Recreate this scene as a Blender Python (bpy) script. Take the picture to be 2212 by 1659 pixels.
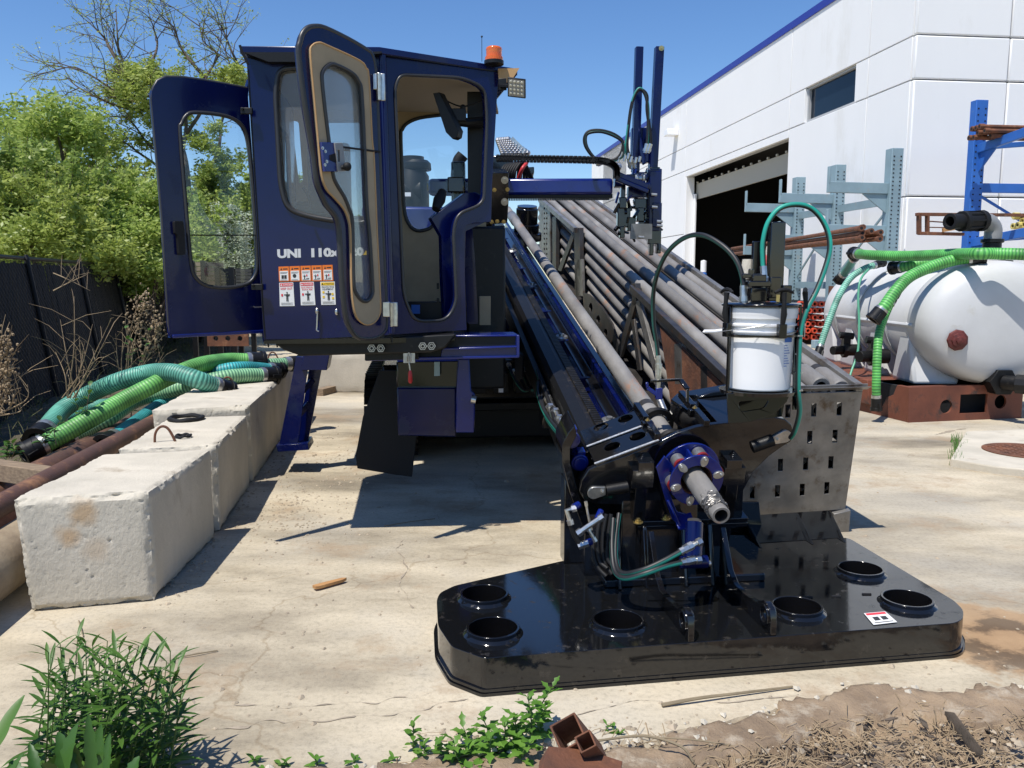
import bpy, bmesh, math, random
import numpy as np
from mathutils import Vector, Matrix, noise
from mathutils.geometry import tessellate_polygon
R_ = math.radians
for o in list(bpy.data.objects): bpy.data.objects.remove(o)
SC = bpy.context.scene
COL = SC.collection

# ---------------- camera ----------------
FX, CX, CY = 1789.0, 1106.0, 829.5          # focal length and centre, in pixels of a 2212 x 1659 picture
PITCH = math.atan(224.5/1789.0)
CAM = Vector((0, 0, 1.7))
cd = bpy.data.cameras.new('camera'); cam = bpy.data.objects.new('camera', cd); COL.objects.link(cam)
cam.location = CAM; cam.rotation_euler = (R_(90)-PITCH, 0, 0)
cd.sensor_width = 36; cd.lens = 36*FX/2212; cd.clip_end = 2000; cd.clip_start = 0.05
SC.camera = cam
# ---------------- sky and sun ----------------
SUND = Vector((0.31, 0.36, -1.0)).normalized()          # direction the light travels
w = bpy.data.worlds.new('World'); SC.world = w; w.use_nodes = True
nt = w.node_tree; nt.nodes.clear()
sky = nt.nodes.new('ShaderNodeTexSky'); sky.sky_type = 'NISHITA'; sky.sun_disc = False
sky.sun_elevation = math.asin(-SUND.z)
sky.sun_rotation = math.atan2(-SUND.x, -SUND.y)
sky.altitude = 200; sky.air_density = 1.0; sky.dust_density = 0.15; sky.ozone_density = 4.0
bg = nt.nodes.new('ShaderNodeBackground'); bg.inputs[1].default_value = 0.122
wo = nt.nodes.new('ShaderNodeOutputWorld')
hs_ = nt.nodes.new('ShaderNodeHueSaturation'); hs_.inputs['Saturation'].default_value = 1.18; hs_.inputs['Hue'].default_value = .506; nt.links.new(sky.outputs[0], hs_.inputs['Color']); nt.links.new(hs_.outputs[0], bg.inputs[0]); nt.links.new(bg.outputs[0], wo.inputs[0])
sl = bpy.data.lights.new('sun', 'SUN'); sl.energy = 4.4; sl.angle = R_(0.53); sl.color = (1, .955, .88)
so = bpy.data.objects.new('sun', sl); COL.objects.link(so)
so.rotation_euler = SUND.to_track_quat('-Z', 'Y').to_euler(); so.location = (-4, -6, 12)
SC.view_settings.view_transform = 'Standard'; SC.view_settings.look = 'None'
SC.view_settings.exposure = 0.3; SC.view_settings.gamma = 1
SC.render.engine = 'CYCLES'
SC.render.resolution_x = 1024; SC.render.resolution_y = 768

# ---------------- geometry helpers ----------------
cp, sp = math.cos(PITCH), math.sin(PITCH)
FW, UP, RT = Vector((0, cp, -sp)), Vector((0, sp, cp)), Vector((1, 0, 0))
def ray(px, py): return FW + RT*((px-CX)/FX) + UP*((CY-py)/FX)
def at(px, py, Y):
    d = ray(px, py); return CAM + d*(Y/d.y)
def G(px, py, z=0.0):
    d = ray(px, py); return CAM + d*((z-CAM.z)/d.z)
class Pl:
    def __init__(s, p, n): s.p = Vector(p); s.n = Vector(n).normalized()
    def __call__(s, px, py):
        d = ray(px, py); return CAM + d*((s.p-CAM).dot(s.n)/d.dot(s.n))
    def off(s, k): return Pl(s.p+s.n*k, s.n)
def vpl(p, q):                                   # upright plane through two points; normal towards the camera
    d = (q-p); d.z = 0; n = Vector((d.y, -d.x, 0)).normalized()
    if (CAM-p).dot(n) < 0: n = -n
    return Pl(p, n)
Z = Vector((0, 0, 1))
BH = ray(885, 151).normalized()                  # the rig's long axis, climbing to the back
AH = BH.cross(Z).normalized(); NH = AH.cross(BH).normalized()
def B(b): return Pl(BH*b, BH)                    # plane square to the rig axis
def bof(p): return p.dot(BH)
def rnd(pts, r, seg=5):
    out = []; n = len(pts)
    for i in range(n):
        a, b, c = Vector(pts[i-1][:2]), Vector(pts[i][:2]), Vector(pts[(i+1) % n][:2])
        rr = min(r, (a-b).length*.48, (c-b).length*.48)
        p, q = b+(a-b).normalized()*rr, b+(c-b).normalized()*rr
        for k in range(seg+1):
            t = k/seg; out.append(tuple(p*(1-t)**2+b*2*t*(1-t)+q*t*t))
    return out
def spl(pts, n=8):                               # Catmull-Rom
    P = [Vector(p) for p in pts]; P = [P[0]*2-P[1]]+P+[P[-1]*2-P[-2]]; o = []
    for i in range(1, len(P)-2):
        for k in range(n):
            t = k/n
            o.append(.5*((2*P[i])+(P[i+1]-P[i-1])*t+(2*P[i-1]-5*P[i]+4*P[i+1]-P[i+2])*t*t+(3*P[i]-P[i-1]-3*P[i+1]+P[i+2])*t**3))
    o.append(P[-2]); return o
def frame(d):
    d = Vector(d).normalized(); u = d.cross(Z if abs(d.z) < .95 else RT).normalized(); return u, d.cross(u)

class MB:
    def __init__(s): s.v = []; s.f = []; s.uv = []
    def add(s, vs, fs, uvs=None):
        k = len(s.v); s.v += [Vector(v) for v in vs]; s.f += [tuple(i+k for i in f) for f in fs]
        s.uv += uvs if uvs else [(0, 0)]*len(vs); return s
    def prism(s, outer, vec, holes=()):
        vec = Vector(vec); loops = [list(outer)]+[list(h) for h in holes]
        allp = [Vector(p) for l in loops for p in l]; n = len(allp)
        tr = tessellate_polygon([[Vector(p) for p in l] for l in loops])
        fs = []
        for t in tr:
            a, b, c = allp[t[0]], allp[t[1]], allp[t[2]]
            nn = (b-a).cross(c-a)
            t = tuple(t) if nn.dot(vec) < 0 else (t[0], t[2], t[1])
            fs.append(t); fs.append((t[2]+n, t[1]+n, t[0]+n))
        k = 0
        for l in loops:
            m = len(l)
            for i in range(m): j = (i+1) % m; fs.append((k+i, k+j, k+j+n, k+i+n))
            k += m
        return s.add(allp+[p+vec for p in allp], fs)
    def box(s, c, h, ax=None):
        c = Vector(c); X, Y, Zz = ax if ax else (Vector((1, 0, 0)), Vector((0, 1, 0)), Vector((0, 0, 1)))
        vs = [c+X*(i*h[0])+Y*(j*h[1])+Zz*(k*h[2]) for i in (-1, 1) for j in (-1, 1) for k in (-1, 1)]
        return s.add(vs, [(0, 1, 3, 2), (4, 6, 7, 5), (0, 4, 5, 1), (2, 3, 7, 6), (0, 2, 6, 4), (1, 5, 7, 3)])
    def bar(s, p, q, wd, hd, up=Z):
        p, q = Vector(p), Vector(q); d = (q-p); L = d.length; d.normalize()
        u = d.cross(Vector(up)).normalized(); v = u.cross(d)
        return s.box((p+q)/2, (wd/2, L/2, hd/2), (u, d, v))
    def tube(s, pts, r, seg=10, cap=True, rf=None, inner=0):
        P = [Vector(p) for p in pts]; n = len(P); u, v = None, None; vs = []; uv = []; L = 0
        for i, p in enumerate(P):
            d = (P[min(i+1, n-1)]-P[max(i-1, 0)]).normalized()
            if u is None: u, v = frame(d)
            else:
                u = (u-d*u.dot(d)).normalized(); v = d.cross(u)
            if i: L += (p-P[i-1]).length
            rr = rf(i/(n-1)) if rf else (r[i] if isinstance(r, (list, tuple)) else r)
            for k in range(seg):
                a = 2*math.pi*k/seg; vs.append(p+u*(rr*math.cos(a))+v*(rr*math.sin(a))); uv.append((k/seg, L))
        fs = [(i*seg+k, i*seg+(k+1) % seg, (i+1)*seg+(k+1) % seg, (i+1)*seg+k) for i in range(n-1) for k in range(seg)]
        if cap: fs += [tuple(range(seg))[::-1], tuple((n-1)*seg+k for k in range(seg))]
        return s.add(vs, fs, uv)
    def cyl(s, p, q, r, r2=None, seg=20): return s.tube([p, q], [r, r if r2 is None else r2], seg)
    def pipe(s, p, q, ro, ri, seg=24):           # a hollow cylinder
        p, q = Vector(p), Vector(q); u, v = frame(q-p); vs = []
        for c in (p, q):
            for r in (ro, ri):
                vs += [c+u*(r*math.cos(2*math.pi*k/seg))+v*(r*math.sin(2*math.pi*k/seg)) for k in range(seg)]
        fs = []
        for k in range(seg):
            j = (k+1) % seg
            fs += [(k, j, 2*seg+j, 2*seg+k), (seg+j, seg+k, 3*seg+k, 3*seg+j), (j, k, seg+k, seg+j), (2*seg+k, 2*seg+j, 3*seg+j, 3*seg+k)]
        return s.add(vs, fs)
    def sph(s, c, r, sc=(1, 1, 1), seg=14):
        c = Vector(c); vs = []; rows = seg//2
        for i in range(rows+1):
            t = math.pi*i/rows
            for k in range(seg):
                a = 2*math.pi*k/seg
                vs.append(c+Vector((r*sc[0]*math.sin(t)*math.cos(a), r*sc[1]*math.sin(t)*math.sin(a), r*sc[2]*math.cos(t))))
        return s.add(vs, [(i*seg+k, (i+1)*seg+k, (i+1)*seg+(k+1) % seg, i*seg+(k+1) % seg) for i in range(rows) for k in range(seg)])
    def lathe(s, c, ax, prof, seg=32):
        c = Vector(c); ax = Vector(ax).normalized(); u, v = frame(ax); vs = []
        for h, r in prof:
            vs += [c+ax*h+(u*math.cos(2*math.pi*k/seg)+v*math.sin(2*math.pi*k/seg))*r for k in range(seg)]
        n = len(prof)
        return s.add(vs, [(i*seg+k, i*seg+(k+1) % seg, (i+1)*seg+(k+1) % seg, (i+1)*seg+k) for i in range(n-1) for k in range(seg)])
    def hexn(s, c, ax, r=.015, h=.012):
        c = Vector(c); ax = Vector(ax).normalized()
        s.cyl(c, c+ax*h*.3, r*1.5, seg=16); s.cyl(c, c+ax*h, r, seg=6); return s.cyl(c+ax*h, c+ax*h*1.7, r*.5, seg=8)
    def build(s, name, mat, parent=None, bev=0, smooth=35, org=None, fix=True):
        base = parent['_o'] if parent is not None and '_o' in parent else (org if org is not None else (0, 0, 0))
        base = Vector(base)
        me = bpy.data.meshes.new(name)
        me.from_pydata([tuple(v-base) for v in s.v], [], s.f)
        uvl = me.uv_layers.new(name='uv'); li = np.empty(len(me.loops), dtype=np.int32); me.loops.foreach_get('vertex_index', li)
        uvl.data.foreach_set('uv', np.array(s.uv, dtype=np.float32)[li].ravel())
        if fix:
            bm = bmesh.new(); bm.from_mesh(me); bmesh.ops.recalc_face_normals(bm, faces=bm.faces); bm.to_mesh(me); bm.free()
        me.materials.append(mat)
        me.polygons.foreach_set('use_smooth', [True]*len(me.polygons))
        me.set_sharp_from_angle(angle=R_(smooth))
        o = bpy.data.objects.new(name, me); COL.objects.link(o)
        if parent is not None: o.parent = parent; o['_o'] = tuple(base)
        else: o.location = base; o['_o'] = tuple(base)
        if bev:
            m = o.modifiers.new('bevel', 'BEVEL'); m.width = bev; m.segments = 2; m.limit_method = 'ANGLE'; m.angle_limit = R_(50); m.harden_normals = False
        return o
def tag(o, label=None, cat=None, group=None, kind=None):
    for k, v in (('label', label), ('category', cat), ('group', group), ('kind', kind)):
        if v: o[k] = v
    return o
def thing(name, label, cat, loc, group=None):
    o = bpy.data.objects.new(name, None); o.empty_display_size = .2; COL.objects.link(o); o.location = loc; o['_o'] = tuple(loc)
    return tag(o, label, cat, group)
def dup(src, loc=None, rot=None, label=None):
    c = src.copy(); COL.objects.link(c)
    if loc is not None: c.location = loc
    if rot is not None: c.rotation_euler = rot
    if label: c['label'] = label
    for ch in list(src.children):
        d = ch.copy(); COL.objects.link(d); d.parent = c
        for g in ch.children:
            e = g.copy(); COL.objects.link(e); e.parent = d
    return c
def text_mb(txt, org, ux, uy, h, font_w=1.0, depth=.001, bold=0.0, extr=0):
    """lettering as mesh: org = lower left corner, ux / uy = unit vectors, h = capital height"""
    cu = bpy.data.curves.new('t', 'FONT'); cu.body = txt; cu.size = 1; cu.offset = bold; cu.resolution_u = 3
    ob = bpy.data.objects.new('t', cu); COL.objects.link(ob)
    dg = bpy.context.evaluated_depsgraph_get(); me = bpy.data.meshes.new_from_object(ob.evaluated_get(dg))
    bpy.data.objects.remove(ob); m = MB(); k = h/.7
    m.add([Vector(org)+ux*(v.co.x*k*font_w)+uy*(v.co.y*k) for v in me.vertices], [tuple(p.vertices) for p in me.polygons])
    wd = max([v.co.x for v in me.vertices] or [0])*k*font_w
    bpy.data.meshes.remove(me); bpy.data.curves.remove(cu)
    return m, wd

# ---------------- materials ----------------
def mat(name, col, rough=.5, metal=0, coat=0, var=0, vs=3, col2=None, bump=0, bs=60, spec=.5, rvar=0, dirt=None, dscale=4, dth=.6, sss=0, emit=None, vec='Object', stretch=None, trans=0):
    m = bpy.data.materials.new(name); m.use_nodes = True; nt = m.node_tree; N = nt.nodes; L = nt.links
    b = N['Principled BSDF']; b.inputs['Roughness'].default_value = rough; b.inputs['Metallic'].default_value = metal
    b.inputs['Base Color'].default_value = (*col, 1); b.inputs['Coat Weight'].default_value = coat; b.inputs['Coat Roughness'].default_value = .04
    b.inputs['Specular IOR Level'].default_value = spec
    if trans: b.inputs['Transmission Weight'].default_value = trans
    if emit: b.inputs['Emission Color'].default_value = (*emit[0], 1); b.inputs['Emission Strength'].default_value = emit[1]
    tc = N.new('ShaderNodeTexCoord'); src = tc.outputs[vec]
    if stretch:
        mp = N.new('ShaderNodeMapping'); mp.inputs['Scale'].default_value = stretch; L.new(src, mp.inputs[0]); src = mp.outputs[0]
    def nz(scale, det=6, r=.6):
        n = N.new('ShaderNodeTexNoise'); n.inputs['Scale'].default_value = scale; n.inputs['Detail'].default_value = det; n.inputs['Roughness'].default_value = r
        L.new(src, n.inputs['Vector']); return n.outputs['Fac']
    out = None
    if var or col2:
        rp = N.new('ShaderNodeValToRGB'); L.new(nz(vs), rp.inputs[0]); e = rp.color_ramp.elements
        c2 = col2 or tuple(c*(1-var) for c in col); c1 = col if col2 else tuple(min(1, c*(1+var*.5)) for c in col)
        e[0].position = .35; e[0].color = (*c2, 1); e[1].position = .65; e[1].color = (*c1, 1); out = rp.outputs[0]
    if dirt:
        rp = N.new('ShaderNodeValToRGB'); L.new(nz(dscale, 10, .68), rp.inputs[0]); e = rp.color_ramp.elements
        e[0].position = dth-.06; e[0].color = (0, 0, 0, 1); e[1].position = dth+.08; e[1].color = (1, 1, 1, 1)
        mx = N.new('ShaderNodeMix'); mx.data_type = 'RGBA'; L.new(rp.outputs[0], mx.inputs[0])
        if out: L.new(out, mx.inputs[6])
        else: mx.inputs[6].default_value = (*col, 1)
        mx.inputs[7].default_value = (*dirt, 1); out = mx.outputs[2]
        if rough < .4:
            mr = N.new('ShaderNodeMapRange'); L.new(rp.outputs[0], mr.inputs[0]); mr.inputs[3].default_value = rough; mr.inputs[4].default_value = .6; L.new(mr.outputs[0], b.inputs['Roughness'])
    if out: L.new(out, b.inputs['Base Color'])
    if rvar:
        mr = N.new('ShaderNodeMapRange'); L.new(nz(vs*2.3), mr.inputs[0]); mr.inputs[1].default_value = .3; mr.inputs[2].default_value = .7
        mr.inputs[3].default_value = max(0, rough-rvar); mr.inputs[4].default_value = rough+rvar; L.new(mr.outputs[0], b.inputs['Roughness'])
    if bump:
        bp = N.new('ShaderNodeBump'); bp.inputs['Strength'].default_value = bump; bp.inputs['Distance'].default_value = .01
        L.new(nz(bs, 8, .65), bp.inputs['Height']); L.new(bp.outputs[0], b.inputs['Normal'])
    return m
M = {}
M['blue'] = mat('blue_paint', (.0009, .0042, .058), .24, coat=.22, spec=.35, var=.25, vs=2, bump=.03, bs=7, dirt=(.006, .013, .05), dscale=3, dth=.62)  # noise patches: dust film plus cloudy reflections put into the colour
M['blue_bright'] = mat('bright_blue_paint', (.003, .0125, .15), .25, coat=.35, var=.2, vs=4, bump=.04, bs=12, dirt=(.02, .03, .09), dscale=14, dth=.7)
M['black'] = mat('black_gloss_paint', (.006, .006, .007), .14, coat=.5, bump=.06, bs=9, var=.3, dirt=(.04, .033, .026), dscale=16, dth=.7)
M['plate'] = mat('black_plate_paint', (.006, .0065, .0075), .08, coat=.35, bump=.07, bs=6, dirt=(.04, .034, .027), dscale=16, dth=.645)
M['satin'] = mat('black_satin', (.006, .006, .0065), .45, bump=.1, bs=60, spec=.35, dirt=(.03, .026, .022), dscale=12, dth=.66)
M['rubber'] = mat('black_rubber', (.010, .010, .011), .62, spec=.3, bump=.15, bs=120)
M['seal'] = mat('door_seal_rubber', (.03, .03, .032), .38)
M['chrome'] = mat('chrome', (.6, .59, .56), .3, metal=.92, var=.2, vs=30)
M['zinc'] = mat('zinc_plate', (.5, .5, .48), .36, metal=.85, var=.25, vs=25)
M['gold'] = mat('yellow_zinc', (.62, .47, .2), .3, metal=.9)
M['tan'] = mat('tan_lining', (.42, .32, .2), .8, var=.12, vs=5, bump=.12, bs=150)
M['tan_edge'] = mat('tan_piping', (.5, .3, .13), .6)
M['steel'] = mat('raw_steel', (.24, .23, .215), .4, metal=.5, var=.3, vs=5, rvar=.1, dirt=(.1, .07, .045), dscale=6, dth=.6, bump=.05, bs=30)
M['darksteel'] = mat('dark_raw_steel', (.065, .06, .058), .42, metal=.5, var=.35, vs=6, dirt=(.13, .07, .035), dscale=7, dth=.6, bump=.1, bs=40)
M['pipe'] = mat('drill_pipe_steel', (.28, .268, .25), .6, metal=.08, var=.2, vs=6, col2=(.165, .155, .146), dirt=(.34, .14, .05), dscale=4.5, dth=.6, bump=.3, bs=45, stretch=(1, .22, .6))
def obj_random(m, lo=.72, hi=1.2):
    nt = m.node_tree; b = nt.nodes['Principled BSDF']; s = b.inputs['Base Color'].links[0].from_socket; oi = nt.nodes.new('ShaderNodeObjectInfo'); mr = nt.nodes.new('ShaderNodeMapRange'); mr.inputs[3].default_value = lo; mr.inputs[4].default_value = hi
    nt.links.new(oi.outputs['Random'], mr.inputs[0]); h = nt.nodes.new('ShaderNodeHueSaturation'); nt.links.new(mr.outputs[0], h.inputs['Value']); nt.links.new(s, h.inputs['Color']); nt.links.new(h.outputs[0], b.inputs['Base Color'])
obj_random(M['pipe'])
M['joint'] = mat('dark_joint', (.03, .028, .027), .5, var=.3, vs=9)
M['rust'] = mat('rust', (.2, .075, .035), .82, var=.3, vs=5, col2=(.09, .04, .024), dirt=(.3, .14, .07), dscale=8, dth=.62, bump=.5, bs=50)
M['rustpipe'] = mat('rusty_pipe', (.13, .062, .04), .6, col2=(.075, .04, .03), vs=3, dirt=(.33, .17, .08), dscale=3, dth=.6, bump=.35, bs=40)
M['skid'] = mat('red_brown_steel', (.2, .062, .033), .65, col2=(.12, .038, .022), vs=2.2, dirt=(.05, .03, .025), dscale=4, dth=.6, bump=.2, bs=30)
M['white'] = mat('white_plastic', (.88, .88, .88), .32, var=.03, sss=0)
M['tank'] = mat('tank_plastic', (.56, .565, .565), .5, var=.08, vs=1.5, dirt=(.46, .44, .38), dscale=1.8, dth=.66, bump=.12, bs=9)
M['conc'] = mat('cast_concrete', (.6, .545, .445), .92, col2=(.47, .43, .35), vs=2.6, dirt=(.36, .3, .22), dscale=2.9, dth=.65, bump=.55, bs=60, stretch=(1, 1, .6))
M['red'] = mat('red_paint', (.5, .02, .02), .4)
M['redseal'] = mat('dark_red_seal', (.2, .012, .015), .45)
M['wood'] = mat('weathered_wood', (.3, .22, .14), .85, col2=(.17, .12, .08), vs=10, bump=.4, bs=40, stretch=(1, 6, 6))
M['fresh_wood'] = mat('split_wood', (.5, .27, .1), .75, col2=(.36, .18, .07), vs=20, bump=.4, bs=60, stretch=(.3, 3, 3))
M['orange'] = mat('amber_lens', (1, .2, .01), .12, trans=.35, coat=.5)
M['wsign'] = mat('sign_white', (.8, .8, .78), .35)
M['osign'] = mat('sign_orange', (.85, .2, .02), .35)
M['rsign'] = mat('sign_red', (.7, .03, .05), .35)
M['ysign'] = mat('sign_yellow', (.85, .55, .02), .35)
M['ink'] = mat('sign_ink', (.03, .03, .03), .4)
M['silver'] = mat('silver_vinyl', (.62, .63, .65), .3)
M['wall'] = mat('painted_tilt_up_wall', (.86, .86, .855), .75, var=.02, vs=.4, dirt=(.76, .75, .72), dscale=.45, dth=.64, stretch=(1, 1, .35), bump=.12, bs=30)
M['gap'] = mat('wall_joint', (.4, .41, .42), .8)
M['coping'] = mat('blue_coping', (.022, .036, .3), .4)
M['rackgrey'] = mat('pale_blue_rack_paint', (.25, .355, .4), .5, var=.1, vs=2, dirt=(.3, .3, .27), dscale=5, dth=.66)
M['rackblue'] = mat('blue_rack_paint', (.03, .14, .5), .45, var=.12, vs=2, dirt=(.2, .22, .3), dscale=6, dth=.68)
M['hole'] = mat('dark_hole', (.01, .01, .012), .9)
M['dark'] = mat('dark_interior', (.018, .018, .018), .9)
M['beige'] = mat('beige_door_panel', (.42, .39, .32), .6)
M['hosebk'] = mat('black_hose', (.010, .010, .011), .55, spec=.3, bump=.1, bs=200)
M['bark'] = mat('bark', (.13, .1, .075), .9, col2=(.07, .055, .04), vs=9, bump=.6, bs=30)
M['twig'] = mat('pale_twig', (.24, .19, .12), .85, var=.3, vs=6)
M['dry'] = mat('dry_stalk', (.34, .25, .15), .85, var=.3, vs=7)
M['blackscreen'] = mat('screen_glass', (.01, .011, .012), .08)
M['fender'] = mat('grey_housing', (.25, .25, .25), .4)
M['glove'] = mat('cotton_glove', (.62, .58, .5), .95, var=.15, vs=20, bump=.5, bs=150)
M['redhose'] = mat('red_hose', (.5, .03, .03), .4)
M['pink'] = mat('pink_cloth', (.55, .12, .12), .9, bump=.3, bs=80)
def uvmat(name, c1, c2, per, rough=.48, duty=.5, along=True, bump=.28, noise_dirt=None):
    m = bpy.data.materials.new(name); m.use_nodes = True; nt = m.node_tree; N = nt.nodes; L = nt.links; b = N['Principled BSDF']
    b.inputs['Roughness'].default_value = rough
    uv = N.new('ShaderNodeUVMap'); uv.uv_map = 'uv'; sx = N.new('ShaderNodeSeparateXYZ'); L.new(uv.outputs[0], sx.inputs[0])
    m1 = N.new('ShaderNodeMath'); m1.operation = 'MULTIPLY'; m1.inputs[1].default_value = 2*math.pi/per; L.new(sx.outputs[1 if along else 0], m1.inputs[0])
    m2 = N.new('ShaderNodeMath'); m2.operation = 'SINE'; L.new(m1.outputs[0], m2.inputs[0])
    rp = N.new('ShaderNodeMapRange'); L.new(m2.outputs[0], rp.inputs[0]); rp.inputs[1].default_value = duty-.35; rp.inputs[2].default_value = duty+.35
    mx = N.new('ShaderNodeMix'); mx.data_type = 'RGBA'; L.new(rp.outputs[0], mx.inputs[0]); mx.inputs[6].default_value = (*c1, 1); mx.inputs[7].default_value = (*c2, 1)
    tc = N.new('ShaderNodeTexCoord'); n = N.new('ShaderNodeTexNoise'); n.inputs['Scale'].default_value = 5; L.new(tc.outputs['Object'], n.inputs['Vector'])
    hs = N.new('ShaderNodeHueSaturation'); mr = N.new('ShaderNodeMapRange'); L.new(n.outputs[0], mr.inputs[0]); mr.inputs[1].default_value = .3; mr.inputs[2].default_value = .7; mr.inputs[3].default_value = .6; mr.inputs[4].default_value = 1.25
    L.new(mr.outputs[0], hs.inputs['Value']); L.new(mx.outputs[2], hs.inputs['Color']); L.new(hs.outputs[0], b.inputs['Base Color'])
    bp = N.new('ShaderNodeBump'); bp.inputs['Strength'].default_value = bump; bp.inputs['Distance'].default_value = .006; bp.invert = True
    L.new(m2.outputs[0], bp.inputs['Height']); L.new(bp.outputs[0], b.inputs['Normal'])
    return m
M['hose_lime'] = uvmat('lime_ribbed_hose', (.17, .47, .11), (.08, .26, .07), .026, duty=.2)
M['hose_teal'] = uvmat('teal_ribbed_hose', (.13, .4, .3), (.04, .17, .13), .026, duty=.1)
M['hose_pale'] = uvmat('pale_green_ribbed_hose', (.26, .5, .27), (.07, .2, .12), .028, duty=.1)
M['hose_aqua'] = uvmat('aqua_ribbed_hose', (.05, .4, .42), (.02, .16, .17), .024, duty=.1)
M['hose_tank'] = uvmat('bright_green_ribbed_hose', (.13, .46, .1), (.05, .25, .06), .034, duty=.2)
M['hose_mint'] = uvmat('mint_ribbed_hose', (.24, .52, .4), (.1, .3, .22), .03, duty=.1)
M['hyd3'] = uvmat('teal_hose_black_edge', (.014, .014, .015), (.012, .3, .23), 1.0, duty=-.25, along=False, bump=0)
M['hyd2'] = uvmat('black_hose_thin_teal_line', (.014, .014, .015), (.01, .26, .2), 1.0, duty=1.1, along=False, bump=0)
M['hyd'] = uvmat('black_hose_with_teal_stripe', (.014, .014, .015), (.01, .26, .2), 1.0, duty=.45, along=False, bump=0)
def glass(name, tint=(.96, .985, .98), refl=.0, refl_haze=0):
    m = bpy.data.materials.new(name); m.use_nodes = True; nt = m.node_tree; N = nt.nodes; L = nt.links; N.clear()
    t = N.new('ShaderNodeBsdfTransparent'); t.inputs[0].default_value = (*tint, 1); g = N.new('ShaderNodeBsdfGlossy'); g.inputs['Roughness'].default_value = .02
    fr = N.new('ShaderNodeFresnel'); fr.inputs[0].default_value = 1.45; ad = N.new('ShaderNodeMath'); ad.operation = 'ADD'; ad.inputs[1].default_value = refl; L.new(fr.outputs[0], ad.inputs[0])
    mx = N.new('ShaderNodeMixShader'); L.new(ad.outputs[0], mx.inputs[0]); L.new(t.outputs[0], mx.inputs[1]); L.new(g.outputs[0], mx.inputs[2])
    o = N.new('ShaderNodeOutputMaterial'); last = mx.outputs[0]
    if refl_haze:  # pale diffuse mixed in to imitate reflections on the glass film
        d = N.new('ShaderNodeBsdfDiffuse'); d.inputs[0].default_value = (.7, .7, .68, 1); m2 = N.new('ShaderNodeMixShader'); m2.inputs[0].default_value = refl_haze
        L.new(last, m2.inputs[1]); L.new(d.outputs[0], m2.inputs[2]); last = m2.outputs[0]
    L.new(last, o.inputs[0]); return m
M['glass'] = glass('cab_glass', refl_haze=0)
M['doorglass'] = glass('door_glass', refl_haze=.15, refl=.0)
M['screenglass'] = glass('windscreen_glass', refl_haze=.12)
M['winglass'] = mat('dark_window_glass', (.008, .016, .03), .08, spec=.25)
def leafmat(name, c1, c2, c3, trans=.35):
    m = bpy.data.materials.new(name); m.use_nodes = True; nt = m.node_tree; N = nt.nodes; L = nt.links; N.clear()
    ge = N.new('ShaderNodeNewGeometry'); rp = N.new('ShaderNodeValToRGB'); e = rp.color_ramp.elements
    e[0].color = (*c1, 1); e[1].color = (*c3, 1); x = e.new(.5); x.color = (*c2, 1)
    tc = N.new('ShaderNodeTexCoord'); n = N.new('ShaderNodeTexNoise'); n.inputs['Scale'].default_value = .9; n.inputs['Detail'].default_value = 3; L.new(tc.outputs['Object'], n.inputs['Vector'])
    a = N.new('ShaderNodeMath'); a.operation = 'MULTIPLY_ADD'; a.inputs[1].default_value = .5; L.new(ge.outputs['Random Per Island'], a.inputs[0])
    mr = N.new('ShaderNodeMapRange'); L.new(n.outputs[0], mr.inputs[0]); mr.inputs[1].default_value = .3; mr.inputs[2].default_value = .7; mr.inputs[4].default_value = .5
    L.new(mr.outputs[0], a.inputs[2]); L.new(a.outputs[0], rp.inputs[0])
    d = N.new('ShaderNodeBsdfPrincipled'); d.inputs['Roughness'].default_value = .45; L.new(rp.outputs[0], d.inputs['Base Color'])
    t = N.new('ShaderNodeBsdfTranslucent'); L.new(rp.outputs[0], t.inputs[0]); mx = N.new('ShaderNodeMixShader'); mx.inputs[0].default_value = trans
    L.new(d.outputs[0], mx.inputs[1]); L.new(t.outputs[0], mx.inputs[2]); o = N.new('ShaderNodeOutputMaterial'); L.new(mx.outputs[0], o.inputs[0]); return m
M['leaf_a'] = leafmat('fresh_leaves', (.2, .31, .06), (.37, .48, .11), (.55, .6, .2), .5)
M['leaf_b'] = leafmat('mid_leaves', (.17, .27, .055), (.33, .43, .1), (.5, .56, .19), .5)
M['leaf_c'] = leafmat('yellow_green_leaves', (.22, .29, .055), (.37, .45, .1), (.52, .57, .17), .5)
M['leaf_w'] = leafmat('weed_leaves', (.03, .085, .012), (.065, .15, .022), (.14, .26, .045), .3)
M['leaf_w2'] = leafmat('bright_weed_leaves', (.06, .16, .02), (.12, .26, .035), (.2, .36, .06), .35)
M['blossom'] = leafmat('white_blossom', (.2, .3, .1), (.5, .55, .4), (.75, .76, .66), .3)
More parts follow.
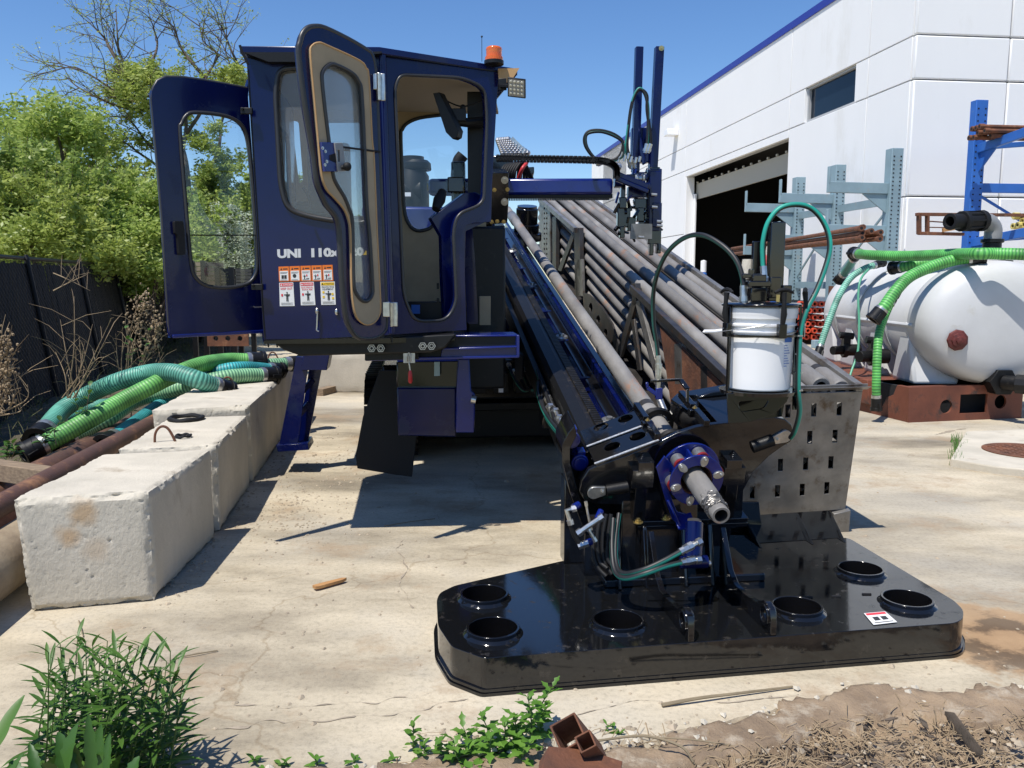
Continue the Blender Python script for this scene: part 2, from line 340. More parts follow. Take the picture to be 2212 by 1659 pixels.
# ================= SETTING =================
rng = random.Random(7)
def ground_mats():
    m = mat('yard_concrete', (.6, .53, .42), .88, bump=.35, bs=55)
    nt = m.node_tree; N = nt.nodes; L = nt.links; b = N['Principled BSDF']; tc = N.new('ShaderNodeTexCoord')
    mp = N.new('ShaderNodeMapping'); mp.inputs['Scale'].default_value = (.55, 1.3, 1); mp.inputs['Rotation'].default_value = (0, 0, .5); L.new(tc.outputs['Object'], mp.inputs[0])
    def nz(s, d, r, src): n = N.new('ShaderNodeTexNoise'); n.inputs['Scale'].default_value = s; n.inputs['Detail'].default_value = d; n.inputs['Roughness'].default_value = r; L.new(src, n.inputs['Vector']); return n.outputs['Fac']
    def ramp(src, pts):
        r = N.new('ShaderNodeValToRGB'); L.new(src, r.inputs[0]); e = r.color_ramp.elements
        e[0].position, e[0].color = pts[0][0], (*pts[0][1], 1); e[1].position, e[1].color = pts[-1][0], (*pts[-1][1], 1)
        for p, c in pts[1:-1]: x = e.new(p); x.color = (*c, 1)
        return r.outputs[0]
    def mix(f, a, c, mode='MIX'):
        x = N.new('ShaderNodeMix'); x.data_type = 'RGBA'; x.blend_type = mode
        if isinstance(f, (int, float)): x.inputs[0].default_value = f
        else: L.new(f, x.inputs[0])
        for i, s in ((6, a), (7, c)):
            if isinstance(s, tuple): x.inputs[i].default_value = (*s, 1)
            else: L.new(s, x.inputs[i])
        return x.outputs[2]
    base = ramp(nz(.75, 8, .62, mp.outputs[0]), [(.34, (.2, .168, .12)), (.43, (.33, .28, .2)), (.5, (.46, .395, .285)), (.6, (.58, .5, .365))])
    cool = ramp(nz(.5, 5, .6, tc.outputs['Object']), [(.48, (0, 0, 0)), (.62, (1, 1, 1))])
    base = mix(.55, base, mix(cool, base, (.41, .38, .32)))
    grit = ramp(nz(38, 6, .75, tc.outputs['Object']), [(.3, (.72, .72, .72)), (.5, (1, 1, 1)), (.75, (1.07, 1.07, 1.07))])
    base = mix(1, base, grit, 'MULTIPLY')
    spots = ramp(nz(4.2, 9, .72, mp.outputs[0]), [(.62, (1, 1, 1)), (.72, (.74, .72, .68))])
    base = mix(1, base, spots, 'MULTIPLY')
    dirt = ramp(nz(1.1, 9, .72, tc.outputs['Object']), [(.53, (0, 0, 0)), (.66, (.8, .8, .8))])
    base = mix(dirt, base, (.33, .235, .145))
    # wet brown stain right of the foot plate
    c = G(2185, 1385); vd = N.new('ShaderNodeVectorMath'); vd.operation = 'DISTANCE'; L.new(tc.outputs['Object'], vd.inputs[0]); vd.inputs[1].default_value = (c.x, c.y, 0)
    a = N.new('ShaderNodeMath'); a.operation = 'MULTIPLY_ADD'; a.inputs[1].default_value = .9; L.new(nz(2.2, 6, .6, tc.outputs['Object']), a.inputs[0]); L.new(vd.outputs['Value'], a.inputs[2])
    st = ramp(a.outputs[0], [(.6, (1, 1, 1)), (.84, (.85, .85, .85)), (.9, (0, 0, 0))]); base = mix(st, base, ramp(nz(3, 7, .65, tc.outputs['Object']), [(.42, (.12, .075, .04)), (.5, (.33, .21, .11)), (.7, (.4, .26, .14))]))
    # hairline crazing
    vo = N.new('ShaderNodeTexVoronoi'); vo.feature = 'DISTANCE_TO_EDGE'; vo.inputs['Scale'].default_value = .33
    wp = N.new('ShaderNodeTexNoise'); wp.inputs['Scale'].default_value = 1.6; wp.inputs['Detail'].default_value = 6; L.new(tc.outputs['Object'], wp.inputs['Vector'])
    ad = N.new('ShaderNodeVectorMath'); ad.operation = 'MULTIPLY_ADD'; ad.inputs[1].default_value = (.9, .9, .9); L.new(wp.outputs['Color'], ad.inputs[0]); L.new(tc.outputs['Object'], ad.inputs[2]); L.new(ad.outputs[0], vo.inputs['Vector'])
    cr = ramp(vo.outputs[0], [(.0, (.78, .74, .69)), (.0008, (.9, .87, .84)), (.002, (1, 1, 1))]); base = mix(1, base, cr, 'MULTIPLY')
    L.new(base, b.inputs['Base Color']); return m
M['yard'] = ground_mats()
M['crack'] = mat('crack_fill', (.36, .3, .225), .95, var=.3, vs=15)
M['dirt'] = mat('loose_dirt', (.33, .24, .155), .95, col2=(.19, .135, .088), vs=4, dirt=(.42, .35, .26), dscale=7, dth=.58, bump=1, bs=70)
M['far_ground'] = mat('far_ground', (.2, .19, .1), .95, var=.3, vs=.3)
M['stone'] = mat('pebble_stone', (.4, .33, .24), .9, var=.35, vs=6)
m = MB(); m.add([(-700, -40, -.09), (700, -40, -.09), (700, 900, -.09), (-700, 900, -.09)], [(0, 1, 2, 3)])
tag(m.build('ground', M['far_ground']), kind='structure')
# concrete yard slab with a broken front edge
edge = [(-40, 1690), (300, 1690), (560, 1672), (800, 1655), (960, 1632), (1100, 1612), (1290, 1598), (1420, 1588), (1540, 1560), (1680, 1533), (1800, 1500), (1870, 1478), (1960, 1490), (2080, 1496), (2260, 1478)]
ep = spl([G(x, y) for x, y in edge], 14)
ep = [p+Vector((noise.noise(p*3)*.05+noise.noise(p*11)*.018, noise.noise(p*3+Vector((5, 0, 0)))*.06+noise.noise(p*13)*.022, 0)) for p in ep]
lp = [(-60, ep[0].y, 0)]+[tuple(p) for p in ep]+[(60, ep[-1].y, 0)]
m = MB(); n = len(lp)
m.add([Vector(p) for p in lp]+[Vector((p[0], 70, 0)) for p in lp], [(i, i+1, n+i+1, n+i) for i in range(n-1)])
k = len(ep); m.add(ep+[p+Vector((noise.noise(p*9)*.03, -.02-.03*abs(noise.noise(p*7)), -.06)) for p in ep]+[p+Vector((0, -.03, -.12)) for p in ep],
      [(i, i+1, k+i+1, k+i) for i in range(k-1)]+[(k+i, k+i+1, 2*k+i+1, 2*k+i) for i in range(k-1)])
EPX = [p.x for p in ep]; EPY = [p.y for p in ep]
yard = tag(m.build('yard_pavement', M['yard']), kind='structure')
def crack(pts, wdt=.008, amp=.03, freq=7):
    P = spl([G(x, y) for x, y in pts], 26); m = MB(); vs = []
    for i, p in enumerate(P):
        q = p+Vector((noise.noise(p*freq)*amp, noise.noise(p*freq+Vector((9, 3, 1)))*amp, .003)); d = (P[min(i+1, len(P)-1)]-P[max(0, i-1)]).normalized(); s = Vector((-d.y, d.x, 0))
        ww = wdt*max(.08, .2+2.6*noise.noise(p*9)+1.2*noise.noise(p*31))
        vs += [q+s*ww, q-s*ww]
    m.add(vs, [(2*i, 2*i+1, 2*i+3, 2*i+2) for i in range(len(P)-1)])
    tag(m.build('crack', M['crack'], fix=False), kind='structure')
crack([(375, 1508), (500, 1525), (640, 1527), (800, 1515), (940, 1497)], .005, .05, 9)
crack([(470, 1575), (640, 1558), (760, 1553), (900, 1533), (1010, 1512)], .006, .05, 9)
crack([(1240, 1545), (1300, 1528), (1400, 1518), (1560, 1520), (1720, 1500)], .005)
crack([(872, 1165), (860, 1185), (876, 1225), (868, 1260), (880, 1290), (895, 1312)], .006)
crack([(545, 985), (600, 975), (660, 950), (740, 945)], .008)
crack([(2212, 905), (2100, 900), (2010, 880), (1960, 905)], .01, .02)
crack([(2020, 940), (2060, 930), (2090, 925)], .02, .02)
# loose dirt strip in front
m = MB(); nx, ny = 420, 130; vs = []
for j in range(ny+1):
    for i in range(nx+1):
        x = -4.5+i*9/nx; y = .6+j*2.9/ny
        p = Vector((x, y, 0)); h = -.07+.012*abs(noise.noise(p*44))+.035*noise.noise(p*1.6)+.028*noise.noise(p*5)+.02*noise.noise(p*14)+.012*noise.noise(p*31)
        if x > .8: h += .035*min(1, (x-.8)*.8)
        ey_ = np.interp(x, EPX, EPY); dd_ = y-ey_; lap = -.02+.07*noise.noise(p*2.3)+.05*noise.noise(p*9)
        if dd_ < lap: h = max(h, .014+.02*noise.noise(p*17)-.05*max(0, -dd_-.1)) if dd_ > -.25 else h
        else: h = min(h, -.03)
        vs.append((x, y, min(h, .03)))
m.add(vs, [(j*(nx+1)+i, j*(nx+1)+i+1, (j+1)*(nx+1)+i+1, (j+1)*(nx+1)+i) for j in range(ny) for i in range(nx)])
tag(m.build('dirt_verge', M['dirt'], fix=False, smooth=180), kind='structure')
# straw and debris on the verge (uncountable)
m = MB()
for i in range(3000):
    if i < 2500: px, py = rng.uniform(1500, 2230), rng.uniform(1520, 1680)
    else: px, py = rng.uniform(850, 1560), rng.uniform(1590, 1670)
    if py < 1659-(px-1250)*.19 and i < 2500: continue
    if noise.noise(Vector((px*.011, py*.03, 0)))+.5*noise.noise(Vector((px*.04, py*.09, 3))) < rng.uniform(-.25, .35): continue
    p = G(px, py); p.z = rng.uniform(-.02, .012); a = rng.gauss(.5, .9); L = rng.uniform(.015, .11); q = p+Vector((math.cos(a)*L, math.sin(a)*L, rng.uniform(-.01, .025)))
    m.tube([p, (p+q)/2+Vector((0, 0, .006)), q], rng.uniform(.0008, .0022), 4, False)
tag(m.build('straw_litter', M['dry'], fix=False), 'dry straw and broken stalks littering the dirt', 'straw', kind='stuff')
def pebble(m, p, r):
    v = [Vector((rng.uniform(.6, 1.3)*r*x, rng.uniform(.6, 1.3)*r*y, rng.uniform(.5, .9)*r*z)) for x, y, z in ((1, 0, 0), (0, 1, 0), (-1, 0, 0), (0, -1, 0), (0, 0, 1), (0, 0, -.3), (.7, .7, .5), (-.7, .6, .5))]
    m.add([p+a for a in v], [(0, 6, 4), (0, 1, 6), (6, 1, 4), (1, 7, 4), (1, 2, 7), (7, 2, 4), (2, 3, 4), (3, 0, 4), (1, 0, 5), (2, 1, 5), (3, 2, 5), (0, 3, 5)])
m0 = MB()
m = MB()
for i in range(260):
    k_ = rng.randrange(len(ep)); p = ep[k_]+Vector((rng.gauss(0, .04), rng.gauss(-.03, .035), rng.uniform(-.02, .012))); pebble(m0, p, abs(rng.gauss(0, .009))+.003)
tag(m0.build('edge_rubble', M['conc'], fix=False, smooth=10), 'crumbled concrete rubble along the broken slab edge', 'rubble', kind='stuff')
m = MB()
for i in range(420):
    px, py = rng.uniform(1250, 2230), rng.uniform(1530, 1680)
    if py < 1665-(px-1250)*.18: continue
    p = G(px, py); p.z = rng.uniform(-.03, .0); s = rng.uniform(.004, .022); a = rng.uniform(0, 6.3); u = Vector((math.cos(a), math.sin(a), rng.gauss(0, .25))); v = Vector((-u.y, u.x, rng.gauss(0, .25)))
    m.prism([p+u*s*1.6, p+v*s*.5, p-u*s*1.3+v*s*.1, p-v*s*.45], (0, 0, rng.uniform(.002, .006)))
tag(m.build('bark_chips', M['bark'], fix=False, smooth=10), 'dark bark chips and clods scattered in the dirt', 'chips', kind='stuff')
# pebbles (uncountable)
m = MB()
for i in range(1900):
    t = rng.random()
    if t < .35: px, py = rng.gauss(640, 90), rng.gauss(1030, 60)
    elif t < .5: px, py = rng.uniform(300, 2200), rng.uniform(950, 1600)
    elif t < .62: px, py = rng.gauss(620, 60), rng.gauss(1120, 40)
    elif t < .8: px, py = rng.uniform(900, 2250), rng.uniform(1560, 1670)
    elif t < .9: px, py = rng.gauss(1250, 500), rng.gauss(1180, 180)
    else: u_ = rng.random(); px, py = 350+u_*270+rng.gauss(0, 12), 1300-u_*330+rng.gauss(0, 14)
    if py < 900: continue
    p = G(px, py); pebble(m, p+Vector((0, 0, .001)), abs(rng.gauss(0, .006))+.0025)
tag(m.build('pebbles', M['stone'], fix=False, smooth=10), 'small loose pebbles and grit scattered over the concrete', 'pebbles', kind='stuff')
# raised utility slab and iron cover, right
sl_ = [G(2086, 945), G(2260, 938), G(2260, 1035), G(2150, 1024), G(2052, 1008)]
m = MB(); m.prism([p+Vector((0, 0, .07)) for p in sl_], (0, 0, -.09)); tag(m.build('utility_slab', M['conc'], bev=.012), kind='structure')
c = G(2215, 975, .07); ic = thing('manhole_cover', 'round rusty iron cover set in a raised concrete pad', 'manhole cover', (c.x, c.y, .07))
m = MB(); m.cyl(c+Vector((0, 0, .001)), c+Vector((0, 0, .012)), .37, seg=48); m.build('cover_plate', M['rust'], ic, bev=.003)
m = MB()
for i in range(10):
    for j in range(10):
        x, y = (i-4.5)*.07, (j-4.5)*.07
        if x*x+y*y < .1: m.box(c+Vector((x, y, .014)), (.02, .008, .003))
m.build('grip_pattern', M['rust'], ic)

# ================= WAREHOUSE =================
WA = math.atan(211/1803); WE = Vector((-math.sin(WA), math.cos(WA), 0)); WR = Vector((math.cos(WA), math.sin(WA), 0)); WC = 12.8
WP = Pl(WR*WC, WR)
def ws(px, py=605): return WP(px, py).dot(WE)
def wz(px, py): return WP(px, py).z
sC = ws(1968, 150); WFp = Pl(WE*sC, WE)
def wpt(s, c, z): return WE*s+WR*c+Vector((0, 0, z))
wh = thing('warehouse', 'white tilt up panel warehouse with blue roof edge and an open loading door', 'building', wpt(sC, WC, 0))
zT = wz(1711, 62); z1 = wz(1707, 207); z2 = wz(1878, 209); zD = wz(1705, 298); z3 = wz(1794, 452)
SS = [60, 50, ws(1300), ws(1484, 210), ws(1711, 115), ws(1878, 115), sC]       # vertical joints, from far to near
gp = .018
def panel(m, s0, s1, za, zb, d=.14): m.box(wpt((s0+s1)/2, WC+d/2, (za+zb)/2), ((d)/2, abs(s0-s1)/2-gp, (zb-za)/2-gp), (WR, WE, Z))
m = MB(); w0, w1 = ws(1740, 205), ws(1846, 180)
for i in range(len(SS)-1):
    a, b_ = SS[i], SS[i+1]
    rows = [(z1, zT), (z2, z1), (z3, z2), (0, z3)]
    for za, zb in rows:
        if i == 3 and zb <= z2+.01:
            if za >= z3-.01: panel(m, a, b_, zD, z2)
            continue
        if i == 4 and abs(zb-z1) < .01: panel(m, a, w0+gp, za, zb); panel(m, w1-gp, b_, za, zb); continue
        panel(m, a, b_, za, zb)
m.build('side_wall', M['wall'], wh, bev=.008)
m = MB()
for i in range(len(SS)-1):
    a, b_ = SS[i], SS[i+1]
    if i == 3: m.box(wpt((a+b_)/2, WC+.21, (zD+zT)/2), (.1, abs(a-b_)/2, (zT-zD)/2), (WR, WE, Z))
    elif i == 4:
        m.box(wpt((a+b_)/2, WC+.21, z2/2), (.1, abs(a-b_)/2, z2/2), (WR, WE, Z)); m.box(wpt((a+b_)/2, WC+.21, (z1+zT)/2), (.1, abs(a-b_)/2, (zT-z1)/2), (WR, WE, Z))
        m.box(wpt((a+w0)/2, WC+.21, (z1+z2)/2), (.1, abs(a-w0)/2, (z1-z2)/2), (WR, WE, Z)); m.box(wpt((b_+w1)/2, WC+.21, (z1+z2)/2), (.1, abs(b_-w1)/2, (z1-z2)/2), (WR, WE, Z))
    else: m.box(wpt((a+b_)/2, WC+.21, zT/2), (.1, abs(a-b_)/2, zT/2), (WR, WE, Z))
m.build('wall_core', M['gap'], wh)
# end wall (faces the camera)
m = MB(); XE = [0.0, 3.05+WC-12.8, 7, 11, 15, 19]; zT2 = zT+2.2
XE[1] = (WFp(2170, 168)-WR*WC).dot(WR)
for i in range(5):
    for za, zb in [(0, z3), (z3, z2), (z2, z1), (z1, zT)]:
        a, b_ = XE[i], XE[i+1]; m.box(wpt(sC-.07, WC+(a+b_)/2, (za+zb)/2), ((b_-a)/2-gp, .07, (zb-za)/2-gp), (WR, WE, Z))
m.build('end_wall', M['wall'], wh, bev=.03)
m = MB(); m.box(wpt(sC+.1, WC+9.6, zT/2), (9.3, .09, zT/2-.05), (WR, WE, Z)); m.build('end_wall_core', M['gap'], wh)
m = MB(); m.box(wpt((60+sC)/2, WC+9.5, zT-.3), (9.0, (60-sC)/2-.3, .1), (WR, WE, Z)); m.build('roof', M['gap'], wh)
m = MB(); m.box(wpt((60+sC)/2-.1, WC+.06, zT+.1), (.1, (60-sC)/2+.2, .12), (WR, WE, Z)); m.box(wpt(sC-.1, WC+9.5, zT+.1), (9.3, .1, .12), (WR, WE, Z)); m.build('roof_coping', M['coping'], wh)
# window
wd = MB()
for (a, b_, za, zb) in ((w0, w1, z1-.06, z1), (w0, w1, z2, z2+.08), (w0, w0-.08, z2+.08, z1-.06), (w1+.06, w1, z2+.08, z1-.06)): wd.box(wpt((a+b_)/2, WC+.16, (za+zb)/2), (.07, abs(a-b_)/2, (zb-za)/2), (WR, WE, Z))
wf = wd.build('window', M['gap'], wh); m = MB(); m.box(wpt((w0+w1)/2, WC+.19, (z1+z2)/2), (.01, abs(w0-w1)/2-.07, (z1-z2)/2-.07), (WR, WE, Z)); m.build('pane', M['winglass'], wf)
# loading door opening, frame, half raised panel, dark room behind
a, b_ = SS[3], SS[4]
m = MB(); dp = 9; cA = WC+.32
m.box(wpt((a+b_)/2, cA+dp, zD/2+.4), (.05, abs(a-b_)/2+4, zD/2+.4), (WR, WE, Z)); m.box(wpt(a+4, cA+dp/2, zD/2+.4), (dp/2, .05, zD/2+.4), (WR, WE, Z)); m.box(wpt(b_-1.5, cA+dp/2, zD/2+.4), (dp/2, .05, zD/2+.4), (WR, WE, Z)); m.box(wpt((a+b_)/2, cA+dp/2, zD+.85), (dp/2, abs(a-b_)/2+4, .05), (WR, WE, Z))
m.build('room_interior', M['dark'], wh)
ld = MB(); ld.box(wpt((a+b_)/2, WC+.55, wz(1705, 341)), (.03, abs(a-b_)/2-.1, .36), (WR, WE, Z))
for k in range(14):
    s = a+(b_-a)*(k+.5)/14; ld.box(wpt(s, WC+.49, wz(1705, 341)+.4), (.03, .06, .04), (WR, WE, Z))
ld.build('raised_door', M['beige'], wh)
m = MB(); m.box(wpt(a-.12, WC+.2, zD/2), (.2, .1, zD/2), (WR, WE, Z)); m.box(wpt(a-.36, WC+.4, zD/2-.4), (.04, .12, zD/2-.4), (WR, WE, Z)); m.build('door_jamb', M['wall'], wh, bev=.01)
m = MB(); pf = WP(1462, 287); m.box(pf-WR*.28, (.28, .28, .15), (WR, WE, Z)); wl = m.build('wall_lamp', M['white'], wh, bev=.02)
m = MB(); pf = WP(1450, 558); m.box(pf-WR*.03, (.03, .3, .16), (WR, WE, Z)); m.build('wall_vent', M['gap'], wh)
for px, py in ((1510, 590), ):
    p = at(px, py, 31)
# bollards
for i, (px, Yb, lab) in enumerate(((1671, 23.5, 'blue steel bollard standing right of the open loading door'), (1519, 31.5, 'blue bollard with a white cap at the far door jamb'))):
    p = at(px, 605, Yb); t = thing('bollard', lab, 'bollard', (p.x, p.y, 0)); m = MB(); h = 1.88 if i == 0 else 2.0
    m.lathe((p.x, p.y, 0), Z, [(0, .0), (0, .13), (h-.05, .13), (h-.01, .09), (h, 0)], 20); m.build('post', M['rackblue'], t)
    if i: m = MB(); m.lathe((p.x, p.y, h), Z, [(0, 0), (0, .11), (.42, .11), (.45, 0)], 18); m.build('cap', M['white'], t)

# ================= CANTILEVER RACKS =================
def perf_col(m, mh, p, wx, wy, h, n):
    m.box(p+Vector((0, 0, h/2)), (wx/2, wy/2, h/2), (WR, WE, Z))
    for k in range(n):
        z = .2+(h-.4)*k/(n-1)
        for s in (-.3, .3): mh.box(p+Vector((0, 0, z))+WR*(s*wx)-WE*(wy/2), (.018, .006, .016), (WR, WE, Z))
rk = thing('cantilever_rack', 'pale grey blue cantilever rack with three perforated columns against the white wall', 'rack', wpt(ws(1800), WC-.9, 0))
CR = WC-.95; RP = Pl(WR*CR, WR)
RU = []
for px, py, arms in ((1717, 386, (452, 543)), (1800, 360, (432, 520)), (1917, 326, (410, 500))):
    p = RP(px, 605); p.z = 0; h = RP(px, py).z; m = MB(); mh = MB(); perf_col(m, mh, p, .3, .3, h, 46)
    col = m.build('column', M['rackgrey'], rk, bev=.01); mh.build('holes', M['hole'], col)
    for k, ya in enumerate(arms):
        z = RP(px, ya).z; m = MB(); L = 1.7; m.bar(p+Vector((0, 0, z))-WR*.15, p+Vector((0, 0, z+.02))-WR*(L), .12, .26)
        m.prism([p+Vector((0, 0, z-.13))-WR*.15-WE*.02, p+Vector((0, 0, z-.6))-WR*.15-WE*.02, p+Vector((0, 0, z-.13))-WR*.8-WE*.02], WE*.04)
        m.box(p+Vector((0, 0, z+.3))-WR*(L-.02), (.02, .06, .22), (WR, WE, Z)); m.build('arm', M['rackgrey'], rk, bev=.008)
    m = MB(); m.bar(p+Vector((0, 0, .1))+WR*.2, p+Vector((0, 0, .1))-WR*1.9, .2, .2); m.build('foot', M['rackgrey'], rk, bev=.01); RU.append((p, h))
for k in range(2):
    (p, h), (q, g) = RU[k], RU[k+1]; m = MB(); zz = RP(1750, 462).z
    for z in (zz, 1.55): m.bar(p+Vector((0, 0, z)), q+Vector((0, 0, z)), .08, .2)
    m.bar(p+Vector((0, 0, 1.7)), q+Vector((0, 0, zz-.1)), .04, .05); m.build('brace', M['rackgrey'], rk)
# rusty rods lying on the lower arms
def rod_bundle(name, p, q, n, r, mt, labels, cat, group, cap=None, rows=3):
    d = (q-p).normalized(); u = d.cross(Z).normalized(); v = u.cross(d); made = []
    per = max(1, math.ceil(n/rows)); src = None; Ln = (q-p).length; mid = (p+q)/2
    for i in range(n):
        rr, cc = divmod(i, per); o_ = u*((cc-(per-1)/2+(rr % 2)*.5)*2.05*r)+v*(r+rr*1.75*r)+d*rng.uniform(-.25, .25)
        if src is None:
            t = thing(name, labels, cat, mid+o_, group); m = MB(); m.tube([mid+o_-d*Ln/2, mid+o_-d*(Ln/2-.12), mid+o_-d*(Ln/2-.13), mid+o_+d*(Ln/2)], [r*1.12, r*1.12, r*.86, r*.86], 9)
            bo = m.build('shaft', mt, t)
            if cap: m = MB(); m.pipe(mid+o_-d*(Ln/2+.03), mid+o_-d*(Ln/2-.1), r*1.2, r*.7, 10); m.build('end_cap', cap, t)
            m = MB(); m.cyl(mid+o_-d*(Ln/2+.001), mid+o_-d*(Ln/2), r*.6, seg=10); m.build('bore', M['hole'], t)
            src = t
        else: dup(src, mid+o_, (rng.uniform(-.006, .006), rng.uniform(-.006, .006), rng.uniform(-.01, .01)))
rod_bundle('steel_rod', at(1880, 519, 17.3), at(1590, 552, 30), 10, .055, M['rust'], 'rusty drill rod in the bundle on the pale grey rack', 'rod', 'rusty rods bundled on the grey rack')
# stack of orange ended rods behind the bucket
ORD = ('first', 'second', 'third', 'fourth', 'fifth', 'sixth', 'seventh', 'eighth', 'ninth')
c0 = at(1757, 706, 22.0); c0.z = 0; src = None
for j in range(6):
    for i in range(8):
        if (j > 4 and i < 3): continue
        c = Vector((c0.x+(i-4.4)*.17-.12, c0.y+rng.uniform(-.1, .1), c0.z+.2+j*.175))
        lab = 'orange ended rod behind the bucket, %s row up, %s from the left' % (ORD[j], ORD[i])
        if src is None:
            src = thing('capped_rod', lab, 'rod', c, 'orange ended rods stacked behind the bucket')
            m = MB(); m.cyl(c, c+Vector((-.6, 7, 0)), .06, seg=12); m.build('shaft', M['satin'], src); m = MB(); m.pipe(c-Vector((0, .1, 0)), c+Vector((0, .1, 0)), .075, .042, 12); m.build('thread_protector', mat('orange_cap', (.6, .07, .025), .6), src)
        else: dup(src, c, label=lab)
m = MB()
for yy in (.6, 3.2, 6): m.box((c0.x-.1, c0.y+yy, .06), (1.0, .08, .06))
for sx in (-.95, .75): m.box((c0.x-.1+sx, c0.y+.6, .8), (.05, .05, .74)); m.box((c0.x-.1+sx, c0.y+6, .8), (.05, .05, .74))
tag(m.build('rod_cradle', M['rust'], org=(c0.x, c0.y, 0)), 'low rusty cradle under the orange ended rods', 'cradle')
# blue rack on the right
bs_ = sC-2.2; BP = Pl(WE*bs_, WE)
br = thing('blue_rack', 'bright blue perforated cantilever rack at the sunny end wall', 'rack', BP(2090, 800).xy.to_3d())
p = BP(2090, 605); p.z = 0; h = BP(2095, 217).z
m = MB(); mh = MB(); perf_col(m, mh, p, .3, .22, h, 40); c_ = m.build('column', M['rackblue'], br, bev=.01); mh.build('holes', M['hole'], c_)
p2 = p+WR*3.0; m = MB(); mh = MB(); perf_col(m, mh, p2, .3, .22, h, 40); c_ = m.build('column', M['rackblue'], br, bev=.01); mh.build('holes', M['hole'], c_)
for ya, d0 in ((318, 1.9), (406, 0), (520, 1.9)):
    z = BP(2100, ya).z; m = MB()
    if d0:
        for q in (p, p2): m.bar(q+Vector((0, 0, z-.05))-WE*.1, q+Vector((0, 0, z+.1))-WE*d0, .1, .2); m.prism([q+Vector((0, 0, z-.1))-WE*.1, q+Vector((0, 0, z-.6))-WE*.1, q+Vector((0, 0, z))-WE*.8], WR*.04); m.bar(q+Vector((.15, 0, z)), q+WR*2.8+Vector((0, -.3, z+.2)), .06, .12)
        m.build('arm', M['rackblue'], br, bev=.008)
    else: m.bar(p+Vector((.1, 0, z)), p2+Vector((0, 0, z)), .06, .22); m.build('cross_beam', M['rackblue'], br, bev=.008)
m = MB(); m.bar(p+Vector((.1, 0, BP(2100, 420).z)), p2+Vector((0, 0, 2.2)), .03, .06); m.build('brace', M['rackblue'], br)
pz = BP(2100, 312); rod_bundle('steel_rod', pz-WE*.7-WR*.35, pz-WE*.7+WR*3.5, 12, .055, M['rust'], 'rusty rod on the upper arms of the blue rack', 'rod', 'rusty rods on the blue rack top arms', rows=3)
pz = BP(2120, 500); rod_bundle('steel_rod', pz-WE*1.2-WR*-.1, pz-WE*1.2+WR*4, 12, .06, M['rustpipe'], 'dark rod with a yellow end cap on the blue rack', 'rod', 'yellow capped rods on the blue rack', cap=mat('yellow_cap', (.6, .5, .16), .5), rows=3)
# rust coloured channel frame leaning on the lower arms
fp = Pl(WE*(bs_-1.6), WE); t = thing('open_channel', 'open rust brown steel channel frame lying on the blue rack', 'frame', fp(1985, 505))
m = MB()
for a_, b_, ww in (((1980, 463), (2260, 465), .12), ((1985, 504), (2080, 506), .12), ((1985, 463), (1985, 506), .1), ((2003, 466), (2003, 504), .08), ((2007, 478), (2052, 481), .03), ((2007, 491), (2052, 492), .03), ((2054, 466), (2054, 494), .02)): m.bar(fp(*a_), fp(*b_), ww*.55, .12, up=WE)
m.build('channel', M['rust'], t, bev=.005)
m = MB(); m.bar(fp(2030, 498)-WE*.1, fp(2080, 489)-WE*.1, .05, .08); tag(m.build('wood_batten', M['fresh_wood'], org=fp(2050, 495)), 'pale wooden batten on the rust brown frame', 'batten')
# ================= TANK ON SKID =================
TY0, TY1, TX, TZ, TR = 10.0, 13.6, 5.86, 1.19, .76
WX = 1.19
ta = (at(2085, 605, 10)-at(1990, 605, 17)); TA = Vector((.03, 1, 0)).normalized(); TS = Vector((TA.y, -TA.x, 0))
tk = thing('water_tank', 'large translucent white horizontal water tank resting on the brown skid', 'tank', (TX, TY0, .45))
def tpt(l, x, z): return Vector((TX, TY0, TZ))+TA*l+TS*x+Vector((0, 0, z))
Ln = TY1-TY0; prof = []
END = [(-.16, 0), (-.155, .35), (-.135, .6), (-.10, .78), (-.05, .89), (.02, .95), (.10, .98), (.2, 1.0), (.4, 1.0), (.41, .985), (.45, .985), (.46, 1.0)]
for h, r in END: prof.append((h, TR*r))
for l in (1.0, 1.02, 1.06, 1.08, 1.95, 1.97, 2.01, 2.03, 2.85, 2.87, 2.91, 2.93):
    prof.append((l, TR+(.018 if round(l*100) % 100 in (2, 6, 97, 1, 87, 91) else 0)))
for h, r in END[::-1]: prof.append((Ln-h, TR*r))
def oval0(m): return m
def oval(m):
    for v in m.v: v += TS*((v-tpt(0, 0, 0)).dot(TS)*(WX-1))
    return m
m = MB(); m.lathe(tpt(0, 0, 0), TA, prof, 64); oval(m).build('shell', M['tank'], tk, smooth=60)
for s in (-1, 1):
    m = MB(); m.tube([tpt(.25, s*TR*WX*.985, -.05), tpt(Ln-.25, s*TR*WX*.985, -.05)], .03, 8); m.build('moulded_ridge', M['tank'], tk)
for l in (.55, 1.5, 2.45, 3.3):
    for s in (-1, 1):
        m = MB(); m.prism([tpt(l-.12, s*.3, -.12), tpt(l+.12, s*.3, -.12), tpt(l+.34, s*.3, -.79), tpt(l-.34, s*.3, -.79)], TS*s*.57)
        m.build('saddle_leg', M['tank'], tk, bev=.05)
def band(l, mt, nm, w_=.05):
    m = MB(); pr = [(l-w_/2, TR+.02), (l-w_/2, TR+.028), (l+w_/2, TR+.028), (l+w_/2, TR+.02)]; m.lathe(tpt(0, 0, 0), TA, pr, 64); oval(m).build(nm, mt, tk)
for l in (1.04, 1.99, 2.89): band(l, mat('strap', (.4, .43, .42), .5), 'strap')
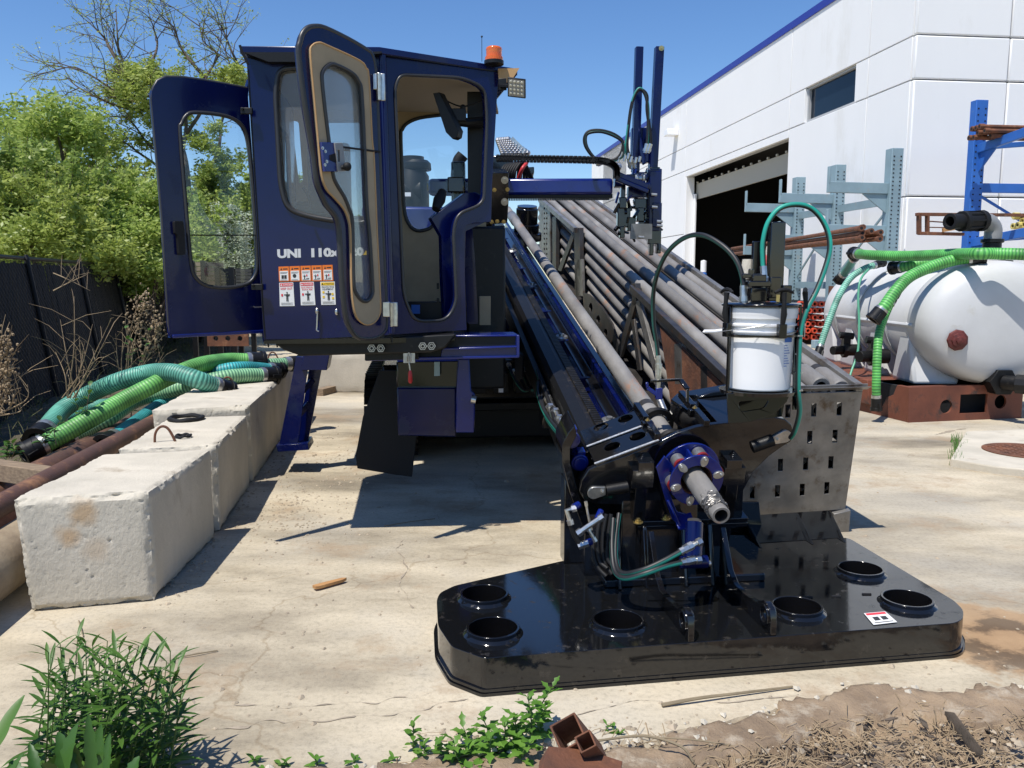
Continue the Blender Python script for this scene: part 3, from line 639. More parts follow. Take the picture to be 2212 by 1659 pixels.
m = MB(); q = tpt(-.1, -.25, -.1); c = Pl(tpt(-.16, 0, 0), TA)(2070, 735); m.lathe(c+TA*.02, -TA, [(0, .0), (0, .13), (.02, .12), (.03, .09), (.05, .085), (.06, .05), (.08, .045), (.09, 0)], 9); m.build('drain_fitting', mat('red_sealant', (.12, .022, .018), .6, var=.4, vs=25, bump=.5, bs=30), tk)
c = Pl(tpt(-.1, 0, 0), TA)(2165, 825); m = MB(); m.cyl(c+TA*.25, c-TA*.05, .17, seg=6); m.cyl(c-TA*.05, c-TA*.2+TS*.08, .09); m.cyl(c-TA*.18+TS*.06, c-TA*.4+TS*.3, .115, seg=10); m.cyl(c-TA*.4+TS*.3, c-TA*.6+TS*.5, .085)
for k in range(5): m.box(c-TA*.3+TS*.2+Vector((0, 0, .1-.05*k)), (.11, .02, .008), (TS, TA, Z))
m.build('outlet_valve', M['satin'], tk, bev=.006)
m = MB(); c = tpt(.35, .05, TR); m.lathe(c-Vector((0, 0, .06)), Z, [(0, .24), (.05, .24), (.055, .16), (.12, .155), (.12, .11), (.26, .105), (.27, .13), (.31, .13), (.31, 0)], 28); m.build('top_hatch', M['satin'], tk)
e = c+Vector((0, 0, .25)); m = MB(); m.tube(spl([e, e+Vector((0, 0, .12)), e+Vector((-.07, -.02, .2)), e+Vector((-.2, -.05, .23))], 6), .1, 18); m.build('elbow', M['fender'], tk)
m = MB(); a_ = e+Vector((-.17, -.05, .22)); d = Vector((-.6, -.25, -.03)).normalized()
m.cyl(a_, a_+d*.07, .13, seg=14); m.cyl(a_+d*.07, a_+d*.3, .105, seg=20); m.cyl(a_+d*.3, a_+d*.36, .125, seg=14); m.pipe(a_+d*.36, a_+d*.54, .09, .062); m.pipe(a_+d*.52, a_+d*.55, .1, .06)
for k in range(8):
    an = k*math.pi/4; u, v = frame(d); o_ = u*math.cos(an)*.112+v*math.sin(an)*.112; m.bar(a_+d*.04+o_, a_+d*.34+o_, .02, .02, up=u)
m.build('camlock_coupling', M['rubber'], tk, bev=.003)
for px, py, l in ((1733+62, 0, 0),): pass
m = MB(); p = tpt(1.45, -.35, .74); m.cyl(p, p+Vector((-.04, -.12, .1)), .055, seg=8); m.cyl(p+Vector((-.04, -.12, .1)), p+Vector((-.1, -.18, .12)), .03); m.build('vent_valve', M['zinc'], tk, bev=.003)
# valves low between the legs
for l, sc_ in ((1.02, 1.0), (2.0, .85)):
    m = MB(); c = tpt(l, -.86, -.5); m.cyl(c, c-TS*.2, .1*sc_, seg=16); m.cyl(c-TS*.18, c-TS*.25, .13*sc_, seg=8); m.cyl(c-TS*.22, c-TS*.42-TA*.1, .075*sc_); m.box(c-TS*.2+Vector((0, 0, .12)), (.05, .05, .08)); m.cyl(c-TS*.2+Vector((0, 0, .15)), c-TS*.2+Vector((0, 0, .25)), .04); m.cyl(c-TS*.1+Vector((0, 0, .2)), c-TS*.3+Vector((0, 0, .22)), .05, seg=10); m.build('ball_valve', M['satin'], tk, bev=.004)
# skid
sk = thing('tank_skid', 'red brown steel skid with forklift pockets under the white tank', 'skid', G(1962, 913))
P0 = G(1962, 913); P1 = G(2206, 903); du = (P1-P0).normalized(); dv = Vector((-du.y, du.x, 0)); Wd = (P1-P0).length
hS = at(1957, 837, P0.y).z
m = MB()
def fpt(u, z, v=0): return P0+du*u+dv*v+Vector((0, 0, z))
Lh = fpt
fr = [fpt(0, 0), fpt(Wd, 0), fpt(Wd, hS-.06), fpt(Wd*.88, hS), fpt(-.02, hS)]
def ring(u, z, r, n=18): return [fpt(u+r*math.cos(2*math.pi*k/n), z+r*math.sin(2*math.pi*k/n)) for k in range(n)]
m.prism(fr, dv*.03, [ring(Wd*.32, hS*.42, .085), ring(Wd*.80, hS*.5, .085), [fpt(Wd*.44, hS*.2), fpt(Wd*.68, hS*.2), fpt(Wd*.68, hS*.75), fpt(Wd*.44, hS*.75)]])
m.build('front_plate', M['skid'], sk)
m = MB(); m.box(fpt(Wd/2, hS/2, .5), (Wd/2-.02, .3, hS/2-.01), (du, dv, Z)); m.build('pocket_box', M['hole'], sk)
SL = 4.0
m = MB()
for u in (-.0, Wd-.06):
    a0 = [fpt(u, 0, .032), fpt(u, 0, SL), fpt(u, .12, SL), fpt(u, .12, .5), fpt(u, .25, .42), fpt(u, .3, .3), fpt(u, hS, .24), fpt(u, hS, .032)]
    m.prism(a0, du*.06)
m.box(fpt(Wd/2, .06, SL), (Wd/2, .04, .06), (du, dv, Z)); m.box(fpt(Wd/2, hS-.04, 1.9), (Wd/2-.07, 1.75, .03), (du, dv, Z))
m.build('side_rail', M['skid'], sk, bev=.004)
for k in range(5):
    m = MB(); m.prism([fpt(-.05, hS, .75+.72*k), fpt(-.05, .12, .68+.72*k), fpt(-.05, .12, .95+.72*k), fpt(-.05, hS, .92+.72*k)], du*.14); m.build('bracket', M['skid'], sk, bev=.004)
# ---- hoses on the tank
def hose(name, pts, r, mt, label, group=None, n=10, ends=True, seg=16, cat='hose'):
    P = spl(pts, n); t = thing(name, label, cat, P[0], group); m = MB(); m.tube(P, r, seg); m.build('hose_body', mt, t, smooth=80)
    if ends:
        for a_, b_ in ((P[0], P[1]), (P[-1], P[-2])):
            d = (a_-b_).normalized(); m = MB(); m.cyl(b_-d*.03, a_+d*.0, r*1.16, seg=18); c1 = m.build('hose_clamp', M['zinc'], t)
            m = MB(); m.pipe(a_-d*.01, a_+d*.13, r*1.25, r*.85, 18); u, v = frame(d)
            for k in range(2):
                s = (1, -1)[k]; m.bar(a_+d*.04+u*s*r*1.3, a_+d*.13+u*s*r*1.5, .02, .035)
            m.pipe(a_+d*.1, a_+d*.14, r*1.42, r*.8, 18); m.build('coupling', M['satin'], t, bev=.002)
    return t
hose('ribbed_hose', [at(1852, 548, 12.0), at(1880, 551, 11.6), at(1960, 553, 11.0), at(2060, 549, 10.2), at(2110, 548, 9.75), at(2150, 548, 9.7), at(2200, 549, 9.6), at(2260, 552, 9.5)], .068, M['hose_tank'], 'bright green ribbed hose stretched along the top of the white tank')
hose('ribbed_hose', [at(2100, 556, 10.1), at(2060, 562, 10.15), at(2010, 577, 10.15), at(1965, 598, 10.1), at(1935, 628, 10.0), at(1912, 660, 9.95), at(1902, 672, 9.95)], .07, M['hose_tank'], 'lime hose curving down the near side of the tank to a black coupling')
hose('ribbed_hose', [at(1925, 650, 10.22), at(1909, 688, 10.15), at(1899, 720, 10.0), at(1895, 770, 9.9), at(1893, 830, 9.85), at(1893, 862, 9.85)], .05, M['hose_tank'], 'green hose hanging straight down to the ground beside the skid')
hose('ribbed_hose', [at(2040, 566, 10.9), at(2000, 568, 11.0), at(1962, 575, 11.1), at(1945, 577, 11.2)], .065, M['hose_tank'], 'short green hose stub with open black end on the tank roof')
hose('ribbed_hose', [at(1892, 572, 11.9), at(1868, 580, 11.85), at(1838, 600, 11.8), at(1812, 640, 11.7), at(1792, 690, 11.6), at(1778, 730, 11.55), at(1771, 752, 11.5)], .045, M['hose_mint'], 'slim mint green hose arching down the far end of the tank')
hose('ribbed_hose', [at(1846, 556, 12.4), at(1835, 575, 12.6), at(1820, 595, 12.8)], .06, M['hose_teal'], 'short teal hose with black coupling at the far tank end')
t = hose('thin_tube', [at(1882, 576, 11.7), at(1860, 602, 11.4), at(1854, 640, 11.3), at(1856, 700, 11.2), at(1853, 760, 11.1), at(1840, 800, 11.0), at(1832, 826, 10.9)], .016, mat('green_tube', (.1, .35, .22), .4), 'thin green tube hanging over the middle of the tank', ends=False, seg=8, cat='tube')

# ================= FENCE =================
f0 = Vector((-5.6, 6.4, 0)); fa = at(0, 551, 9.9); fb = at(353, 578, 21); fa.z = 0; fb.z = 0
fd = (fb-fa).normalized(); fn = Vector((fd.y, -fd.x, 0)); lean = Vector((0, 0, 1))-fn*.14
A_ = fa-fd*4.5; Bp = fa+fd*34; FH = 2.0
fe = thing('chain_link_fence', 'dark chain link fence with black privacy slats along the yard', 'fence', A_)
m = MB(); Lf = (Bp-A_).length; nsl = int(Lf/.085)
for i in range(nsl):
    p = A_+fd*(i*.085+rng.uniform(-.006, .006)); a_ = p+fn*rng.uniform(-.006, .006); hh = FH-.06+rng.uniform(-.03, .01)
    q = [a_, a_+fd*.078, a_+fd*.078+lean*hh, a_+lean*hh]; m.add(q+[x-fn*.008 for x in q], [(0, 1, 2, 3), (7, 6, 5, 4), (0, 3, 7, 4), (1, 5, 6, 2), (3, 2, 6, 7)])
m.build('slat_screen', mat('black_slat', (.006, .0065, .0065), .85, var=.5, vs=5, bump=.4, bs=60), fe, fix=False)
m = MB(); st = .11
kx = int(Lf/st)
for i in range(-int(FH/st), kx):
    for s in (1, -1):
        x0, z0, x1, z1_ = i*st, 0, i*st+FH, FH
        if s < 0: x0, x1 = x1, x0
        if x0 < 0 or x1 < 0 or max(x0, x1) > Lf: continue
        a_ = A_+fd*x0+fn*.012; b_ = A_+fd*x1+fn*.012+lean*FH; m.tube([a_, b_], .0022, 3, False)
m.build('wire_mesh', mat('black_wire', (.012, .013, .013), .5), fe, fix=False)
m = MB(); m.tube([A_+lean*FH, Bp+lean*FH], .028, 10); m.build('top_rail', M['satin'], fe)
s = .9
while s < Lf:
    p = A_+fd*s; m = MB(); m.tube([p+fn*.03, p+fn*.03+lean*(FH-.02)], .036, 10); m.tube([p+fn*.03+lean*(FH-.02), p+fn*.03+lean*(FH+.05)], [.045, .02], 10); m.build('post', M['satin'], fe); s += 2.7
soil = MB(); vs = []; NS, MS = 120, 14
for i in range(NS+1):
    for j in range(MS+1):
        s = Lf*.55*i/NS; p = A_+fd*s-fn*.5+fn*(2.15*j/MS); e_ = min(1, (MS-j)/4); wv_ = .22*noise.noise(p*1.7)+.1*noise.noise(p*5); q = p+fn*(wv_ if j == MS else 0)
        vs.append(Vector((q.x, q.y, .006+e_*(.05+.04*noise.noise(p*3)+.03*noise.noise(p*9)))))
soil.add(vs, [(i*(MS+1)+j, i*(MS+1)+j+1, (i+1)*(MS+1)+j+1, (i+1)*(MS+1)+j) for i in range(NS) for j in range(MS)])
tag(soil.build('soil_bed', mat('dark_soil', (.1, .08, .05), .95, col2=(.05, .045, .025), vs=5, dirt=(.17, .14, .09), dscale=9, dth=.6, bump=1, bs=40), fix=False, smooth=180), kind='structure')
gt = MB()
for i in range(2600):
    s = rng.uniform(0, Lf*.5); t_ = rng.uniform(-.1, 1.6); p = A_+fd*s+fn*t_
    if noise.noise(p*1.3) < -.05: continue
    h = rng.uniform(.05, .28)*(1.2-.4*t_); d = Vector((rng.gauss(0, .35), rng.gauss(0, .35), 1))*h; gt.tube([p, p+d*.6, p+d+Vector((d.x*.5, d.y*.5, -.02))], [.005, .004, .001], 3, False)
tag(gt.build('undergrowth', mat('undergrowth_green', (.06, .11, .025), .8, col2=(.2, .16, .08), vs=2), fix=False), 'rough grass and undergrowth along the foot of the fence', 'undergrowth', kind='stuff')
# ================= TREES =================
def limb(m, p, d, L, r, depth, tips, spread=.5, droop=0, mn=.004):
    P = [p]; dd = Vector(d).normalized(); n = 5
    for i in range(n):
        dd = (dd+Vector((rng.gauss(0, .13), rng.gauss(0, .13), rng.gauss(0, .1)+droop))).normalized(); P.append(P[-1]+dd*L/n)
    m.tube(P, [max(mn, r*(1-.6*i/n)) for i in range(n+1)], 6 if r > .02 else 4, False)
    tips.append((P[-1], depth)); tips.append((P[-2], depth))
    if depth > 0:
        for k in range(rng.choice((3, 3, 4))):
            q = P[rng.choice((2, 3, 4, 5))]; nd = (dd+Vector((rng.gauss(0, spread), rng.gauss(0, spread), rng.gauss(0.08, spread*.7)))).normalized()
            limb(m, q, nd, L*rng.uniform(.55, .8), r*.5, depth-1, tips, spread, droop, mn)
def leaves(centres, n_per, rad, size, mt, name, parent, flat=.7, seed=1):
    g = np.random.default_rng(seed); C = np.array([tuple(c) for c in centres]); n = len(C)*n_per
    c = np.repeat(C, n_per, 0); off = g.normal(0, 1, (n, 3)); off /= np.linalg.norm(off, axis=1)[:, None]+1e-6; off *= (g.random((n, 1))**.45)*rad*(.5+g.random((n, 1))); off[:, 2] *= flat
    ctr = c+off; a = g.normal(0, 1, (n, 3)); a[:, 2] *= .5; a /= np.linalg.norm(a, axis=1)[:, None]; b = g.normal(0, 1, (n, 3)); b -= (a*b).sum(1)[:, None]*a; b /= np.linalg.norm(b, axis=1)[:, None]
    s = size*(.6+.9*g.random((n, 1))); q = np.stack([ctr-a*s, ctr+b*s*.42, ctr+a*s, ctr-b*s*.42], 1).reshape(-1, 3)
    base = np.array(parent['_o']); q -= base
    me = bpy.data.meshes.new(name); me.vertices.add(len(q)); me.vertices.foreach_set('co', q.astype(np.float32).ravel()); me.loops.add(len(q)); me.loops.foreach_set('vertex_index', np.arange(len(q), dtype=np.int32))
    me.polygons.add(n); me.polygons.foreach_set('loop_start', np.arange(0, 4*n, 4, dtype=np.int32)); me.polygons.foreach_set('loop_total', np.full(n, 4, dtype=np.int32)); me.update(); me.validate()
    me.materials.append(mt); o = bpy.data.objects.new(name, me); COL.objects.link(o); o.parent = parent; return o
def clumps(c, rx, ry, rz, n, lo=.35):
    o = []
    while len(o) < n:
        v = Vector((rng.uniform(-1, 1), rng.uniform(-1, 1), rng.uniform(-1, 1)))
        if lo < v.length < 1: o.append(c+Vector((v.x*rx, v.y*ry, v.z*rz)))
    return o
def bush(px, pyt, pyb, Y, wpx, mt, label, nc=70, per=230, rad=.42, size=.075, name='shrub', group='shrubs behind the fence', cat='shrub', seed=1, trunk=True):
    top = at(px, pyt, Y); bot = at(px, pyb, Y); wd_ = wpx/FX*Y; base = Vector((top.x, Y, 0)); t = thing(name, label, cat, base, group)
    zc = (top.z+max(bot.z, 0))/2; rz = (top.z-max(bot.z, 0))/2
    cs = clumps(Vector((top.x, Y, zc)), wd_/2, wd_*.42, rz, nc, .2)
    m = MB(); tips = []
    for c in cs[::3]:
        mid = base+(c-base)*.5+Vector((0, 0, (c.z)*.12)); m.tube([base+Vector((rng.gauss(0, .1), rng.gauss(0, .1), 0)), mid, c], [.05, .03, .01], 5, False)
    sp2 = []
    for _ in range(26):
        a = rng.uniform(0, 6.28); rr = rng.uniform(.2, 1); q = Vector((top.x+math.cos(a)*rr*wd_*.5, Y+math.sin(a)*rr*wd_*.4, zc+rz*math.sqrt(max(0, 1-rr*rr))*.95)); dd = Vector((rng.gauss(0, .3), rng.gauss(0, .3), 1)); L_ = rng.uniform(.4, 1.2)
        for k in range(5): sp2.append(q+dd*L_*k/5)
        m.tube([q, q+dd*L_], [.012, .004], 4, False)
    leaves(sp2, 60, .16, size*.7, mt, 'shoots', t, seed=seed+50)
    leaves(cs, int(per*1.25), rad, size*.68, mt, 'crown', t, seed=seed); m.build('trunk', M['bark'], t, fix=False); return t
bush(40, 400, 620, 17, 340, M['leaf_b'], 'dense green shrub behind the fence at the left picture edge', 80, 300, .5, .08, seed=2)
bush(150, 400, 620, 18, 300, M['leaf_a'], 'tall fresh green shrub behind the second fence bay', 80, 300, .5, .08, seed=3)
bush(285, 455, 620, 19, 300, M['leaf_b'], 'broad green shrub under the bare branched tree', 80, 300, .55, .08, seed=4)
bush(430, 420, 620, 22, 330, M['leaf_c'], 'yellow green shrub seen through the cab door window', 90, 300, .6, .09, seed=5)
bush(90, 470, 625, 15.5, 330, M['leaf_c'], 'low yellow green bush overhanging the fence rail', 60, 260, .4, .07, seed=6)
bush(300, 470, 625, 17.5, 300, M['leaf_a'], 'low leafy bush just over the middle fence rail', 60, 260, .4, .07, seed=7)
bush(480, 532, 612, 19.5, 110, M['blossom'], 'white flowering bush seen low through the door window', 26, 200, .28, .045, seed=8)
bush(620, 430, 620, 26, 300, M['leaf_b'], 'green shrub far behind the cab', 70, 220, .7, .1, seed=9)
bush(-70, 370, 640, 16, 260, M['leaf_b'], 'green shrub cut by the left picture edge', 60, 260, .5, .08, seed=10)
# leafy tree with upright shoots, left
def leafy_tree(px, pyt, Y, lob, label, mt, sd, size=.11):
    b = at(px, 605, Y); b.z = 0; t = thing('tree', label, 'tree', b, 'trees behind the fence'); m = MB(); cs = []
    for lx, ly, r in lob:
        ly += 38; r *= .62
        c = at(lx, ly, Y+rng.uniform(-1.5, 1.5)); mid = b+(c-b)*.5+Vector((rng.uniform(-.4, .4), 0, .2)); m.tube(spl([b, mid, c], 6), [.12*(1-i/14) for i in range(13)], 6, False)
        for k in range(int(r*16)): cs.append(c+Vector((rng.gauss(0, r*.5), rng.gauss(0, r*.5), rng.gauss(0, r*.5))))
    m.build('trunk', M['bark'], t, fix=False); leaves(cs, 120, .3, size*.55, mt, 'crown', t, seed=sd, flat=1)
leafy_tree(120, 200, 20, [(40, 235, 1.0), (30, 270, 1.3), (75, 240, .9), (118, 215, .9), (125, 250, 1.3), (160, 215, .9), (165, 250, 1.3), (200, 260, 1.0), (60, 310, 1.5), (120, 320, 1.8), (180, 330, 1.5), (90, 370, 2)], 'leafy tree with upright fresh green tops left of the cab', M['leaf_a'], 21)
leafy_tree(240, 300, 23, [(215, 310, .8), (255, 350, .9), (180, 370, 1.2), (330, 440, 1.2), (270, 420, 1.1)], 'pale green tree behind the bare branches', M['leaf_c'], 22, .09)
# half bare spring tree
def bare_tree(px, Y, pts, label, sd, clumps_px, tw=4):
    rng.seed(sd); b = at(px, 605, Y); b.z = 0; t = thing('half_bare_tree', label, 'tree', b, 'half bare trees'); m = MB(); tips = []
    for chain in pts:
        P = [at(x, y, Y+rng.uniform(-.4, .4)) for x, y in chain]; P[0] = at(*chain[0], Y) if chain[0][1] < 600 else b; P = spl(P, 6); n = len(P)
        r0 = .11 if chain[0][1] >= 500 else .05
        m.tube(P, [r0*(1-.85*i/(n-1)) for i in range(n)], 7, False)
        for i in range(int(n*.3), n, 2):
            d = (P[min(i+1, n-1)]-P[i-1]).normalized()
            nd = (d+Vector((rng.gauss(0, .9), rng.gauss(0, .6), rng.gauss(.25, .6)))).normalized(); limb(m, P[i], nd, rng.uniform(.5, 1.3), .015, 1, tips, .6, 0, .0045)
    m.build('trunk', M['bark'], t, fix=False)
    cs = []
    for lx, ly, r, k in clumps_px:
        for _ in range(k): cs.append(at(lx+rng.gauss(0, r), ly+rng.gauss(0, r*.6), Y+rng.gauss(0, .6)))
    leaves(cs, 170, .27, .05, M['leaf_c'], 'leaf_clusters', t, seed=sd, flat=.8)
    leaves([q for q, dpt in tips], 6, .16, .028, M['leaf_c'], 'buds', t, seed=sd+1)
    return t
bare_tree(420, 22, [[(430, 605), (410, 480), (395, 330), (350, 260), (290, 190), (265, 150), (235, 100), (228, 85), (205, 60)], [(395, 330), (400, 250), (350, 210), (270, 205), (200, 165), (160, 145), (115, 152)], [(300, 195), (260, 120), (254, 80), (250, 12)],
    [(350, 240), (260, 230), (180, 195), (140, 165)], [(395, 300), (440, 230), (445, 170), (470, 120), (440, 90), (430, 50)], [(440, 230), (480, 180), (520, 140), (545, 125)], [(445, 170), (410, 130), (390, 100), (375, 60), (360, 45)], [(430, 400), (470, 330), (480, 260), (505, 190), (490, 120), (470, 75)],
    [(410, 480), (360, 380), (300, 330), (255, 300), (215, 290)], [(290, 190), (330, 130), (340, 90), (330, 60)], [(395, 330), (330, 320), (280, 260), (230, 250)], [(540, 190), (520, 150), (500, 110), (480, 60), (470, 50)]],
    'half bare spring tree with thin twigs against the blue sky', 31, [(300, 150, 22, 9), (330, 165, 25, 8), (345, 180, 20, 6), (420, 165, 28, 4), (505, 172, 24, 9), (460, 180, 20, 4), (280, 205, 25, 8), (330, 230, 40, 10), (240, 190, 20, 5), (470, 300, 40, 10), (500, 360, 40, 14), (300, 290, 50, 12), (470, 420, 50, 12)])
# ================= CONCRETE BLOCKS =================
def stained():
    m = M['conc'].copy(); m.name = 'cast_concrete_rust_spots'; nt = m.node_tree; N = nt.nodes; L = nt.links; b = N['Principled BSDF']; src = b.inputs['Base Color'].links[0].from_socket
    tc = N.new('ShaderNodeTexCoord'); nz = N.new('ShaderNodeTexNoise'); nz.inputs['Scale'].default_value = 14; nz.inputs['Detail'].default_value = 6; L.new(tc.outputs['Object'], nz.inputs['Vector'])
    org = (G(335, 1299)+G(64, 1324))/2
    for (px, py, sc) in ((178, 1108, .035), (150, 1155, .03), (205, 1190, .03)):
        c = at(px, py, org.y)-org; d = N.new('ShaderNodeVectorMath'); d.operation = 'DISTANCE'; L.new(tc.outputs['Object'], d.inputs[0]); d.inputs[1].default_value = tuple(c)
        a = N.new('ShaderNodeMath'); a.operation = 'MULTIPLY_ADD'; a.inputs[1].default_value = .09; L.new(nz.outputs[0], a.inputs[0]); L.new(d.outputs['Value'], a.inputs[2])
        r = N.new('ShaderNodeMapRange'); L.new(a.outputs[0], r.inputs[0]); r.inputs[1].default_value = sc+.04; r.inputs[2].default_value = sc+.1; r.inputs[3].default_value = .6 if sc > .031 or px == 150 else .25; r.inputs[4].default_value = 0
        x = N.new('ShaderNodeMix'); x.data_type = 'RGBA'; L.new(r.outputs[0], x.inputs[0]); L.new(src, x.inputs[6]); x.inputs[7].default_value = (.45, .26, .1, 1); src = x.outputs[2]
    L.new(src, b.inputs['Base Color']); return m
M['conc_stain'] = stained()
rng.seed(11)
def rough_box(m, c8, n=(22, 34, 20), rgh=.012, rd=.035, seed=0):
    """c8: 000,100,010,110,001,101,011,111"""
    c8 = [Vector(c) for c in c8]; dim = ((c8[1]-c8[0]).length, (c8[2]-c8[0]).length, (c8[4]-c8[0]).length)
    def P(u, v, w_):
        p = Vector()
        for i in (0, 1):
            for j in (0, 1):
                for k in (0, 1): p += c8[i+2*j+4*k]*((u if i else 1-u)*(v if j else 1-v)*(w_ if k else 1-w_))
        return p
    cen = P(.5, .5, .5)
    def D(u, v, w_):
        q = Vector((u*dim[0], v*dim[1], w_*dim[2])); sd = Vector((seed*3.1, 0, 0)); e = []
        for t, L in zip(q, dim): e.append(min(t, L-t))
        srt = sorted(e); k = max(0, 1-srt[1]/rd)                 # near an edge
        p = P(u, v, w_); chip = max(0, noise.noise(q*5+sd)-.1)*.05+max(0, noise.noise(q*11+sd*2))*.026+max(0, noise.noise(q*37+sd))*.012+max(0, noise.noise(q*60+sd))*.012
        p += (cen-p).normalized()*(k*(.012+chip))
        nv = noise.noise(q*3+sd)*rgh*.25+noise.noise(q*40+sd)*rgh*.22
        if srt[2] > 0 and srt[0] == 0: 
            pit = max(0, noise.noise(q*33+sd)-.5)*.035+max(0, noise.noise(q*57)-.52)*.03
            p += (cen-p).normalized()*pit
        return p+Vector((nv, nv, nv*.6))
    idx = {}; vs = []; fs = []
    def V(i, j, k):
        if (i, j, k) not in idx: idx[(i, j, k)] = len(vs); vs.append(D(i/n[0], j/n[1], k/n[2]))
        return idx[(i, j, k)]
    for i in range(n[0]):
        for j in range(n[1]):
            for k in (0, n[2]): fs.append((V(i, j, k), V(i+1, j, k), V(i+1, j+1, k), V(i, j+1, k)))
    for i in range(n[0]):
        for k in range(n[2]):
            for j in (0, n[1]): fs.append((V(i, j, k), V(i+1, j, k), V(i+1, j, k+1), V(i, j, k+1)))
    for j in range(n[1]):
        for k in range(n[2]):
            for i in (0, n[0]): fs.append((V(i, j, k), V(i, j+1, k), V(i, j+1, k+1), V(i, j, k+1)))
    m.add(vs, fs)
def block(br, br2, bl, h, label, sd, loops=(), dx=0, n=(56, 70, 48)):
    a = G(*br); b = G(*br2); c = G(*bl); L = (b-a).length; e = (b-a).normalized(); r = (c-a)
    t = thing('concrete_block', label, 'block', (a+c)/2, 'cast concrete blocks in a row'); m = MB()
    c8 = [c, a, c+e*L, a+e*L]; c8 = c8+[p+Vector((0, 0, h)) for p in c8]
    c8[4] += Vector((-.06, 0, 0)); c8[6] += Vector((-.06, 0, 0))
    rough_box(m, c8, n, rgh=.007, seed=sd); m.build('block_body', M['conc_stain'] if sd == 1 else M['conc'], t, smooth=28)
    for lp in loops:
        q = G(lp[0], lp[1], h-.03); m = MB(); P = [q+Vector((-.05, 0, 0)), q+Vector((-.045, .01, .09)), q+Vector((-.01, .02, .135)), q+Vector((.035, .03, .12)), q+Vector((.075, .04, .03)), q+Vector((.08, .04, -.02))]
        m.tube(spl(P, 6), .009, 8); m.build('lifting_loop', M['rust'], t)
    return t
BHt = .60
block((335, 1299), (466, 1160), (64, 1324), BHt, 'nearest rough concrete block with two rust stains on its sunny front', 1, [(350, 965)])
block((476, 1148), (540, 1050), (284, 1162), BHt, 'short middle concrete block with a black ring lying on it', 2)
block((546, 1042), (640, 905), (352, 1060), BHt+.06, 'far concrete block beside the blue support leg', 3, [(490, 846), (588, 784)])
for nm, px, py, r, tt, lab in (('rubber_ring', 402, 903, .125, .017, 'black rubber ring lying on the middle concrete block'), ('rubber_ring', 396, 941, .05, .009, 'small black ring near the rusty lifting loop')):
    c = G(px, py, BHt+.015); m = MB(); m.tube([c+Vector((r*math.cos(a*math.pi/16), r*math.sin(a*math.pi/16), .004*math.sin(a))) for a in range(33)], tt, 8, False); tag(m.build(nm, M['rubber'], org=c), lab, 'ring')
# rust stains on the front block face (thin stain patches are part of the block's look)
# rusty pipes, timber
def lpipe(px, py, z, r, back, fwd, label, mt, name='rusty_pipe', ri=None):
    p = G(px, py, z); t = thing(name, label, 'pipe', p, None); m = MB(); a, b = p-WE*fwd, p+WE*back
    m.pipe(a, b, r, r*.82, 28); m.build('pipe_wall', mt, t); return t
lpipe(92, 1044, .43, .07, 3.2, 1.9, 'long brown rusty pipe lying against the left side of the blocks', M['rustpipe'])
lpipe(118, 1000, .2, .085, 2.6, 1.2, 'thick rusty pipe with ochre patches under the green hoses', M['rustpipe'])
lpipe(40, 1050, .24, .10, 2.2, 1.6, 'short rusty pipe behind the grey timber', M['rustpipe'])
lpipe(12, 1118, .34, .10, .5, 1.6, 'orange brown pipe cut by the left picture edge', M['rust'])
lpipe(-18, 1225, .19, .17, .5, 1.5, 'pale dusty pipe at the left edge beside the nearest block', mat('dusty_pipe', (.34, .27, .18), .85, col2=(.2, .15, .1), vs=4, bump=.5, bs=30))
m = MB(); a, b = G(-40, 1010, .42), G(112, 1032, .42); m.bar(a, b, .12, .12); m.bar(G(40, 1012, .35), G(46, 1050, .2), .03, .03); tag(m.build('timber_beam', M['wood'], bev=.006, org=(a+b)/2), 'weathered grey timber beam at the foot of the fence', 'timber')
# green hose pile
def gh(pts, r, mt, lab): return hose('ribbed_hose', [G(x, y, z) for x, y, z in pts], r*1.0, mt, lab, None, 10)
gh([(92, 935, .34), (136, 885, .48), (190, 853, .6), (255, 824, .74), (322, 806, .82), (373, 805, .84), (425, 820, .78), (470, 838, .68)], .085, M['hose_teal'], 'teal ribbed hose arching highest over the hose pile')
gh([(84, 965, .3), (136, 938, .38), (204, 900, .5), (272, 862, .62), (326, 834, .72), (365, 815, .78), (430, 789, .86), (492, 779, .86), (543, 780, .84)], .08, M['hose_lime'], 'lime green ribbed hose running the whole length of the pile')
gh([(146, 954, .26), (190, 928, .33), (238, 902, .42), (289, 868, .52), (340, 851, .58), (407, 834, .66), (475, 817, .73), (526, 811, .74), (572, 811, .72)], .072, M['hose_pale'], 'pale green ribbed hose resting on top of the concrete blocks')
gh([(238, 950, .3), (289, 916, .36), (340, 879, .46), (390, 851, .56), (430, 821, .68), (475, 802, .78), (526, 795, .8), (588, 799, .74)], .068, M['hose_aqua'], 'aqua blue ribbed hose dropping between pipe and block')
gh([(120, 915, .32), (200, 880, .4), (272, 868, .48), (340, 836, .6), (407, 812, .72), (458, 799, .78), (500, 790, .78), (538, 786, .78)], .066, M['hose_teal'], 'darker teal hose lying behind the lime hose')
gh([(420, 830, .62), (500, 806, .7), (557, 791, .78), (628, 786, .78)], .07, M['hose_pale'], 'pale striped hose end with steel clamp beside the blue leg')
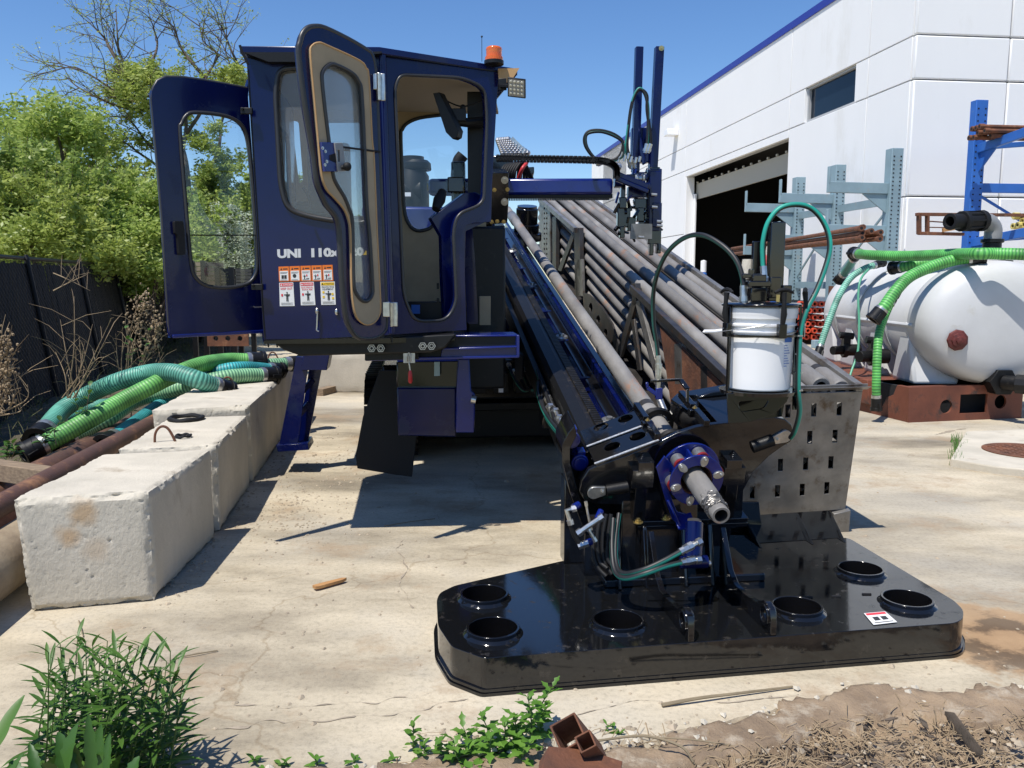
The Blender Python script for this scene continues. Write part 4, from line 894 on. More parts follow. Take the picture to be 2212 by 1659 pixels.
# crates and clutter beyond the blocks
for i, (px, y0, y1, Yc, wpx, lab) in enumerate(((428, 566, 616, 13.5, 30, 'weathered grey crate left of the black crates, seen through the door window'), (486, 580, 618, 13, 38, 'black wooden crate in the middle of the door window view'), (530, 582, 614, 14, 34, 'black slatted crate at the right of the door window view'))):
    a, b = at(px, y0, Yc), at(px, y1, Yc); t = thing('wooden_crate', lab, 'crate', (a.x, Yc, 0), 'crates beyond the blocks'); m = MB(); hw = wpx/FX*Yc/2
    nb = 5
    for k in range(nb):
        z = b.z+(a.z-b.z)*(k+.5)/nb; m.box((a.x, Yc, z), (hw, .02, (a.z-b.z)/nb*.42)); m.box((a.x-hw, Yc+.4, z), (.02, .4, (a.z-b.z)/nb*.42)); m.box((a.x+hw, Yc+.4, z), (.02, .4, (a.z-b.z)/nb*.42))
    m.build('boards', M['wood'] if i == 0 else M['satin'], t); m = MB()
    for s in (-1, 1): m.box((a.x+hw*.8*s, Yc-.03, a.z/2+.02), (.04, .02, a.z/2))
    m.box((a.x, Yc+.4, a.z-.02), (hw, .38, .02)); m.build('corner_posts', M['satin'], t)
a = at(492, 731, 9.6); t = thing('steel_channel', 'rusty channel with round holes lying behind the left cab door', 'channel', a); m = MB()
sx, sz = .24, .09
m.prism([a+Vector((-sx, 0, -sz)), a+Vector((sx, 0, -sz)), a+Vector((sx, 0, sz)), a+Vector((-sx, 0, sz))], (0, .02, 0), [[a+Vector((x+.03*math.cos(k*.5236), 0, .03*math.sin(k*.5236))) for k in range(12)] for x in (-.14, 0, .14)]); m.box(a+Vector((0, .1, sz-.01)), (sx, .1, .01)); m.build('web', M['rust'], t)
for i, (px, py, Yc, w_, d_, h_, lab) in enumerate(((470, 775, 10.2, .35, .5, .6, 'black steel machine frame behind the hose pile'), (560, 765, 10.5, .3, .5, .6, 'dark toolbox shaped bracket left of the blue leg'),)):
    a = at(px, py, Yc); t = thing('scrap_frame', lab, 'scrap', (a.x, Yc, 0)); m = MB()
    for s in (-1, 1): m.box((a.x+s*w_, Yc, h_/2), (.04, d_, h_/2)); m.box((a.x+s*w_*.4, Yc-.3, h_*.45), (.03, .05, h_*.45))
    for z in (.15, h_): m.box((a.x, Yc-.2, z), (w_, .04, .05)); m.box((a.x, Yc+.3, z), (w_, .04, .05))
    m.bar((a.x-w_, Yc-.25, .1), (a.x+w_, Yc-.2, h_), .05, .05); m.build('bars', M['satin'], t)
a = at(755, 778, 12.5); a.z = 0; t = thing('concrete_block', 'pale concrete block far behind under the cab', 'block', a); m = MB(); rough_box(m, [a+Vector((x, y, z)) for z in (0, .62) for y in (0, .6) for x in (-.62, .62)], (16, 10, 10), seed=5); m.build('block_body', M['conc'], t)
m = MB(); a, b = G(690, 848, .05), G(735, 836, .05); m.bar(a, b, .12, .1); tag(m.build('wood_plank', M['wood'], org=a), 'short grey timber offcut behind the blue leg', 'timber')
m = MB(); a, b = G(715, 805, .06), G(790, 797, .06); m.bar(a, b, .16, .1); tag(m.build('wood_plank', M['wood'], org=a), 'long grey timber in front of the far concrete block', 'timber')
t = thing('rack_frame', 'small rusty angle frame standing behind the blue leg', 'frame', G(700, 845)); m = MB(); a, b, c = G(683, 845), G(712, 800), G(660, 880)
for p in (a, b): m.bar(p, p+Vector((0, 0, .62)), .05, .05, up=RT)
m.bar(a+Vector((0, 0, .6)), b+Vector((0, 0, .6)), .05, .05); m.bar(a, b+Vector((0, 0, .6)), .04, .04); m.bar(a+Vector((0, 0, .06)), b+Vector((0, 0, .06)), .05, .05); m.build('angle_bars', M['rust'], t)
# wood splinter on the slab
a, b = G(679, 1272, .012), G(748, 1253, .012); d = (b-a).normalized(); s = d.cross(Z); m = MB()
m.prism([a-s*.02, a+s*.012, a+d*.02+s*.02, b-d*.03+s*.018, b+s*.004, b-d*.02-s*.012, a+d*.05-s*.02], (0, 0, .016)); tag(m.build('wood_splinter', M['fresh_wood'], org=a), 'short split piece of orange brown wood on the concrete', 'wood')
m = MB(); m.tube(spl([G(1430, 1523, .01), G(1510, 1508, .02), G(1600, 1497, .015), G(1712, 1483, .01)], 8), [.008-.00015*i for i in range(25)], 6); tag(m.build('stick', M['twig'], org=G(1430, 1523)), 'long bare stick in front of the black foot plate', 'stick')
for i, (a_, b_, lab) in enumerate((((375, 1422), (470, 1405), 'thin pale stalk lying left of the foot plate'), ((830, 1136), (940, 1120), 'thin straw below the cab shadow'), ((180, 1375), (170, 1340), 'short twig behind the tall weeds'))):
    m = MB(); m.tube([G(*a_, .006), G((a_[0]+b_[0])/2, (a_[1]+b_[1])/2-1, .012), G(*b_, .006)], .003, 5); tag(m.build('twig', M['twig'], org=G(*a_)), lab, 'twig')
m = MB(); m.tube(spl([G(1290, 1600, .02), G(1390, 1590, .07), G(1470, 1612, .05), G(1500, 1650, .0)], 8), .0045, 6); m.tube(spl([G(1400, 1592, .06), G(1500, 1598, .04), G(1590, 1612, .0)], 6), .003, 5); tag(m.build('dry_branch', M['twig'], org=G(1400, 1592)), 'curved dry branch right of the rusty tube offcut', 'branch')
m = MB(); p = G(2055, 1560, .0); m.prism([G(2040, 1535, .03), G(2062, 1538, .05), G(2125, 1620, .05), G(2105, 1625, .02)], (0, 0, -.02)); tag(m.build('bark_piece', M['bark'], org=p, bev=.004), 'long dark strip of bark in the dirt at the lower right', 'bark')
# rusty square tube offcut
t = thing('square_tube_offcut', 'rusty offcut of square steel tube welded to a plate in the foreground weeds', 'steel offcut', G(1255, 1600, 0))
def sq(m, a, b, w_, th, up, roll=0):
    a, b = Vector(a), Vector(b); d = (b-a).normalized(); u = d.cross(up).normalized(); v = u.cross(d)
    o = [(-w_/2, -w_/2), (w_/2, -w_/2), (w_/2, w_/2), (-w_/2, w_/2)]; k = 1-2*th/w_
    m.prism([a+u*x+v*y for x, y in o], b-a, [[a+u*x*k+v*y*k for x, y in o]])
p = at(1232, 1588, 2.28); ax = Vector((-.25, -.50, .55)).normalized()
m = MB(); sq(m, p-ax*.14, p+ax*.03, .085, .006, Vector((1, .2, .4))); m.build('square_tube', M['rust'], t, bev=.003)
m = MB(); q = at(1268, 1606, 2.2); sq(m, q-ax*.12, q+ax*.02, .05, .005, Vector((1, .3, .2))); m.build('small_tube', M['rust'], t, bev=.002)
m = MB(); q0 = [at(1165, 1645, 2.16), at(1185, 1612, 2.2), at(1262, 1618, 2.25), at(1345, 1645, 2.2), at(1340, 1675, 2.12), at(1160, 1690, 2.05)]; m.prism(q0, (0, .01, -.012)); m.build('plate', M['rust'], t, bev=.002)

# ================= WEEDS =================
M['leaf_d'] = leafmat('dock_leaves', (.03, .09, .015), (.045, .12, .02), (.07, .16, .03), .2)
def leaf(m, p, d, L, W, droop=.4, fold=.25, n=5, serr=0):
    d = Vector(d).normalized(); s = d.cross(Z); s = s.normalized() if s.length > .1 else Vector((1, 0, 0)); vs = []; q = Vector(p); dd = d.copy()
    for i in range(n+1):
        t = i/n; w_ = W*math.sin(math.pi*min(1, (t*.9+.08)))**.8*(1 if not serr else (1+serr*(.5 if i % 2 else -.5))); up = s.cross(dd)
        vs += [q+s*w_+up*(fold*w_), q, q-s*w_+up*(fold*w_)]
        dd = (dd+Vector((0, 0, -droop/n))).normalized(); q = q+dd*L/n
    fs = []
    for i in range(n): a = 3*i; fs += [(a, a+1, a+4, a+3), (a+1, a+2, a+5, a+4)]
    m.add(vs, fs)
def stalk(ms, ml, p, top, nl, L, W, r=.004, droop=.5, start=.2, el=.5, serr=0):
    p, top = Vector(p), Vector(top); mid = (p+top)/2+Vector((rng.gauss(0, .015), rng.gauss(0, .015), .01)); P = spl([p, mid, top], 8); ms.tube(P, [r*(1-.6*i/16) for i in range(17)], 5, False)
    ph = rng.uniform(0, 6)
    for i in range(nl):
        t = start+(1-start)*i/(nl-1); q = P[min(16, int(t*16))]; a = ph+i*2.4; e = el+.9*max(0, t-.75)*4*.7
        leaf(ml, q, (math.cos(a), math.sin(a), e+rng.gauss(0, .15)), L*(1.1-.45*t)*rng.uniform(.8, 1.15), W*(1.1-.4*t), droop, serr=serr)
def weed_clump(name, label, stalks, mtl, cat='weed', **kw):
    b = Vector(stalks[0][0]); t = thing(name, label, cat, (b.x, b.y, 0)); ms, ml = MB(), MB()
    for p, tp in stalks: stalk(ms, ml, p, tp, **kw)
    ms.build('stems', mat('weed_stem_'+name, (.1, .16, .04), .6), t, fix=False); ml.build('leaves', mtl, t, fix=False, smooth=180); return t
st = []
tops = [(118, 1400), (200, 1395), (250, 1415), (310, 1415), (280, 1405), (360, 1430), (140, 1460), (180, 1430), (230, 1440), (335, 1470), (300, 1520), (350, 1540), (250, 1540), (210, 1520), (120, 1480), (130, 1392), (168, 1375), (185, 1390), (232, 1385), (258, 1402), (275, 1430), (300, 1395), (340, 1412), (368, 1408), (385, 1440), (350, 1450), (320, 1440), (215, 1420), (150, 1430), (105, 1410), (240, 1450), (290, 1470), (372, 1480), (200, 1470), (330, 1500), (270, 1500), (390, 1515), (160, 1500), (395, 1470)]
for x, y in tops:
    Yt = rng.uniform(2.35, 2.75); tp = at(x, y, Yt); bx = G(120+(x-120)*.85+rng.gauss(0, 12), rng.uniform(1655, 1720)); st.append(((bx.x, min(bx.y, Yt+.05), -.06), tp))
weed_clump('tall_weed', 'tall narrow leaved weed clump casting a shadow at the lower left', st, M['leaf_w'], nl=22, L=.14, W=.0095, r=.0038, droop=.45, start=.12)
# broad dock leaves
t = thing('broadleaf_weed', 'broad leaved dock plant in the bottom left corner', 'weed', G(170, 1700)); ml = MB()
for i, (x, y, tx, ty) in enumerate(((200, 1690, 185, 1470), (210, 1700, 215, 1500), (150, 1700, 120, 1520), (80, 1690, 60, 1560), (40, 1700, 20, 1600), (230, 1700, 250, 1590), (150, 1710, 160, 1590), (60, 1710, 90, 1610), (260, 1710, 290, 1620), (0, 1700, -20, 1600), (190, 1700, 205, 1560), (120, 1700, 90, 1600), (170, 1690, 150, 1545), (100, 1700, 130, 1560), (240, 1700, 265, 1575), (20, 1700, 50, 1590), (280, 1700, 300, 1600), (140, 1695, 165, 1500), (225, 1700, 235, 1530))):
    a = at(x, y, 2.12+.04*i % .3); b = at(tx, ty, 2.15+.05*(i % 5)); d = b-a; leaf(ml, a, d, d.length*.66, .016+.005*(i % 3), .7, .55, 10, .3)
ml.build('leaves', M['leaf_d'], t, fix=False, smooth=180)
t = thing('broadleaf_weed', 'single upright blade leaf at the left picture edge', 'weed', G(-20, 1640)); ml = MB(); a, b = at(-12, 1610, 2.3), at(50, 1500, 2.4); leaf(ml, a, b-a, (b-a).length, .022, .1, .3, 9); a, b = at(-30, 1640, 2.3), at(20, 1560, 2.4); leaf(ml, a, b-a, (b-a).length, .022, .1, .3, 9); ml.build('leaves', M['leaf_w'], t, fix=False, smooth=180)
def patch(label, pts, mtl, **kw):
    st = []
    for x, yb, xt, yt in pts: a = G(x, yb, -.03); st.append((a, at(xt, yt, a.y+rng.uniform(-.04, .04))))
    return weed_clump('small_weed', label, st, mtl, **kw)
patch('bright serrated weed at the base of the black plate, right plant', [(1165, 1600, 1195, 1482), (1150, 1620, 1140, 1500), (1130, 1630, 1110, 1545), (1175, 1610, 1180, 1530)], M['leaf_w2'], nl=17, L=.075, W=.014, droop=.5, start=.1, serr=.7)
patch('spreading bright weed in the middle foreground', [(1050, 1630, 1040, 1545), (1030, 1640, 1000, 1570), (1080, 1640, 1090, 1560), (1060, 1655, 1060, 1590), (1010, 1655, 980, 1600), (960, 1660, 940, 1610), (1100, 1650, 1120, 1590), (1130, 1660, 1150, 1600), (1040, 1668, 1010, 1620)], M['leaf_w2'], nl=12, L=.08, W=.016, droop=.6, start=.05, serr=.7)
patch('small leafy weed left of the middle weed patch', [(893, 1635, 893, 1560), (905, 1645, 915, 1600)], M['leaf_w2'], nl=13, L=.05, W=.012, droop=.5, start=.15)
patch('tiny weed sprouting right of the rusty offcut', [(1318, 1605, 1310, 1565), (1325, 1608, 1340, 1585)], M['leaf_w2'], nl=7, L=.035, W=.008, droop=.5)
patch('low weeds at the bottom edge left of centre', [(560, 1680, 545, 1640), (600, 1672, 620, 1648), (690, 1668, 680, 1640), (760, 1665, 765, 1640), (840, 1660, 850, 1640)], M['leaf_w2'], nl=7, L=.05, W=.01, droop=.6)
m = MB(); c = G(2068, 985)
for i in range(160):
    p = G(2068+rng.gauss(0, 6)+rng.uniform(-6, 6), rng.uniform(950, 1008)); m.tube([p, p+Vector((rng.gauss(0, .02), rng.gauss(0, .02), rng.uniform(.04, .11)))], [.004, .001], 3, False)
tag(m.build('grass', mat('grass_blade', (.09, .2, .04), .7), fix=False), 'green grass tuft along the raised concrete pad', 'grass', kind='stuff')
# dry stalks and vines by the fence
rng.seed(5)
def dry_plant(pts, label, tuft=()):
    t = thing('dry_weed', label, 'dry plant', pts[0][0]); m = MB()
    for P in pts:
        P = spl(P, 6); m.tube(P, [.007*(1-.75*i/(len(P)-1)) for i in range(len(P))], 4, False)
        for i in range(3, len(P), 2):
            d = Vector((rng.gauss(0, .25), rng.gauss(0, .2), rng.uniform(.1, .4)))*.7; m.tube([P[i], P[i]+d*.5+Vector((0, 0, .03)), P[i]+d], [.003, .0025, .0012], 3, False)
    m.build('stalks', M['dry'], t, fix=False)
    if tuft:
        m = MB()
        for c, n, s in tuft:
            for _ in range(n):
                p = c+Vector((rng.gauss(0, s), rng.gauss(0, s), rng.gauss(0, s*1.6))); m.sph(p, rng.uniform(.006, .016), seg=6)
        m.build('seed_heads', M['dry'], t, fix=False)
    return t
def fp_(x, y, Y=8.6): return at(x, y, Y)
dry_plant([[fp_(x0, 830), fp_((x0+x1)/2+rng.gauss(0, 5), (830+y1)/2), fp_(x1, y1)] for x0, x1, y1 in ((270, 300, 640), (280, 310, 660), (285, 335, 680), (265, 285, 700), (290, 345, 720), (300, 350, 700), (275, 270, 690), (290, 325, 740), (300, 355, 760), (262, 250, 720))], 'dry brown weed with feathery seed heads against the fence', [(fp_(313, 660), 110, .05), (fp_(300, 690), 90, .06), (fp_(340, 705), 70, .04), (fp_(305, 725), 50, .05), (fp_(332, 730), 50, .05)])
dry_plant([[fp_(150+rng.gauss(0, 8), 860, 7.6), fp_(x1*.5+80, (860+y1)/2, 7.6), fp_(x1, y1, 7.7)] for x1, y1 in ((130, 690), (160, 640), (200, 700), (235, 720), (180, 760), (210, 780), (240, 690), (120, 760))], 'bare brown weed stems in front of the middle fence bay')
dry_plant([[fp_(-10+rng.gauss(0, 4), 900, 6.5), fp_(x1-5, (900+y1)/2, 6.5), fp_(x1, y1, 6.5)] for x1, y1 in ((5, 712), (15, 760), (0, 740), (20, 800), (30, 850), (45, 880), (60, 830))], 'fluffy dry seed head at the left picture edge', [(fp_(6, 750, 6.5), 120, .045), (fp_(14, 800, 6.5), 90, .04), (fp_(8, 850, 6.5), 60, .04)])
dry_plant([[fp_(115, 628, 8.2), fp_(150, 610, 8.3), fp_(190, 592, 8.5)], [fp_(115, 590, 8.3), fp_(150, 605, 8.3), fp_(195, 628, 8.4)]], 'loose bare twigs caught in the fence slats')
for (x, y0, y1, Yw, lab, n) in ((285, 900, 700, 8.2, 'green leafy vine climbing the dry weed', 34), (175, 930, 830, 7.2, 'green vine above the teal hose', 26), (20, 990, 930, 6.2, 'grassy weed at the left below the fence', 26), (110, 960, 900, 6.6, 'small vine at the low end of the hose pile', 20)):
    t = thing('vine', lab, 'vine', at(x, y0, Yw)); ms, ml = MB(), MB()
    for k in range(3): stalk(ms, ml, at(x+rng.gauss(0, 8), y0, Yw), at(x+rng.gauss(0, 14), y1+rng.uniform(0, 40), Yw), max(4, n//3), .09, .028, droop=.6, start=.1)
    ms.build('stems', M['twig'], t, fix=False); ml.build('leaves', M['leaf_w'], t, fix=False, smooth=180)
# ================= DRILLING RIG =================
rng.seed(3)
rig = thing('drilling_rig', 'navy blue and black directional drilling rig with open cab doors and an inclined mast', 'drilling rig', G(1500, 1300))
HA = Vector((AH.x, AH.y, 0)).normalized(); HB = Vector((-AH.y, AH.x, 0)).normalized()   # level axes of the rig
# ---- foot plate
ZP = .165
ol = [(943, 1295), (950, 1280), (981, 1265), (1273, 1198), (1440, 1152), (1834, 1162), (2061, 1297), (2082, 1318), (2080, 1338), (2061, 1346), (1116, 1416), (1046, 1422), (976, 1397), (946, 1352)]
top = [G(x, y, ZP) for x, y in rnd(ol, 9, 3)]
hl = [(1046, 1289), (1065, 1364), (1335, 1346), (1721, 1316), (1858, 1234), (1959, 1300)]
def circ(c, r, n=32, u=RT, v=Vector((0, 1, 0))): return [c+u*(r*math.cos(2*math.pi*k/n))+v*(r*math.sin(2*math.pi*k/n)) for k in range(n)]
HC = [G(x, y+3, ZP) for x, y in hl]; hr = .116
m = MB(); m.prism(top, (0, 0, -ZP+.012), [circ(c, hr) for c in HC]); fpl = m.build('foot_plate', M['plate'], rig, bev=.004)
cen = sum(top, Vector())/len(top)
m = MB(); m.prism([p+(p-cen).normalized()*.016-Vector((0, 0, ZP-.014)) for p in top], (0, 0, -.012)); m.prism([p+(p-cen).normalized()*.009-Vector((0, 0, ZP-.03)) for p in top], (0, 0, -.012)); m.build('bottom_flange', M['plate'], fpl)
for c in HC:
    m = MB(); m.pipe(c-Vector((0, 0, .12)), c+Vector((0, 0, .028)), hr+.002, hr-.010, 48); rr = m.build('anchor_ring', M['black'], rig, bev=.002)
    m = MB(); m.lathe(c, Z, [(-.005, hr+.002), (.0, hr+.017), (.004, hr+.013), (.012, hr+.001)], 48); m.build('weld_bead', M['plate'], rr)
for x, y in ((1745, 1290), (1806, 1288), (1872, 1283), (1940, 1278), (1722, 1335)):
    c = G(x, y, ZP+.003); m = MB(); m.box(c, (.022, .005, .003)); m.build('slot_mark', M['hole'], fpl)
# warning label on the plate
q = [G(x, y, ZP+.003) for x, y in ((1866, 1325), (1912, 1321), (1938, 1344), (1887, 1350))]
m = MB(); m.prism(q, (0, 0, .001)); lb = m.build('warning_label', M['wsign'], rig)
def lerp4(q, u, v): return (q[3]*(1-u)+q[2]*u)*(1-v)+(q[0]*(1-u)+q[1]*u)*v
def patch4(m, q, u0, u1, v0, v1, n, off=.0015): m.prism([lerp4(q, a, b)+n*off for a, b in ((u0, v0), (u1, v0), (u1, v1), (u0, v1))], n*.0006)
m = MB(); patch4(m, q, .05, .95, .78, .95, Z); m.build('header', M['rsign'], lb)
m = MB(); patch4(m, q, .2, .45, .3, .6, Z); patch4(m, q, .55, .8, .3, .6, Z); patch4(m, q, .1, .9, .1, .15, Z); m.build('pictogram', M['ink'], lb)
# lugs / side plates running forward from the stand
for (fx, fy), nm in (((1486, 1388), 'l'), ((1664, 1374), 'r')):
    p = G(fx, fy, ZP); e = HB; pr = [(0, 0), (0, .07), (.015, .11), (.05, .128), (.09, .128), (.13, .11), (.16, .09), (.3, .075), (.42, .075), (.5, .12), (.62, .3), (.62, 0)]
    hole = [p+e*(.065+.032*math.cos(k*math.pi/8))+Z*(.072+.032*math.sin(k*math.pi/8)) for k in range(16)]
    m = MB(); m.prism([p+e*a+Z*b for a, b in pr], HA*.028, [hole]); m.pipe(p+e*.065+Z*.072-HA*.008, p+e*.065+Z*.072+HA*.036, .048, .032); m.build('lug_plate', M['black'], rig, bev=.004)
# stand column
pc = G(1430, 1262, ZP); m = MB()
m.box(pc+HB*.22+Z*.22, (.20, .16, .22), (HA, HB, Z)); m.box(pc+HB*.42-HA*.1+Z*.24, (.34, .06, .24), (HA, HB, Z)); m.box(pc+HB*.30-HA*.32+Z*.16, (.05, .14, .17), (HA, HB, Z)); m.box(pc+HB*.5+HA*.25+Z*.2, (.12, .05, .22), (HA, HB, Z)); m.box(pc+HB*.2+HA*.12+Z*.02, (.42, .22, .02), (HA, HB, Z))
for k in (-.24, -.1, .1, .24): m.prism([pc+HA*k+HB*.05, pc+HA*k+HB*-.06, pc+HA*k+HB*.02+Z*.3, pc+HA*k+HB*.06+Z*.3], HA*.02)
m.box(pc+HA*.34+HB*.3+Z*.14, (.12, .02, .14), (HA, HB, Z)); m.build('stand', M['black'], rig, bev=.006)
# ---- drill string through the clamp
PT = at(1558, 1114, 3.6)
bT = bof(PT); bC = bT+.50; C = B(bC)
sp_ = thing('drill_pipe', 'long grey drill pipe with a worn threaded end sticking out of the clamp', 'drill pipe', PT)
m = MB(); seg = 40; pr = [(.0, .030), (.0, .0405), (.006, .043), (.012, .042), (.07, .044), (.10, .047), (.115, .046), (.14, .050), (.175, .0525), (.19, .0535), (2.0, .0535), (8.7, .0535)]
m.lathe(PT, BH, pr, seg); m.build('body', M['pipe'], sp_)
m = MB(); m.pipe(PT+BH*.002, PT+BH*.3, .031, .0295, 24); m.build('bore', M['joint'], sp_)
m = MB()   # scarred thread grease
for i in range(420):
    a = rng.uniform(0, 2*math.pi); s = rng.uniform(.035, .16); u, v = AH, NH; r0 = .0455; p = PT+BH*s+(u*math.cos(a)+v*math.sin(a))*r0; L = rng.uniform(.005, .018)
    t = (v*math.cos(a)-u*math.sin(a)); m.tube([p-t*L, p+(u*math.cos(a)+v*math.sin(a))*rng.uniform(.0, .006), p+t*L+BH*rng.uniform(-.005, .005)], [.001, .0028, .001], 4, False)
m.build('scarred_thread', mat('thread_grease', (.14, .135, .13), .35, metal=.5, var=.4, vs=80), sp_, fix=False)
for s0, s1 in ((1.06, 1.14), (1.22, 1.28)):
    m = MB(); m.pipe(PT+BH*s0, PT+BH*s1, .0555, .05, 32); m.build('dark_band', M['joint'], sp_)
m = MB(); m.lathe(PT, BH, [(7.7, .0535), (7.72, .064), (8.2, .064), (8.24, .05), (8.55, .045)], 28); m.build('tool_joint', M['steel'], sp_)
# ---- clamp head
fo = [(1252, 1062), (1256, 1040), (1272, 1014), (1290, 1006), (1350, 985), (1420, 957), (1462, 936), (1500, 924), (1530, 918), (1600, 910), (1672, 901), (1695, 905), (1710, 918), (1716, 937), (1708, 955), (1690, 965), (1662, 985), (1628, 1018), (1606, 1060), (1604, 1112), (1560, 1122), (1440, 1120), (1400, 1092), (1290, 1088), (1262, 1080)]
fpts = [C(x, y) for x, y in fo]; ctr = PT+BH*.50
hole = [ctr+AH*(.105*math.cos(k*math.pi/14))+NH*(.105*math.sin(k*math.pi/14)) for k in range(28)]
m = MB(); m.prism(fpts, BH*.03, [hole]); m.build('clamp_front_plate', M['black'], rig, bev=.004)
m = MB(); rp2 = [C(x, y)+BH*.40 for x, y in fo[4:6]+[(1432, 985), (1448, 1030), (1480, 1058), (1520, 1056), (1550, 1025), (1560, 980), (1566, 922)]+fo[9:]]; m.prism(rp2, BH*.03); m.build('clamp_rear_plate', M['black'], rig, bev=.004)
m = MB(); m.prism([C(x, y)+BH*.2 for x, y in ((1262, 1075), (1275, 1018), (1420, 965), (1455, 985), (1440, 1085))], BH*.02)
m.prism([C(x, y)+BH*.03 for x, y in ((1560, 925), (1690, 910), (1700, 945), (1620, 985))], BH*.36); m.build('clamp_inner_plate', M['black'], rig, bev=.004)
# upper plates with round holes
e0, e1 = C(1287, 1006), C(1424, 955); wv = (e1-e0); wn = wv.cross(BH).normalized(); wn = wn if wn.z > 0 else -wn; TP = Pl(e0, wn)
for f0, f1, hs in ((.0, .185, ((1322, 964), (1377, 942))), (.20, .40, ((1298, 922), (1351, 904)))):
    q = [e0+BH*f0, e1+BH*f0, e1+BH*f1, e0+BH*f1]; ux = wv.normalized()
    m = MB(); m.prism([p+wn*.01 for p in q], -wn*.014, [[TP.off(.01)(hx, hy)+ux*.042*math.cos(k*math.pi/12)+BH*.042*math.sin(k*math.pi/12) for k in range(24)] for hx, hy in hs]); tpv = m.build('clamp_top_plate', M['plate'], rig, bev=.002)
    m = MB(); n = 46
    for k in range(n): c = e0+BH*(f0+.002)+wv*((k+.5)/n)+wn*.012; m.sph(c, .0085, (1, .8, .7), seg=8)
    m.build('weld_bead', mat('bright_weld', (.7, .69, .66), .3, metal=.6, var=.35, vs=90), tpv)
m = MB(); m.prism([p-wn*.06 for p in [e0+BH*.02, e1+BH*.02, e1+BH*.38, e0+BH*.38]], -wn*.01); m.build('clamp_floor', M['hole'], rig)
for px, py in ((1420, 953), (1526, 925)):
    c = C(px, py); m = MB()
    for s0, s1 in ((.0, .16), (.22, .42)): m.box(c+BH*(s0+s1)/2+NH*.02, (.016, (s1-s0)/2, .02), (AH, BH, NH))
    m.box(c+BH*.19+NH*.005, (.03, .02, .02), (AH, BH, NH)); m.build('slide_bar', M['black'], rig, bev=.003)
    m = MB(); m.hexn(c+BH*.19+NH*.03, NH, .009, .008); m.build('bolt', M['gold'], rig)
PU = Pl(B(bC+.5)(1500, 872), NH); qr = [PU(x, y) for x, y in ((1450, 862), (1462, 850), (1480, 845), (1590, 826), (1600, 900), (1518, 902), (1482, 884))]; m = MB(); cc = [PU(1500, 860), PU(1552, 850)]
m.prism(qr, -NH*.02, [circ(c, .05, 24, AH, BH) for c in cc]); m.build('upper_clamp_plate', M['plate'], rig, bev=.003)
m = MB(); m.prism([p-NH*.021 for p in qr], -NH*.10); m.build('upper_clamp_body', M['black'], rig, bev=.003)
for s in (.72, 1.02):
    m = MB(); cc_ = PT+BH*s
    m.lathe(cc_, BH, [(0, .064), (0, .092), (.012, .096), (.02, .09), (.026, .096), (.038, .092), (.038, .064), (0, .064)], 40); m.build('guide_ring', M['satin'], rig)
# valve with blue lever, bracket and upright black hose
p = at(1423, 850, 4.35); m = MB(); m.box(p, (.018, .018, .03)); m.bar(p+Vector((-.06, 0, .03)), p+Vector((.01, -.01, -.02)), .012, .02); m.bar(p+Vector((-.06, 0, .03)), p+Vector((-.065, 0, .06)), .014, .014); m.build('ball_valve', M['blue_bright'], rig, bev=.003)
m = MB(); a_ = at(1418, 823, 4.35); b_ = at(1470, 820, 4.35); m.bar(a_-HA*.03, b_, .03, .012); m.bar(b_, at(1485, 840, 4.3), .03, .012); m.bar(at(1485, 840, 4.3), at(1485, 868, 4.3), .03, .012); m.build('hose_bracket', M['black'], rig, bev=.002)
m = MB(); m.tube([at(1422, 778, 4.35), at(1422, 800, 4.35), at(1421, 846, 4.35)], [.014, .018, .012], 10); m.cyl(at(1424, 862, 4.75), at(1446, 915, 4.6), .02); m.build('hose_fitting', M['chrome'], rig)
# ---- roller carrier (blue discs)
D1 = bT+.34; dc = PT+BH*.34; n = 40
def disc(m, c, ro, ri, th): m.prism([c+AH*ro*math.cos(2*math.pi*k/n)+NH*ro*math.sin(2*math.pi*k/n) for k in range(n)], BH*th, [[c+AH*ri*math.cos(2*math.pi*k/n)+NH*ri*math.sin(2*math.pi*k/n) for k in range(n)]])
m = MB(); disc(m, dc, .134, .080, .012); m.build('roller_disc', M['blue_bright'], rig, bev=.002)
m = MB(); disc(m, dc+BH*.10, .152, .082, .014); m.pipe(dc+BH*.012, dc+BH*.10, .088, .081, 32)
for k in range(6): a = math.radians(15+60*k+30); o_ = AH*math.cos(a)*.105+NH*math.sin(a)*.105; m.box(dc+BH*.056+o_, (.006, .044, .022), (AH, BH, NH))
m.build('roller_back_disc', M['blue_bright'], rig, bev=.002)
m = MB(); m.pipe(dc+BH*.01, dc+BH*.24, .0800, .076, 32); m.build('rust_liner', M['rust'], rig)
for k in range(6):
    a = math.radians(-5+60*k+22); o_ = AH*math.cos(a)*.108+NH*math.sin(a)*.108; c = dc+o_
    m = MB(); m.cyl(c+BH*.018, c+BH*.094, .033, seg=20); ro = m.build('roller', M['zinc'], rig, bev=.003)
    m = MB(); m.cyl(c+BH*.013, c+BH*.03, .034, seg=20); m.build('red_seal', M['redseal'], ro)
    t = (AH*-math.sin(a)+NH*math.cos(a)); rr = o_.normalized(); m = MB(); m.prism([c-BH*.012+rr*(.027*math.cos(g))+t*(.018*math.sin(g)) for g in [i*math.pi/9 for i in range(18)]], BH*.012); m.hexn(c-BH*.012+rr*.012, -BH, .006, .006); m.build('keeper_tab', M['zinc'], ro, bev=.001)
